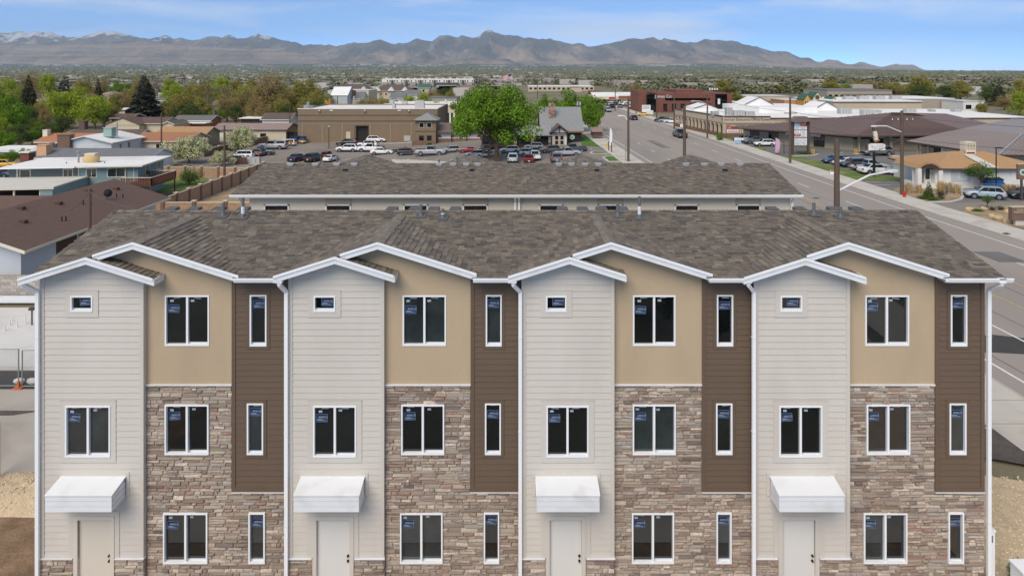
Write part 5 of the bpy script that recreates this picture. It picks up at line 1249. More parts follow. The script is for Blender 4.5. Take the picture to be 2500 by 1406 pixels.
for u0, u1 in ((1180, 1215), (1219, 1255), (1263, 1296), (1304, 1339)):
    xf = MX.Translation(((Xu(u0, d-3) + Xu(u1, d-3)) / 2, d - 3, Zv(343, d - 3))); ring_window(L_, xf, (u1 - u0) / F * (d - 3) - .1, 1.25, 'wall_black', 'dark_glass', .1, 4)
for u in (1258, 1300, 1343):
    mb = MB()
    for k in range(9): mb.box(Xu(u, d-3.2) - .32 + R.uniform(-.04,.04), Xu(u, d-3.2) + .32 + R.uniform(-.04,.04), d - 3.5 + R.uniform(-.04,.04), d - 3.0, g + k * .29, g + .27 + k * .29)
    mb.build('stone_pillar', mt['river_stone'], L_)
e0, e1 = Xu(1345, d - 3.5), Xu(1386, d - 3.5); em = (e0 + e1) / 2; zz = Zv(325, d - 4)
MB().box(e0 + .15, e1 - .15, d - 3.4, d + .5, g - .3, zz).build('entry_wall', mt['wall_white'], L_)
MB().prism([(e0 + .15, d - 3.42, zz), (e1 - .15, d - 3.42, zz), (em, d - 3.42, Zv(311, d - 4))], (0, 4, 0)).build('entry_gable', mt['wall_white'], L_)
for s in (-1, 1): MB().prism([(em, d - 4.2, Zv(308, d - 4)), (em + s * 2.0, d - 4.2, zz - .15), (em + s * 2.0, d - 4.2, zz + .05), (em, d - 4.2, Zv(308, d - 4) + .2)], (0, 6, 0)).build('entry_roof', mt['roof_dark'], L_)
for x in (e0 + .1, e1 - .1): MB().box(x - .12, x + .12, d - 3.9, d - 3.66, g, zz).build('entry_post', mt['wall_black'], L_)
MB().box(e0, e1, d - 3.92, d - 3.7, zz - .15, zz + .05).build('entry_beam', mt['wall_black'], L_); MB().box(em - .08, em + .08, d - 3.9, d - 3.75, zz, Zv(311, d - 4)).build('entry_beam', mt['wall_black'], L_)
for s in (-1, 1):
    dr = MB().box(em + s * .52 - .5, em + s * .52 + .5, d - 3.46, d - 3.4, g, g + 2.15).build('door', mt['wall_tan'], L_)
    for zc in (.55, 1.5): MB().box(em + s * .52 - .3, em + s * .52 + .3, d - 3.48, d - 3.45, g + zc - .32, g + zc + .4).build('pane', mt['dark_glass'], dr)
ex, ez = Xu(1397, d), Zv(335, d); mk('emblem_green', srgb(60, 112, 92), .6); mk('emblem_pale', srgb(196, 214, 200), .6)
em_ = MB(); em_.cone((ex, d, ez), (ex, d - .08, ez), .58, .58, 28).build('emblem', mt['emblem_green'], L_)
mb = MB(); mb.cone((ex, d - .08, ez), (ex, d - .1, ez), .5, .5, 28); mb.build('emblem_disc', mt['emblem_pale'], L_)
MB().prism([(ex - .3, d - .1, ez + .14), (ex - .12, d - .1, ez + .06), (ex, d - .1, ez - .12), (ex + .12, d - .1, ez + .06), (ex + .3, d - .1, ez + .14), (ex + .22, d - .1, ez - .02), (ex, d - .1, ez - .34), (ex - .22, d - .1, ez - .02)], (0, -.015, 0)).build('emblem_mark', mt['emblem_green'], L_)
# low dark sign building beside the lawn
p = G(1458, 340); s = thing('shed_sign', 'low dark brown box shelter on the lawn beside the road', 'shelter', (p.x, p.y, p.z))
MB().box(p.x - 1.0, p.x + 1.1, p.y, p.y + 1.2, p.z + .6, p.z + 1.5).build('body', mt['wood_dark'], s); MB().prism([(p.x - 1.2, p.y - .2, p.z + 1.5), (p.x + 1.3, p.y - .2, p.z + 1.5), (p.x + 1.2, p.y + 3, p.z + 2.2), (p.x - 1.4, p.y + 3, p.z + 2.2)], (0, 0, .1)).build('roof', mt['roof_mauve'], s)
for k in (-.9, 1.0): MB().box(p.x + k - .05, p.x + k + .05, p.y + .2, p.y + .3, p.z, p.z + .6).build('leg', mt['wood_dark'], s)

# office suites building right of the road
d = 147.5; zt = Zv(285, d); A0 = V((45.1, d, 0)); A1 = V((41.3, 176, 0)); X1 = Xu(1880, d)
O_ = thing('office_building', 'beige office building with arched arcade and white flat roof, right of the road', 'office', (60, d, 0))
fr = MB(); cells_build(fr, 45.1, X1, 0, zt, [], d, d + .4)
fr.build('front_wall', mt['wall_tan'], O_)
MB().box(X1, 112, d + .15, d + .5, -.2, Zv(288, d)).build('plain_wall', mt['wall_sand'], O_)
MB().box(X1, 112.2, d + .05, d + .15, Zv(288, d) - .3, Zv(288, d)).build('parapet_line', mt['trim_brown'], O_)
rf = MB(); rf.prism([(45.1, d + .3, 4.2), (112, d + .4, 4.2), (112, 180, 4.2), (41.4, 178, 4.2)], (0, 0, .25)); rf = rf.build('roof', mt['roof_white'], O_)
MB().prism([(58, 163, 4.4), (72, 163, 4.4), (72, 182, 4.4), (55, 182, 4.4)], (0, 0, 1.35)).build('roof_block', mt['roof_white'], O_)
for u0, u1, um, v0, v1, dd in ((1695, 1752, 1727, 265, 255, 170), (1818, 1888, 1855, 256, 238, 172), (1990, 2048, 2018, 266, 250, 172)):
    MB().prism([P(u0, v0 + 8, dd), P(u1, v0 + 8, dd), P(u1, v0, dd), P(um, v1, dd), P(u0, v0, dd)], (0, 9, 0)).build('white_gable', mt['roof_white'], O_)
    for s_, e_ in ((u0, um), (um, u1)):
        pa, pb = P(s_, v0 if s_ == u0 else v1, dd - .1), P(e_, v1 if e_ == um else v0, dd - .1)
        MB().bar(pa + V((0,0,.03)), pb + V((0,0,.03)), .18, .14).build('gable_edge', mt['charcoal' if u0 > 1700 else 'trim_brown'], O_)
for u, v, uw, vh, dd in ((1748, 277, 16, 11, 152), (1782, 282, 14, 20, 151), (1806, 284, 26, 14, 150), (1833, 284, 22, 12, 149.5), (2066, 275, 28, 15, 158), (2122, 279, 28, 13, 154), (2145, 273, 16, 7, 162), (2226, 273, 24, 9, 164), (2280, 272, 10, 6, 166), (2340, 276, 18, 6, 166), (1865, 259, 14, 7, 171)):
    x0_, x1_ = Xu(u - uw/2, dd), Xu(u + uw/2, dd); q = MB().box(x0_, x1_, dd, dd + 1.8, 4.4, 4.45 + vh / F * dd).build('roof_unit', mt['hvac'], O_)
    for k in range(1, 4): xx = x0_ + (x1_ - x0_) * k / 4; MB().box(xx - .03, xx + .03, dd - .02, dd, 4.5, 4.4 + vh / F * dd).build('unit_louvre', mt['ink_grey'], q)
MB().box(45.0, X1 + .1, d - .12, d + .1, zt - .12, zt + .12).build('cornice', mt['trim_brown'], O_)
zc = Zv(300, d); MB().box(44.9, X1 + .1, d - .35, d, zc - .22, zc).build('cornice', mt['wall_khaki'], O_); MB().box(44.9, X1 + .1, d - .2, d, zc - .5, zc - .22).build('cornice', mt['wall_tan'], O_)
MB().box(45.1, X1 - .1, d - .06, d, 0, Zv(326, d)).build('brick_base', mt['brick_dark'], O_)
def arch(mb, xc, w, z0, zs, rise, y0, y1, n=8):
    pts = [(xc - w/2, y0, z0), (xc - w/2, y0, zs)] + [(xc - w/2 + w * k / n, y0, zs + rise * math.sin(math.pi * k / n)) for k in range(1, n)] + [(xc + w/2, y0, zs), (xc + w/2, y0, z0)]
    return mb.prism(pts, (0, y1 - y0, 0))
for k, (u0, u1) in enumerate(((1774, 1803), (1811, 1837), (1846, 1875))):
    xc, w_ = (Xu(u0, d) + Xu(u1, d)) / 2, (u1 - u0) / F * d
    arch(MB(), xc, w_ + .24, Zv(326, d), Zv(311, d), .55, d - .10, d).build('arch_moulding', mt['wall_khaki'], O_)
    ap = arch(MB(), xc, w_, Zv(326, d), Zv(311, d), .48, d - .12, d - .02).build('arch_panel', mt['wall_tan'], O_)
    if k == 0:
        sg = MB(); sg.box(xc - w_/2 + .04, xc + w_/2 - .04, d - .16, d - .12, Zv(323.5, d), Zv(310, d), 0).box(xc - w_/2 + .04, xc + w_/2 - .04, d - .165, d - .12, Zv(316, d), Zv(309, d), 1)
        sg.text('Office Suites', flat_xf(xc, d - .17, Zv(312.7, d)), .42, 0); sg.text('$245 & Up', flat_xf(xc, d - .17, Zv(318.3, d)), .42, 1)
        for k_ in range(9): sg.box(xc - 1.05 + k_ * .24, xc - .9 + k_ * .24, d - .17, d - .16, Zv(322.4, d), Zv(320.9, d), 2)
        sg.build('window_sign', [mt['sign_white'], mt['sign_red'], mt['ink_black']], O_)
MB().text('American Executive Office Suites', flat_xf(Xu(1819, d), d - .03, Zv(292.5, d)), .78, 0).build('sign_lettering', mt['ink_black'], O_)
# arcade along the road
ar_len = (A1 - A0).length; adir = (A1 - A0).normalized(); ang = math.atan2(adir.y, adir.x)
AX = MX.Translation(A0) @ MX.Rotation(ang, 4, 'Z')
n_ar = 13; wa = ar_len / n_ar
par = MB(AX); par.box(0, ar_len, -.0, .4, 3.0, zt); par.box(0, ar_len, -.25, .4, 3.0, 3.25).build('arcade_wall', mt['wall_tan'], O_)
MB(AX).box(0, ar_len, -.1, .5, zt - .1, zt + .12).build('cornice', mt['trim_brown'], O_); MB(AX).box(0, ar_len, -.25, 0, zc - .25, zc).build('cornice', mt['wall_khaki'], O_)
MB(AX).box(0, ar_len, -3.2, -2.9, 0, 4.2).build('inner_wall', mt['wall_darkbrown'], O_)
for k in range(n_ar + 1):
    x = k * wa; c = MB(AX); c.box(x - .32, x + .32, -.02, .42, 1.0, 3.0); c.build('column', mt['wall_tan'], O_); MB(AX).box(x - .4, x + .4, -.1, .5, 0, 1.0).build('column_base', mt['brick_dark'], O_)
    if k < n_ar:
        xc = x + wa / 2; w_ = wa - .64
        for s in (-1, 1):
            pts = [(xc + s * w_ / 2, 0, 3.02)] + [(xc + s * w_/2 * math.cos(t_ * math.pi / 10), 0, 2.2 + .8 * math.sin(t_ * math.pi / 10)) for t_ in range(0, 6)]
            MB(AX).prism(pts, (0, .4, 0)).build('arch_spandrel', mt['wall_tan'], O_)
# red brick office
d = 236.0; a, b = Xu(1605, d), Xu(1787, d); zt = Zv(228, d)
B_ = thing('brick_office', 'red brick office block with dark window band and black glass corner', 'office', ((a + b) / 2, d, 0))
MB().box(a, b, d, d + 30, -.5, zt).build('wall', mt['brick_red'], B_); MB().box(a + 8, b - 8, d + 6, d + 26, zt, Zv(222, d)).build('penthouse', mt['brick_red'], B_)
MB().box(Xu(1624, d), Xu(1733, d), d - .05, d + .1, Zv(246, d), Zv(240, d)).build('window_band', mt['black_glass'], B_)
MB().box(Xu(1746, d), Xu(1775, d), d - .08, d + .1, Zv(268, d), Zv(230, d)).build('glass_corner', mt['black_glass'], B_)
sg = MB(); sg.box(Xu(1752, d), Xu(1758, d), d - .16, d - .08, Zv(255, d), Zv(241, d)); sg.build('banner', mt['sign_white'], B_)
MB().box(a - 3.2, a, d + 2, d + 16, -.5, Zv(231, d)).build('glass_wing', mt['black_glass'], B_); MB().box(a - 6, a - 3.0, d + 4, d + 20, -.5, Zv(223, d)).build('brick_wing', mt['brick_red'], B_)
for k in range(8): x = a + 2 + k * 3.0; MB().box(x, x + 1.4, d - .05, d + .05, .4, 3.0).build('window', mt['dark_glass'], B_)
MB().text('James Co', flat_xf(Xu(1619, d), d - .06, Zv(236, d)), 1.5, 0).build('sign_lettering', mt['sign_white'], B_)
for k in range(4): x = Xu(1733 + 6 * k, d + 8); MB().cone((x, d + 8, Zv(222, d)), (x, d + 8, Zv(222, d) + .7), .3, .3, 8).build('roof_vent', mt['lamp_white'], B_)
# strip mall
d = 300.0; a, b = Xu(1448, d), Xu(1562, d); zt = Zv(236, d)
S_ = thing('strip_mall', 'low strip mall with white roof and red sign board at the end of the road', 'shops', ((a + b) / 2, d, 0))
MB().box(a, b, d, d + 22, -.5, zt).build('wall', mt['wall_tan'], S_); MB().prism([(a, d - 2.5, zt - .5), (b, d - 2.5, zt - .5), (b, d + 10, Zv(229, d)), (a, d + 10, Zv(229, d))], (0, 0, .3)).build('roof', mt['roof_white'], S_)
MB().box(a, b, d - 2.6, d - 2.4, Zv(243, d), zt).build('sign_band', mt['wall_beige'], S_); MB().box(Xu(1508, d), Xu(1541, d), d - 2.75, d - 2.6, Zv(241, d), Zv(234, d)).build('sign_board', mt['wall_rust'], S_)
MB().box(Xu(1485, d), Xu(1498, d), d - 2.75, d - 2.6, Zv(241, d), Zv(237, d)).build('sign_board', mt['sign_red'], S_); MB().box(a, b, d - .1, d, 0, Zv(246, d)).build('shop_glass', mt['dark_glass'], S_)
MB().box(a + 2, b - 14, d + 22, d + 40, -.5, Zv(228, d)).build('rear_block', mt['brick_red'], S_)
# hip roofed brown metal building
M1 = thing('metal_roof_shops', 'single storey shops under a broad brown metal roof, behind the pylon sign', 'shops', (70, 130, 0))
ze = 3.0; Aq, Bq, Cq, Dq, Eq = V((43.8, 139, ze)), V((60.3, 121, ze)), V((84, 123.5, ze)), V((100, 140, ze)), V((62, 146, ze)); Ap = P(2178, 275, 144); Ap.z = min(Ap.z, 5.9); Ap2 = V((Ap.x + 12, 145, Ap.z - .3))
rm = MB(); rm.add([Aq, Bq, Cq, Dq, Eq, Ap, Ap2], [(0, 1, 5), (1, 2, 6, 5), (2, 3, 6), (3, 4, 5, 6), (4, 0, 5)]); rm1 = rm.build('roof', mt['metal_brown'], M1)
sm = MB()
def seams(mb, p, q, top_fn, n):
    for k in range(1, n):
        e = p.lerp(q, k / n); t_ = top_fn(k / n); mb.bar(e + V((0, 0, .03)), t_ + V((0, 0, .03)), .06, .07)
seams(sm, Aq, Bq, lambda t: Aq.lerp(Ap, t * 2) if t < .5 else Ap.lerp(Bq, (t - .5) * 2), 34) if False else None
def plane_seams(mb, p, q, apexes, n):              # seams square to the eave, cut by the hips
    ex = (q - p).normalized(); hull = [p] + apexes + [q]
    prof = [((h - p).dot(ex), h) for h in hull]
    for k in range(1, n):
        s_ = (q - p).length * k / n
        for (sa, ha), (sb, hb) in zip(prof, prof[1:]):
            if sa <= s_ <= sb and sb > sa:
                mb.bar(p + ex * s_ + V((0, 0, .04)), ha.lerp(hb, (s_ - sa) / (sb - sa)) + V((0, 0, .04)), .07, .08); break
plane_seams(sm, Bq, Cq, [Ap, Ap2], 46); plane_seams(sm, Aq, Bq, [Ap], 30)
sm.build('standing_seams', mt['metal_brown'], rm1, None, 'stuff')
MB().prism([P(2165, 291, 141), P(2290, 293, 141), P(2232, 277, 141), P(2180, 276, 141)], (0, .5, 0)).build('clerestory', mt['wall_darkbrown'], M1)
MB().bar(Aq + V((0,0,-.12)), Bq + V((0,0,-.12)), .12, .25).bar(Bq + V((0,0,-.12)), Cq + V((0,0,-.12)), .12, .25).build('fascia', mt['trim_brown'], M1)
ia, ib, ic, id_ = V((46.6, 140, -.2)), V((61.2, 124, -.2)), V((82.5, 126, -.2)), V((97, 140, -.2))
MB().prism([ia, ib, ic, id_], (0, 0, 3.2)).build('wall', mt['wall_sand'], M1)
wdir = (ib - ia); wl_ = wdir.length; WXF = MX.Translation(V((ia.x, ia.y, 0))) @ MX.Rotation(math.atan2(wdir.y, wdir.x), 4, 'Z')
MB(WXF).box(0, wl_, -.03, .02, 2.3, 3.0).build('fascia_band', mt['wall_darkbrown'], M1)
for x in (2.5, 6.5, 11.0, 15.5): ring_window(M1, WXF @ MX.Translation((x, 0, 1.25)), 1.9, 2.0, 'trim_brown', 'dark_glass', .08, 3)
for x, w_, z in ((9.4, 1.4, 2.45), (14.2, 1.9, 2.45)): MB(WXF).box(x, x + w_, -.9, -.8, z - .3, z + .3).build('shop_sign', mt['sign_white'], M1)
vdir = ic - ib; VXF = MX.Translation(V((ib.x, ib.y, 0))) @ MX.Rotation(math.atan2(vdir.y, vdir.x), 4, 'Z')
MB(VXF).box(0, vdir.length, -.05, .02, 2.1, 3.0).build('fascia_band', mt['wall_darkbrown'], M1)
MB(VXF).box(3.2, 5.8, -.08, -.01, 0, 2.2).build('shop_door', mt['black_glass'], M1)
sg = MB(VXF); sg.box(2.6, 5.6, -1.0, -.9, 2.2, 2.75, 0).cone((3.2, -1.0, 2.5), (3.2, -1.03, 2.5), .22, .22, 14, 1).box(3.6, 5.3, -1.02, -1.0, 2.5, 2.58, 1).box(3.6, 4.9, -1.02, -1.0, 2.34, 2.4, 1); sg.build('shop_sign', [mt['sign_teal'], mt['emblem_pale']], M1)
for x in (0.6, 6.6): MB(VXF).box(x - .2, x + .2, -1.1, -.7, 0, 3.0).build('porch_post', mt['wall_sand'], M1)
# second metal roofed building
M2 = thing('metal_roof_shops', 'shops under a paler mauve metal hip roof behind the white house, right', 'shops', (75, 104, 0))
a_, b_, c_, e_ = V((63.9, 112, 3.0)), V((66.2, 93.6, 3.0)), V((110, 91, 3.0)), V((110, 126, 3.0)); r1 = V((75.0, 101.2, 5.1)); r2 = V((73.5, 112.5, 5.0)); r3 = V((110, 108, 6.6)); r4 = V((90, 124, 5.8))
mb = MB(); mb.add([a_, b_, c_, e_, r1, r2, r3, r4], [(0, 1, 4, 5), (1, 2, 6, 4), (4, 6, 7, 5), (0, 5, 7, 3)]); rm2 = mb.build('roof', mt['metal_mauve'], M2)
sm = MB(); plane_seams(sm, b_, c_, [r1, r3], 70); plane_seams(sm, a_, b_, [r2, r1], 34); sm.build('standing_seams', mt['metal_mauve'], rm2, None, 'stuff')
MB().bar(b_ + V((0,0,.08)), r1 + V((0,0,.08)), .3, .14).build('hip_cap', mt['metal_grey'], rm2)
MB().bar(a_ + V((0,0,-.12)), b_ + V((0,0,-.12)), .12, .25).bar(b_ + V((0,0,-.12)), c_ + V((0,0,-.12)), .12, .3).build('fascia', mt['wall_darkbrown'], M2)
MB().prism([V((66.2, 111.5, -.2)), V((68.2, 95.2, -.2)), V((108, 93, -.2)), V((108, 112, -.2))], (0, 0, 3.2)).build('wall', mt['wall_sand'], M2)
q = V((68.2, 95.2, 0)) - V((66.2, 111.5, 0)); QXF = MX.Translation((66.2, 111.5, 0)) @ MX.Rotation(math.atan2(q.y, q.x), 4, 'Z')
MB(QXF).box(0, q.length, -.04, .02, 2.2, 3.0).build('fascia_band', mt['trim_brown'], M2)
for x, w_ in ((4.2, 2.6), (10.6, 2.6)): ring_window(M2, QXF @ MX.Translation((x, 0, 1.2)), w_, 2.1, 'trim_brown', 'dark_glass', .08, 3)
MB(QXF).box(5.8, 9.4, -1.2, -1.1, 1.9, 2.7).build('shop_sign', mt['sign_white'], M2); MB(QXF).text('CHIROPRACTIC', MX.Translation((7.6, -1.22, 2.3)) @ MX.Rotation(math.radians(90), 4, 'X'), .42).build('sign_lettering', mt['ink_grey'], M2); MB(QXF).box(11.8, 13.2, -1.2, -1.1, 1.9, 2.6).build('shop_sign', mt['sign_white'], M2)
for x in (.6, 3.0): MB(QXF).box(x, x + .25, -1.3, -1.05, 0, 2.9).build('porch_post', mt['wall_sand'], M2)
# white bungalow with tan roof
h = house('white_bungalow', 'white painted bungalow with orange tan hip roof near the road, right', (58.8, 84.4, 0), 13.8, 9.6, 2.65, 'hip', .29, 'wall_white', 'roof_tan', 'trim_brown', .55,
          [('F', -3.6, 1.75, .8, 1.0, 'wall_lightgrey', 'dark_glass', .1, 1), ('F', 3.0, 1.6, 1.2, 1.3, 'wall_white', 'wall_white', .05, 1), ('F', 5.4, 1.6, 1.5, 1.3, 'wall_white', 'wall_white', .05, 1)], math.radians(-1), cat='house')
MB().box(-5.0, -2.6, -.03, .02, .75, 2.6).build('recess_panel', mt['wall_grey'], h)
MB().box(-.6, .6, 4.0, 5.2, 4.0, 4.2).build('cooler_stand', mt['trim_cream'], h)
for x in (-.6, .6):
    for y in (4.0, 5.2): MB().box(x - .05, x + .05, y - .05, y + .05, 3.4, 4.1).build('stand_leg', mt['trim_cream'], h)
ck = MB().box(-.65, .65, 4.0, 5.2, 4.2, 5.3).build('cooler', mt['trim_cream'], h)
for k in range(6): MB().box(-.55 + k * .2, -.47 + k * .2, 3.97, 4.0, 4.3, 5.2).build('slat', mt['wall_khaki'], ck)
MB().prism([(-.9, -.5, 2.62), (.5, -.5, 2.62), (-.1, 3.4, 3.75), (-1.3, 3.4, 3.75)], (0, 0, .04)).build('roof_patch', mt['roof_whitegrey'], h)
# porch
MB().prism([(-9.4, -.5, 2.5), (-9.0, -.5, 3.0), (-8.4, -.5, 3.3), (-7.6, -.5, 3.35), (-6.9, -.5, 3.05), (-6.2, -.5, 2.5)], (0, 5.5, 0)).build('porch_roof', mt['roof_tan'], h)
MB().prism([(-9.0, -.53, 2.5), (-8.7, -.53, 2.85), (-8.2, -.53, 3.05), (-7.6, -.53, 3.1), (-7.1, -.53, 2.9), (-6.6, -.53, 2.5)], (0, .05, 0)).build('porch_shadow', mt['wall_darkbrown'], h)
for x in (-9.1, -6.5): MB().box(x - .25, x + .25, -.5, 0, 0, 2.55).build('porch_pillar', mt['wall_white'], h)
MB().box(-9.2, -6.9, .9, 1.0, 0, 2.5).build('porch_wall', mt['wall_white'], h); MB().box(-9.3, -6.3, -.5, 3.5, 0, .55).build('porch_base', mt['wall_white'], h); MB().box(-8.6, -7.8, .84, .9, .55, 2.4).build('door', mt['wall_khaki'], h); MB().box(-7.6, -7.1, .84, .9, 1.0, 2.3).build('window', mt['dark_glass'], h)
# buildings beyond
def block(name, label, u0, u1, v1, d, depth, wall, roofm='roof_white', cat='building', v0=None, wins=0, line=None):
    a, b = Xu(u0, d), Xu(u1, d); zt = Zv(v1, d); g = terr((a + b) / 2, d)
    s = thing(name, label, cat, ((a + b) / 2, d, g)); MB().box(a, b, d, d + depth, g - .5, zt).build('wall', mt[wall], s); MB().box(a - .15, b + .15, d - .15, d + depth + .15, zt, zt + .25).build('roof', mt[roofm], s)
    if line: MB().box(a - .05, b + .05, d - .2, d - .02, zt - .25, zt).build('parapet', mt[line], s)
    for k in range(wins):
        x = a + (b - a) * (k + .5) / wins; w_ = (b - a) / wins * .55; zc = zt - (zt - g) * .45; MB().box(x - w_/2, x + w_/2, d - .06, d, zc - .7, zc + .7).build('window', mt['dark_glass'], s)
    return s
s = block('beige_store', 'long beige store front with dark parapet line behind the white roofs', 2035, 2250, 249, 205, 30, 'wall_tan', 'roof_white', 'store', line='trim_brown')
for u in (2075, 2110, 2150, 2190): x = Xu(u, 215); MB().box(x - 1.5, x + 1.5, 215, 217, Zv(249, 205), Zv(249, 205) + 1.3).build('roof_unit', mt['hvac'], s)
s = block('concrete_office', 'two storey grey concrete office with ribbon windows, behind the coloured gables', 2020, 2178, 221, 300, 25, 'wall_concrete', 'roof_grey', 'office', wins=11, line='wall_khaki')
MB().box(Xu(2060, 300), Xu(2178, 300), 299.7, 300, Zv(232, 300), Zv(229, 300)).build('ribbon', mt['wall_khaki'], s)
block('concrete_warehouse', 'plain grey concrete building with flat white roof, far right', 2178, 2330, 242, 245, 24, 'wall_concrete', 'roof_white', 'warehouse')
block('small_white_building', 'small white flat building among trees at the far right', 2352, 2402, 249, 232, 12, 'wall_white', 'roof_whitegrey', 'building', wins=2)
block('long_shed', 'long low tan building behind the white gables', 1798, 1925, 236, 330, 20, 'wall_tan', 'roof_whitegrey', 'building')
block('white_store', 'low white store between the brick office and the towers', 1775, 1800, 250, 250, 14, 'wall_white', 'roof_white', 'store')
block('pink_store', 'salmon and beige shop fronts left of the yellow gable', 1915, 1962, 246, 222, 12, 'wall_salmon', 'roof_whitegrey', 'store', wins=4)
block('shop_row', 'cream shop row linking the coloured gable towers', 1958, 2052, 249, 221, 12, 'wall_cream', 'roof_white', 'store', wins=8)
for u0, u1, ve, vr, wm, lab in ((1963, 1979, 243, 231, 'wall_yellow', 'yellow gabled tower with green roof, left of three'), (1985, 2006, 239, 226, 'wall_cream', 'tallest cream gabled tower with green roof and dark emblem'), (2026, 2046, 248, 237, 'wall_salmon', 'salmon gabled tower with green roof, right of three')):
    d = 216; a, b = Xu(u0, d), Xu(u1, d); W = b - a; t = house('gable_tower', lab, ((a + b) / 2, d, 0), W, 5.5, Zv(ve, d), 'gy', 2 * (ve - vr) / F * d / W, wm, 'green_roof', 'green_roof', .12, [('F', x * W / 4, Zv(252, d), .35, 1.2, 'trim_cream', 'dark_glass', .05, 1) for x in (-1, 0, 1)], cat='tower', group='coloured gable towers')
    if u0 == 1985: MB().cone((0, -.05, Zv(238, d)), (0, -.15, Zv(238, d)), .7, .7, 12).build('emblem', mt['wood_dark'], t)
# far left-middle: apartments and others
d = 520; a, b = Xu(932, d), Xu(1156, d); zt = Zv(193, d); zm = Zv(202, d); g = -3.2
s = thing('apartment_block', 'long modern apartment block, white above and dark grey below, far away', 'apartments', ((a + b) / 2, d, g))
MB().box(a, b, d, d + 14, g, zm).build('lower_wall', mt['wall_concrete'], s); MB().box(a, b, d - .3, d + 14, zm, zt).build('upper_wall', mt['apt_white'], s)
for k in range(13):
    x = a + (b - a) * (k + .35) / 13
    if k % 2: MB().box(x, x + 1.8, d - .5, d, g, zt - 1.0).build('dark_bay', mt['charcoal'], s)
    for j in range(2): MB().box(x + 2.2 + j * 1.9, x + 3.1 + j * 1.9, d - .4, d - .3, zm + .5, zm + 1.6).build('window', mt['black_glass'], s)
    MB().box(x + 1, x + 3, d - .3, d + 3, zt, zt + .7).build('parapet_block', mt['apt_white'], s)
    MB().box(x + 2.3, x + 3.4, d - .1, d, zm - 2.4, zm - .9).build('window', mt['charcoal' if k % 2 else 'black_glass'], s)
for u0, u1, m_ in ((1062, 1094, 'charcoal'), (1097, 1118, 'charcoal')): MB().box(Xu(u0, d), Xu(u1, d), d - .25, d - .02, g, zm).build('dark_wall', mt[m_], s)
for u0, u1, v1, d, lab in ((800, 905, 206, 430, 'brown roofed apartments with small white gables, left, far behind the warehouse'), (905, 1005, 207, 425, 'brown roofed apartments with small white gables, right, far behind the warehouse')):
    loc, W = at(u0, u1, d); zr_ = Zv(v1, d) - loc.z
    h = house('gabled_apartments', lab, loc, W, 14, zr_ - 3.6, 'hip', .5, 'wall_tan', 'roof_dark', 'trim_cream', .6, [('F', (k - 3) * W / 8, zr_ - 6, 1.0, 1.3, 'wall_white') for k in range(7)], cat='apartments')
    for k in (-1, 0, 1): MB().prism([(k * W/3 - 2.2, -1.2, zr_ - 4), (k * W/3 + 2.2, -1.2, zr_ - 4), (k * W/3, -1.2, zr_ - 1.4)], (0, 4, 0)).build('dormer', mt['wall_white'], h)
loc, W = at(808, 848, 262); h = house('white_barn', 'white barn-like building with pale roof above the warehouse', loc, W, 12, 8.2, 'gx', .5, 'wall_grey', 'roof_white', 'wall_white', .2, cat='building')
loc, W = at(850, 884, 268); house('white_barn', 'smaller white building with blue grey roof right of the pale barn', loc, W, 10, 6.6, 'gx', .5, 'wall_white', 'roof_grey', 'wall_white', .3, cat='building')
loc, W = at(792, 806, 258); house('clock_turret', 'ochre turret with green cap at the edge of the olive tree', loc, W, 3, 8.0, 'hip', .9, 'wall_yellow', 'green_roof', 'green_roof', .3, cat='tower')
block('pale_store', 'low pale store roofs behind the white barn', 800, 900, 222, 330, 20, 'wall_beige', 'roof_whitegrey', 'store')
for u0, u1, d, hh, lab, w_, r_ in ((952, 985, 300, 5.6, 'white house with slate roof above the beige store, left', 'wall_white', 'roof_grey'), (988, 1022, 310, 6.6, 'white house with slate roof above the beige store, right', 'wall_white', 'roof_grey'), (1020, 1048, 380, 8.0, 'building with green metal roof below the apartment block', 'wall_tan', 'green_roof')):
    loc, W = at(u0, u1, d); house('far_house', lab, loc, W, 9, hh, 'gx', .45, w_, r_, 'wall_white', .4, [('F', 0, hh - 1.6, 1.2, 1.2)], group=FAR)
block('grey_roof_store', 'low grey roofed store right of the olive trees', 1045, 1115, 240, 290, 18, 'wall_concrete', 'roof_grey', 'store')
block('pale_mall', 'pale low mall left of the strip mall, far behind the big tree', 1290, 1450, 212, 480, 30, 'wall_tan', 'roof_white', 'store', wins=14)
block('red_roof_store', 'small store with dark red roof above the second green tree', 1395, 1420, 214, 460, 14, 'wall_tan', 'wall_rust', 'store')

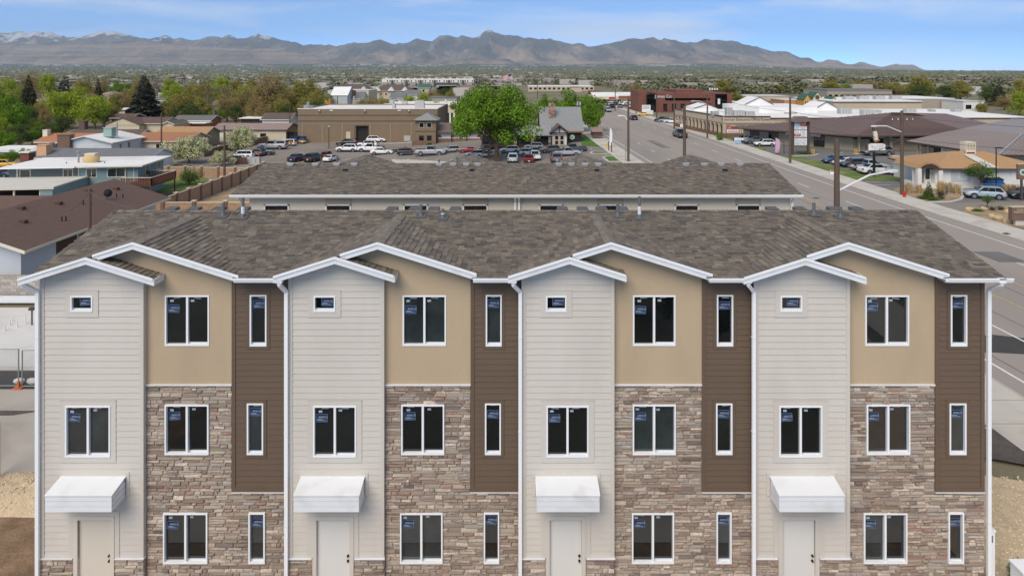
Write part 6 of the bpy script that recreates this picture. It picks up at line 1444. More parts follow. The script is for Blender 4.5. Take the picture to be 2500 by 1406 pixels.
# ================================================================== trees
def leaf_quad(mb, c, n, s, asp, rnd):
    n = n.normalized(); a = n.orthogonal().normalized(); a.rotate(__import__('mathutils').Quaternion(n, rnd.uniform(0, 6.28))); b = n.cross(a)
    a = a * s * .5; b = b * s * asp * .5
    mb.add([c - a - b * .3, c - b, c + a - b * .2, c + b], [(0, 1, 2, 3)])
def rvec(rnd):
    while True:
        v = V((rnd.uniform(-1, 1), rnd.uniform(-1, 1), rnd.uniform(-1, 1)))
        if .01 < v.length < 1: return v
def broadleaf(seed, H=10.0, rx=4.2, zlow=.22, nb=34, per=120, leaf=.36, asp=.7, blob=1.25, form='round', clumpy=1.0, trunk_h=.3, limbs=7):
    rnd = random.Random(seed); cr = MB(); tk = MB()
    zc = H * (zlow + 1) / 2; rz = H * (1 - zlow) / 2
    cents = []
    for k in range(nb):
        v = rvec(rnd); l = v.length; v = v / l * (l ** .45)             # towards the outside
        v = v * (.86 + .85 * NZ.noise(v.normalized() * 1.5 + V((seed * 3.1, 0, 0))))
        if form == 'vase': w = .55 + .45 * (v.z * .5 + .5)
        elif form == 'oval': w = 1 - .35 * max(v.z, 0) ** 2
        else: w = 1.0
        c = V((v.x * (rx - blob * .5) * w, v.y * (rx - blob * .5) * w, zc + v.z * (rz - blob * .55)))
        c.z += rnd.uniform(-.3, .3); cents.append((c, blob * rnd.uniform(.65, 1.3)))
    for c, r in cents:
        for q in range(int(per * (r / blob) ** 1.6)):
            v = rvec(rnd); l = v.length; v = v / l * (l ** .5) * r
            v.z *= .8; p = c + v
            n = (v * clumpy / r + rvec(rnd) * .9 + V((0, 0, .35)))
            leaf_quad(cr, p, n, leaf * rnd.uniform(.6, 1.3), asp, rnd)
    th = H * trunk_h; r0 = H * .028
    tk.tube([(0, 0, -.4), (0.02 * H, 0, th * .5), (0, .01 * H, th)], [r0 * 1.35, r0, r0 * .85], 9)
    order = sorted(range(nb), key=lambda i: rnd.random())[:limbs * 3]
    for j, i in enumerate(order):
        c, r = cents[i]; s = V((0, 0, th * rnd.uniform(.75, 1.0))); m = s.lerp(c, .5) + V((0, 0, H * .05)) + rvec(rnd) * .3
        k = r0 * (.55 if j < limbs else .3); tk.tube([s, m, c], [k, k * .6, k * .2], 5)
        for q in range(2): tk.tube([m, m.lerp(c, .6) + rvec(rnd) * r, c + rvec(rnd) * r * 1.2], [k * .35, k * .22, k * .08], 4)
    return tk, cr
def bare(seed, H=10.0, spread=.5):
    rnd = random.Random(seed); tk = MB(); tips = []
    def grow(p, dirv, ln, r, lev):
        q = p + dirv * ln; m = p.lerp(q, .5) + rvec(rnd) * ln * .08; tk.tube([p, m, q], [r, r * .8, r * .55], 5 if lev > 1 else 3)
        if lev == 0: tips.append(q); return
        for _ in range(3 if lev > 2 else 4):
            nd = (dirv + rvec(rnd) * spread * 1.3 + V((0, 0, .15))).normalized(); grow(p.lerp(q, rnd.uniform(.55, 1)), nd, ln * rnd.uniform(.55, .8), r * .5, lev - 1)
    grow(V((0, 0, -.3)), V((0.03, 0, 1)), H * .33, H * .02, 4)
    cr = MB()
    for t in tips:
        for _ in range(4): leaf_quad(cr, t + rvec(rnd) * .5, rvec(rnd), .26, .3, rnd)
    return tk, cr
def conifer(seed, H=12.0, rad=3.4, n=1500, leaf=.75):
    rnd = random.Random(seed); cr = MB(); tk = MB(); tk.tube([(0, 0, -.3), (0, 0, H * .55), (0, 0, H * .97)], [H * .022, H * .014, .02], 7)
    for k in range(n):
        t = 1 - math.sqrt(rnd.random()); t = min(.985, max(.03, t)); a = rnd.uniform(0, 6.283)
        lay = math.sin(t * 46 + 2.2 * math.sin(a * 2 + seed)) * .13
        R_ = rad * ((1 - t) ** .82) * (.9 + lay + .12 * math.sin(a * 3 + seed) + rnd.uniform(-.1, .1)) + .08
        f = rnd.uniform(.45, 1.0) ** .6; r = R_ * f; z = H * t - r * .22 + (.35 * f * f)
        o = V((math.cos(a), math.sin(a), 0)); c = o * r + V((0, 0, z))
        side = V((-o.y, o.x, 0)); ln = leaf * rnd.uniform(.6, 1.25) * (.5 + .6 * (1 - t)); wd = ln * .34
        dv = (o + V((0, 0, rnd.uniform(-.45, .05))) + side * rnd.uniform(-.5, .5)).normalized() * ln * .5
        sd = (side * .9 + V((0, 0, rnd.uniform(-.5, .5)))).normalized() * wd
        cr.add([c - dv - sd * .6, c - dv + sd * .6, c + dv * .4 + sd, c + dv, c + dv * .4 - sd], [(0, 4, 3, 2, 1)])
    return tk, cr
TEMPL = {}
def template(name, gen, leaf, bark='bark'):
    tk, cr = gen; zmax = max(p[2] for p in cr.v); rmax = max(max(abs(p[0]), abs(p[1])) for p in cr.v)
    TEMPL[name] = (tk.mesh('trunk', mt[bark], 60), cr.mesh('crown', mt[leaf]), zmax, rmax)
template('big_green', broadleaf(3, 12.4, 7.4, .17, 84, 240, .34, .7, 1.7, 'round', 1.2, .24, 12), 'leaf_green')
template('green_a', broadleaf(5, 10, 5.4, .1, 70, 110, .40, .7, 1.35, 'round', 1.2, .25, 9), 'leaf_green')
template('lime_a', broadleaf(8, 10, 5.6, .08, 70, 110, .38, .6, 1.35, 'vase', 1.0, .25, 9), 'leaf_lime')
template('lime_b', broadleaf(9, 10, 4.6, .06, 55, 110, .40, .6, 1.3, 'oval', 1.0, .22, 8), 'leaf_lime')
template('olive_a', broadleaf(12, 10, 5.0, .06, 80, 130, .42, .5, 1.35, 'round', .8, .25, 10), 'leaf_olive')
template('olive_b', broadleaf(14, 10, 4.2, .04, 70, 130, .42, .5, 1.3, 'oval', .8, .25, 9), 'leaf_olive')
template('gold_a', broadleaf(15, 10, 4.8, .05, 80, 130, .42, .5, 1.35, 'round', .8, .25, 9), 'leaf_gold')
template('brown_a', broadleaf(17, 14, 5.0, .08, 90, 150, .40, .3, 1.5, 'vase', .5, .28, 14), 'leaf_brown')
template('brown_b', broadleaf(18, 10, 4.6, .06, 76, 140, .40, .3, 1.4, 'round', .5, .28, 12), 'leaf_brown')
template('twig_a', bare(21, 10, .5), 'leaf_twig')
template('pale_bare', bare(23, 8, .42), 'leaf_twig', 'pole_grey')
template('dark_a', broadleaf(25, 10, 4.0, .05, 50, 95, .40, .5, 1.2, 'oval', 1.0, .2, 8), 'leaf_shade')
template('spruce_a', conifer(31, 13, 4.2, 3400, 1.15), 'leaf_dark')
template('spruce_b', conifer(33, 13.5, 4.9, 4200, 1.15), 'leaf_spruce')
template('pine_a', conifer(35, 12, 4.8, 2200, 1.1), 'leaf_dark')
template('small_spruce', conifer(37, 12, 3.6, 620, 1.5), 'leaf_shade')
template('blossom_a', broadleaf(41, 5, 3.2, .05, 44, 150, .26, .8, .85, 'round', .9, .2, 9), 'leaf_blossom')
template('shrub_a', broadleaf(43, 2, 1.3, .0, 22, 70, .16, .5, .5, 'vase', .9, .1, 6), 'leaf_shrub')
template('dark_shrub', broadleaf(45, 1.4, 1.0, .0, 18, 60, .14, .6, .42, 'round', .9, .1, 6), 'leaf_darkshrub')
template('young_tree', broadleaf(47, 4.6, 2.0, .34, 34, 70, .17, .6, .55, 'round', .9, .4, 9), 'leaf_shrub')
template('hedge_a', broadleaf(49, 3, 2.2, .0, 34, 80, .26, .7, .8, 'round', 1.1, .1, 6), 'leaf_green')
def tree(tmpl, label, u, d, top, width_px, name='tree', group=None, cat='tree', base=None, uv=None):
    p = G(*uv) if uv else GX(u, d)
    d = p.y; u = uv[0] if uv else u
    tkm, crm, zmax, rmax = TEMPL[tmpl]
    H = Zv(top, d) - p.z; sz = H / zmax; sx = width_px / F * d / 2 / rmax
    o = thing(name, label, cat, tuple(p), group, R.uniform(0, 6.28), local=True); o.scale = (sx, sx, sz)
    link('trunk', tkm, o); link('crown', crm, o); return o
tree('big_green', 'large bright green maple in the parking lot, in front of the lodge', 1222, 0, 203, 250, 'maple_tree', uv=(1212, 393))
tree('green_a', 'dense green tree behind the lodge roof, beside the road', 1404, 163, 217, 176, 'leafy_tree')
tree('green_a', 'green tree at the right end of the lodge, drooping to the road', 1444, 152, 240, 72, 'leafy_tree')
tree('green_a', 'green tree between the big maple and the lodge ridge', 1340, 176, 228, 80, 'leafy_tree')
tree('green_a', 'smaller green tree left of the big maple, behind the mural wing', 1135, 190, 218, 80, 'leafy_tree')
tree('green_a', 'green tree at the far left edge, upper crown', 8, 205, 214, 84, 'leafy_tree')
tree('green_a', 'sunlit green tree at the left edge, nearest of the left trees', 20, 172, 236, 108, 'leafy_tree')
tree('lime_b', 'yellow green bush-like tree below the green tree at the left edge', 4, 158, 286, 60, 'leafy_tree')
tree('dark_a', 'dark leafy tree between the left green tree and the lime tree', 80, 185, 290, 70, 'leafy_tree')
tree('spruce_a', 'dark pointed spruce at left between the green trees', 70, 228, 183, 74, 'spruce_tree')
tree('pine_a', 'broad dark conifer behind the lime tree', 158, 262, 179, 96, 'pine_tree')
tree('lime_a', 'wide lime green tree in front of the broad dark conifer', 165, 208, 217, 130, 'leafy_tree')
tree('lime_a', 'lime green tree on the right of the wide lime tree', 232, 204, 231, 92, 'leafy_tree')
tree('dark_a', 'dark green hedge tree below the lime trees', 150, 186, 280, 80, 'leafy_tree')
for k, (tm, u, d, tp, w) in enumerate((('green_a', 14, 152, 318, 70), ('dark_a', 46, 158, 300, 60), ('green_a', 78, 163, 312, 56), ('dark_a', 104, 168, 306, 50), ('lime_b', 88, 176, 296, 40), ('dark_a', 128, 166, 304, 46), ('green_a', 22, 128, 366, 60), ('green_a', 62, 130, 360, 44))):
    tree(tm, '%s bush in the garden strip at the left edge, %s from the left' % ({'g': 'bright green', 'd': 'dark green', 'l': 'yellow green'}[tm[0]], ('first', 'third', 'sixth', 'seventh', 'fifth', 'last', 'second', 'fourth')[k]), u, d, tp, w, 'garden_bush', 'garden bushes at the left edge', 'shrub')
tree('brown_b', 'brownish bare-twigged tree left of the lime tree', 112, 196, 253, 44, 'budding_tree')
tree('spruce_a', 'small dark conifer between the lime tree and the tall spruce', 240, 300, 193, 42, 'spruce_tree')
tree('spruce_b', 'tallest grey brown spruce behind the brown roof', 352, 236, 181, 108, 'spruce_tree')
tree('brown_b', 'brown budding tree just left of the tall spruce', 300, 262, 214, 70, 'budding_tree')
tree('green_a', 'round dark lime tree behind and left of the tall spruce', 292, 370, 193, 60, 'leafy_tree')
tree('olive_a', 'wide olive willow right of the tall spruce', 445, 258, 213, 112, 'willow_tree')
tree('twig_a', 'bare twiggy tree right of the olive willow', 515, 262, 208, 62, 'bare_tree')
tree('green_a', 'small green tree in front of the bare tree', 530, 226, 262, 46, 'leafy_tree')
tree('dark_a', 'dark bush under the olive willow', 428, 225, 262, 40, 'leafy_tree')
tree('brown_a', 'tall brown budding tree left of the warehouse', 655, 232, 172, 118, 'budding_tree')
tree('brown_b', 'brown budding tree leaning left of the tall brown tree', 588, 250, 208, 84, 'budding_tree')
tree('olive_b', 'yellow olive tree between the tall brown tree and the warehouse', 730, 246, 194, 96, 'leafy_tree')
tree('olive_a', 'olive tree above the left end of the warehouse', 772, 232, 205, 74, 'leafy_tree')
ORD = 'first second third fourth fifth sixth seventh eighth ninth tenth eleventh twelfth thirteenth fourteenth fifteenth sixteenth seventeenth eighteenth nineteenth twentieth'.split()
ORD += ['twenty-' + k for k in ORD[:9]] + ['thirtieth']
LCOUNT = {}
def tree_label(tm, where):
    c = {'olive': 'olive green tree', 'lime': 'lime green tree', 'brown': 'brown budding tree', 'twig': 'bare twiggy tree', 'gold': 'golden green tree', 'dark': 'dark green tree', 'green': 'leaf green tree'}[tm.split('_')[0]]
    k = LCOUNT[(c, where)] = LCOUNT.get((c, where), 0) + 1
    return '%s %s, %s from the left' % (c, where, ORD[k - 1])
GT = 'mixed trees beyond the left houses'
for tm, u, d, top, w in sorted((('olive_a', 500, 340, 196, 74), ('lime_b', 545, 330, 192, 64), ('olive_b', 575, 350, 196, 60), ('olive_a', 470, 360, 199, 60), ('lime_b', 410, 380, 196, 50), ('brown_b', 20, 300, 185, 80), ('brown_b', 70, 310, 172, 70),
                         ('lime_b', 120, 330, 184, 60), ('olive_a', 205, 350, 188, 70), ('brown_b', 250, 380, 190, 50), ('brown_b', 335, 400, 186, 50), ('twig_a', 385, 330, 190, 40), ('olive_b', 615, 330, 196, 60), ('brown_b', 640, 300, 205, 60), ('olive_a', 690, 330, 196, 60), ('olive_b', 755, 360, 196, 70), ('lime_b', 20, 260, 196, 60), ('olive_a', 560, 290, 214, 60), ('olive_b', 480, 290, 215, 50), ('twig_a', 540, 270, 213, 50),
        ('dark_a', 60, 205, 262, 70), ('olive_a', 100, 215, 240, 60), ('dark_a', 20, 190, 280, 60), ('olive_b', 275, 225, 232, 50), ('dark_a', 255, 215, 262, 40), ('olive_a', 410, 240, 240, 60), ('dark_a', 470, 228, 256, 60), ('olive_b', 490, 235, 240, 60), ('brown_b', 555, 236, 232, 70), ('dark_a', 575, 226, 258, 50), ('brown_b', 620, 226, 236, 70),
        ('olive_a', 690, 224, 232, 70), ('dark_a', 700, 214, 256, 50), ('olive_b', 745, 220, 240, 60), ('dark_a', 770, 214, 246, 50), ('brown_b', 640, 220, 252, 60), ('lime_b', 600, 280, 210, 50), ('olive_a', 330, 300, 206, 60), ('lime_b', 430, 300, 208, 60), ('olive_b', 360, 340, 200, 50), ('brown_b', 30, 240, 226, 80), ('olive_a', 130, 250, 226, 60), ('lime_b', 195, 260, 216, 60), ('brown_b', 220, 250, 226, 60)), key=lambda q: q[1]):
    tree(tm, tree_label(tm, 'in the mixed band beyond the left houses'), u, d, top - 5, w * 1.12, 'budding_tree', GT)
GW = 'olive trees behind the warehouse roof'
for tm, u, d, top, w in sorted((('brown_b', 905, 225, 228, 64), ('olive_a', 935, 222, 226, 60), ('olive_b', 880, 220, 240, 50), ('lime_b', 1000, 240, 232, 56), ('olive_a', 965, 232, 236, 56), ('lime_b', 1035, 250, 224, 54), ('brown_b', 1060, 330, 214, 56), ('dark_a', 1085, 340, 214, 46), ('olive_a', 1100, 300, 212, 44), ('lime_b', 1065, 225, 246, 36)), key=lambda q: q[1]):
    tree(tm, tree_label(tm, 'between the warehouse roof and the far stores'), u, d, top, w, 'leafy_tree', GW)
tree('gold_a', 'round yellow green willow above the brick office', 1765, 420, 190, 68, 'willow_tree')
tree('gold_a', 'smaller yellow willow right of the brick office', 1795, 330, 224, 56, 'willow_tree')
tree('olive_a', 'low olive tree left of the round willow', 1690, 430, 207, 60, 'leafy_tree')
tree('olive_b', 'pale olive tree behind the strip mall', 1555, 380, 203, 46, 'leafy_tree')
GR = 'row of olive trees behind the white roofs'
for k, (tm, u, d, top, w) in enumerate((('olive_a', 1828, 430, 206, 52), ('gold_a', 1858, 440, 203, 56), ('olive_a', 1890, 430, 202, 56), ('olive_b', 1922, 440, 204, 54), ('olive_a', 1952, 430, 203, 54), ('olive_b', 1978, 430, 208, 40), ('gold_a', 2028, 420, 191, 56), ('lime_b', 2062, 420, 204, 40), ('olive_a', 2100, 430, 192, 56), ('brown_b', 2130, 420, 194, 50), ('olive_a', 2160, 420, 196, 46), ('gold_a', 2185, 410, 198, 46), ('brown_b', 2205, 380, 205, 40))):
    tree(tm, tree_label(tm, 'in the row behind the white roofs'), u, d, top, w * 1.25, 'leafy_tree', GR)
tree('gold_a', 'tall golden green tree right of the concrete office', 2246, 350, 178, 92, 'leafy_tree')
tree('dark_a', 'darker tree at the foot of the tall golden tree', 2240, 320, 206, 80, 'leafy_tree')
tree('olive_b', 'grey green tree right of the tall golden tree', 2345, 330, 194, 84, 'leafy_tree')
tree('dark_a', 'dark green tree behind the plain concrete building', 2310, 320, 206, 60, 'leafy_tree')
tree('pine_a', 'dark flat topped pine at the far right', 2438, 280, 200, 62, 'pine_tree')
tree('brown_b', 'brown budding tree below the dark pine', 2452, 250, 232, 60, 'budding_tree')
tree('gold_a', 'golden tree at the right edge of the view', 2500, 260, 183, 88, 'leafy_tree')
tree('lime_b', 'pale lime tree at the right edge, lower', 2490, 220, 222, 70, 'leafy_tree')
tree('dark_a', 'dark tree between the small white building and the pine', 2408, 300, 208, 50, 'leafy_tree')
tree('olive_a', 'low olive bush tree beside the small white building', 2396, 224, 246, 44, 'leafy_tree')
tree('blossom_a', 'white blossoming tree beside the brick fence', 465, 0, 330, 116, 'blossom_tree', uv=(462, 398))
tree('blossom_a', 'taller white blossoming tree right of the utility pole', 588, 0, 305, 82, 'blossom_tree', uv=(590, 372))
tree('blossom_a', 'low blossoming bush over the brick fence', 545, 0, 366, 66, 'blossom_tree', uv=(545, 405))
tree('shrub_a', 'feathery green shrub on the back lawn', 462, 0, 402, 72, 'shrub', cat='shrub', uv=(462, 452))
tree('shrub_a', 'green shrub beside the grey gabled house', 105, 124, 348, 60, 'shrub', cat='shrub')
tree('young_tree', 'young tree with thin crown in front of the white bungalow', 2405, 0, 393, 86, 'young_tree', uv=(2396, 465))
tree('small_spruce', 'small spruce in the planting bed near the hydrant', 2268, 0, 442, 36, 'spruce_tree', uv=(2268, 486))
tree('young_tree', 'little green sapling in the dry garden', 2410, 0, 474, 34, 'young_tree', uv=(2411, 508))
tree('pale_bare', 'pale leafless tree in front of the brown metal roof', 2073, 0, 305, 62, 'bare_tree', uv=(2075, 358))
tree('lime_b', 'small yellow green tree beside the shop door', 2122, 127, 330, 26, 'young_tree')
for u, v, tp, w, lab in ((2440, 514, 502, 30, 'dark round shrub left of the brown monument sign'), (2424, 516, 504, 22, 'dark spiky shrub beside the sapling in the dry garden'), (2300, 488, 462, 34, 'reddish brown bare shrub beside the small spruce')):
    tree('dark_shrub', lab, u, 0, tp, w, 'shrub', cat='shrub', uv=(u, v))
for u, v, tp, w, lab in ((2252, 487, 474, 40, 'low green shrub at the hydrant end of the planting bed'), (2278, 490, 478, 46, 'low green shrub at the kerb of the planting bed'), (2385, 517, 508, 40, 'low green ground shrub at the driveway corner'), (2456, 575, 566, 22, 'tiny green shrub on the sidewalk edge, right'), (1758, 344, 327, 26, 'clipped green hedge at the corner of the office building'), (1825, 342, 330, 16, 'dark shrub under the second arch'), (1862, 342, 330, 14, 'dark shrub under the third arch'), (2066, 362, 354, 40, 'grassy shrub at the foot of the pale bare tree'), (1965, 376, 370, 50, 'straggly green plants under the pylon sign')):
    tree('hedge_a' if u < 2000 else 'shrub_a', lab, u, 0, tp, w, 'shrub', cat='shrub', uv=(u, v))
for k, (u, v, tp, w) in enumerate(((768, 343, 334, 28), (800, 343, 336, 22), (975, 345, 337, 16), (1030, 353, 347, 20), (1048, 354, 348, 22))):
    tree('hedge_a', 'green shrub against the warehouse wall, number %s from the left' % ('one', 'two', 'three', 'four', 'five')[k], u, 0, tp, w, 'shrub', cat='shrub', uv=(u, v))
p = V((15.2, 19.9, .05)); tkm, crm, zm_, rm_ = TEMPL['shrub_a']
o = thing('shrub', 'small spiky green shrub on the gravel at lower right', 'shrub', (14.15, 19.3, .05), None, .4, local=True); o.scale = (.26, .26, .34); link('trunk', tkm, o); link('crown', crm, o)
for k, (x, y, s) in enumerate(((13.55, 23.4, .1), (14.1, 22.0, .1), (13.75, 21.6, .14))):
    o = thing('shrub', ('tiny dark plant on the gravel, farthest', 'tiny dark plant on the gravel, in the middle', 'tiny dark plant on the gravel, nearest the downspout')[k], 'shrub', (x, y, .05), None, k, local=True); o.scale = (s, s, s); link('crown', TEMPL['dark_shrub'][1], o); link('trunk', TEMPL['dark_shrub'][0], o)
# tufts of dry ornamental grass
def tuft(label, u, v, h, w):
    p = G(u, v); mb = MB()
    for _ in range(260):
        a = R.uniform(0, 6.28); r = abs(R.gauss(0, .35)) * w; b = V((math.cos(a) * r * .4, math.sin(a) * r * .4, 0)); t = V((math.cos(a) * r, math.sin(a) * r, h * R.uniform(.6, 1.05))); sdv = V((-math.sin(a), math.cos(a), 0)) * .025
        mb.add([b - sdv, b + sdv, t + sdv * .8, t - sdv * .8], [(0, 1, 2, 3)])
    o = mb.build('grass_tuft', mt['leaf_straw']); o.location = p; tag(o, label, 'grass', 'tufts of dry ornamental grass')
for u, v, h, w, lab in ((2219, 472, 1.2, .9, 'straw coloured grass tuft behind the hydrant'), (2243, 473, 1.0, .8, 'straw coloured grass tuft right of the hydrant tuft'), (2296, 470, 1.3, 1.0, 'straw coloured grass tuft beside the brown shrub'), (2318, 471, 1.2, 1.0, 'straw coloured grass tuft right of the brown shrub'), (2335, 474, 1.1, .9, 'straw coloured grass tuft at the right end of the bed'),
                      (2455, 476, 1.2, 1.0, 'straw coloured grass tuft behind the ice blue car'), (2475, 477, 1.2, 1.0, 'straw coloured grass tuft left of the black car'), (2492, 478, 1.1, 1.0, 'straw coloured grass tuft at the right edge')):
    tuft(lab, u, v, h, w)
# boulders of the dry garden
for u, v, r, lab in ((2468, 546, .55, 'large tan boulder below the monument sign'), (2437, 538, .42, 'flat pale boulder left of the monument sign'), (2422, 530, .3, 'small pale boulder in the dry garden'), (2460, 519, .3, 'pointed pale boulder beside the monument sign'), (2366, 515, .35, 'pale boulder at the driveway corner'), (2402, 513, .3, 'pale boulder behind the sapling')):
    p = G(u, v); mb = MB(); mb.blob((0, 0, r * .45), r, 2, .14, 0, (1.25, .9, .75)); o = mb.build('boulder', mt['boulder']); o.location = p; tag(o, lab, 'rock', 'boulders of the dry garden')

# the far band of trees and town that reads as one mass
mb = MB(); hb = MB()
ico = bmesh.new(); bmesh.ops.create_icosphere(ico, subdivisions=1, radius=1); IV = [v.co.copy() for v in ico.verts]; IF = [tuple(x.index for x in f.verts) for f in ico.faces]; ico.free()
for k in range(22000):
    u = R.uniform(-120, 2620); v = 173.5 + 36 * R.random() ** 1.5
    d = F * CZ / (v - HY); d = min(d, 9000)
    if k > 15500: d = R.uniform(400, 1000)
    if d > 3500: d = R.uniform(3000, 10500)
    d = max(d, 420 + (100 if 900 < u < 1170 else 0)); x = Xu(u, d); z = valley_z(u, d) if d > 900 else terr(x, d)
    if -30 < x - rl(min(d, 700)) < 60 and d < 700: continue
    r = R.uniform(2.2, 4.4) * (1 + d / 5000); s = (R.uniform(.9, 1.5), R.uniform(.9, 1.5), R.uniform(.7, 1.1)); q = r * .55
    if d < 1300:                                       # near enough to show leaf clumps
        for _ in range(34):
            w = rvec(R); w = w / w.length * w.length ** .4; leaf_quad(mb, V((x + w.x * r * s[0], d + w.y * r * s[1], z + q + w.z * r * s[2])), w + rvec(R) * .7 + V((0, 0, .4)), r * R.uniform(.4, .75), .7, R)
    else: mb.add([(x + w.x * r * s[0] * R.uniform(.75, 1.2), d + w.y * r * s[1], z + q + w.z * r * s[2] * R.uniform(.75, 1.2)) for w in IV], IF)
    if R.random() < (.10 if u < 1400 else .03):
        x2 = x + R.uniform(-20, 20); w_ = R.uniform(4, 8) * (1 + d / 6000) * (2.2 if R.random() < .12 and d > 1500 else 1); h_ = R.uniform(3.5, 6.5) + d / 3500
        hb.box(x2 - w_, x2 + w_, d - 6, d + 6, z - 1, z + h_)
for k in range(150):                                   # pale warehouses along the far side of the valley
    u = R.uniform(-100, 2000); d = R.uniform(9200, 11500); w_ = R.uniform(20, 130); x = Xu(u, d); z = valley_z(u, d); hb.box(x - w_, x + w_, d, d + 60, z - 5, z + R.uniform(9, 16))
ft = mb.build('distant_trees', mt['far_tree'], None, 40, 'stuff'); ft['label'] = 'grey green band of trees across the valley floor'; ft['category'] = 'trees'
fh = hb.build('distant_town', mt['far_house'], None, None, 'stuff'); fh['label'] = 'pale specks of the distant town across the valley'; fh['category'] = 'town'

# bushes added out of view before the building, mirrored in the window glass
mb = MB()
for k, (x, y, sc, tm) in enumerate(((-9.5, 3.5, .40, 'green_a'), (-2.2, 1.0, .42, 'dark_a'), (4.0, 4.2, .36, 'olive_a'), (9.8, 2.0, .42, 'green_a'), (-6.0, -3.0, .48, 'lime_b'), (6.8, -4.0, .48, 'dark_a'), (0.8, -7.0, .5, 'green_a'))):
    me = TEMPL[tm][1]; mb.xf = MX.Translation((x, y, 0)) @ MX.Rotation(k, 4, 'Z') @ MX.Scale(sc, 4); mb.add([v.co for v in me.vertices], [tuple(p.vertices) for p in me.polygons])
o = mb.build('unseen_shrubbery', mt['leaf_shade'], None, None, 'stuff'); o['label'] = 'unseen shrubbery added in front of the building for its reflection in the windows'; o['category'] = 'shrubs'

# ================================================================== vehicles
def car_template(kind):
    S = dict(sedan=(4.8, 1.84, 1.44), suv=(4.65, 1.88, 1.64), pickup=(5.75, 2.0, 1.86), van=(5.1, 1.96, 1.80), wagon=(4.5, 1.8, 1.50), coupe=(4.9, 1.85, 1.34))[kind]
    L_, W_, H_ = S; hl, hw = L_ / 2, W_ / 2; zb = .26 if kind in ('sedan', 'coupe', 'wagon') else .34
    top = dict(sedan=[(-1, .78), (-.96, .98), (-.62, 1.02), (.38, .97), (.85, .80), (.97, .68), (1, .52)], suv=[(-1, .76), (-.97, 1.0), (-.6, 1.08), (.42, 1.06), (.80, .95), (.95, .80), (1, .58)],
               pickup=[(-1, .70), (-.985, 1.12), (-.3, 1.14), (.36, 1.18), (.86, 1.12), (.98, 1.0), (1, .62)], van=[(-1, .80), (-.97, 1.06), (0, 1.10), (.5, 1.04), (.86, .90), (.97, .76), (1, .55)],
               wagon=[(-1, .74), (-.97, .96), (-.5, 1.0), (.42, .96), (.84, .82), (.97, .68), (1, .5)], coupe=[(-1, .66), (-.97, .88), (-.5, .92), (.2, .92), (.88, .84), (.98, .72), (1, .5)])[kind]
    cab = dict(sedan=(-.72, .42, -.40, .10), suv=(-.95, .46, -.70, .14), pickup=(-.24, .44, -.17, .20), van=(-.97, .58, -.86, .28), wagon=(-.96, .46, -.72, .16), coupe=(-.62, .26, -.36, .04))[kind]
    mb = MB(); rings = []
    for i in range(25):
        x = -1 + i / 12; zt = lerp_list(top, x); e = abs(x); w = hw * (1 - .12 * max(0, e - .72) ** 1.5 / .15 * .4 - (.10 if e > .985 else 0))
        b = zb + (.10 if e > .95 else 0) + (.06 if e > .985 else 0)
        half = [(.0, b), (.78 * w, b), (.955 * w, b + .10), (w, b + .42 * (zt - b)), (.985 * w, zt - .13), (.93 * w, zt - .03), (.6 * w, zt + .012), (0, zt + .025)]
        rings.append([(x * hl, y, z) for y, z in half] + [(x * hl, -y, z) for y, z in half[-2:0:-1]])
    n = len(rings[0])
    for r in rings: mb.v += r
    mb.f = [(i*n+j, (i+1)*n+j, (i+1)*n+(j+1) % n, i*n+(j+1) % n) for i in range(24) for j in range(n)] + [tuple(range(n-1, -1, -1)), tuple(range(24*n, 25*n))]
    mb.m = [0] * len(mb.f)
    def belt(x): return lerp_list(top, x) - .02
    def frustum(c, zr, wr):
        xb, xf, rb, rf = [k * hl for k in c]; wb = hw * .93
        base = [(xb, wb, belt(c[0])), (xf, wb * .96, belt(c[1])), (xf, -wb * .96, belt(c[1])), (xb, -wb, belt(c[0]))]
        tp = [(rb, wr, zr - .02), (rf, wr, zr - .03), (rf, -wr, zr - .03), (rb, -wr, zr - .02)]
        return [V(p) for p in base], [V(p) for p in tp]
    base, tp = frustum(cab, H_, hw * .74)
    bm = bmesh.new(); vv = [bm.verts.new(p) for p in base + tp]
    for f in ((0,1,5,4),(1,2,6,5),(2,3,7,6),(3,0,4,7),(4,5,6,7)): bm.faces.new([vv[i] for i in f])
    bmesh.ops.recalc_face_normals(bm, faces=bm.faces[:])
    bmesh.ops.bevel(bm, geom=[e for e in bm.edges if all(v.co.z > 1.0 for v in e.verts) or not e.is_boundary], offset=.07, segments=2, affect='EDGES')
    bm.verts.index_update(); mb.add([v.co.copy() for v in bm.verts], [tuple(v.index for v in f.verts) for f in bm.faces]); bm.free()
    glass = []
    def pane(a, b, c, d_, s0, s1, t0, t1):
        q = lambda s, t: (a.lerp(b, s)).lerp(d_.lerp(c, s), t)
        p = [q(s0, t0), q(s1, t0), q(s1, t1), q(s0, t1)]; nrm = (p[1] - p[0]).cross(p[3] - p[0]).normalized(); cen = sum(p, V()) / 4
        if nrm.dot(cen - V((0, 0, 1.0))) < 0: nrm = -nrm
        p = [k + nrm * .018 for k in p]; bk = [k - nrm * .03 for k in p]
        g = MB(); g.add(p + bk, [(0,1,2,3),(0,1,5,4),(1,2,6,5),(2,3,7,6),(3,0,4,7)]); return g
    nside = {'sedan': 2, 'suv': 3, 'pickup': 2, 'van': 3, 'wagon': 3, 'coupe': 1}[kind]
    for s in (0, 1):
        A, B_, C_, D_ = (base[0], base[1], tp[1], tp[0]) if s == 0 else (base[3], base[2], tp[2], tp[3])
        for k in range(nside): glass.append(('side_window', pane(A, B_, C_, D_, .05 + .90 * k / nside + .006, .05 + .90 * (k + 1) / nside - .006, .08, .90)))
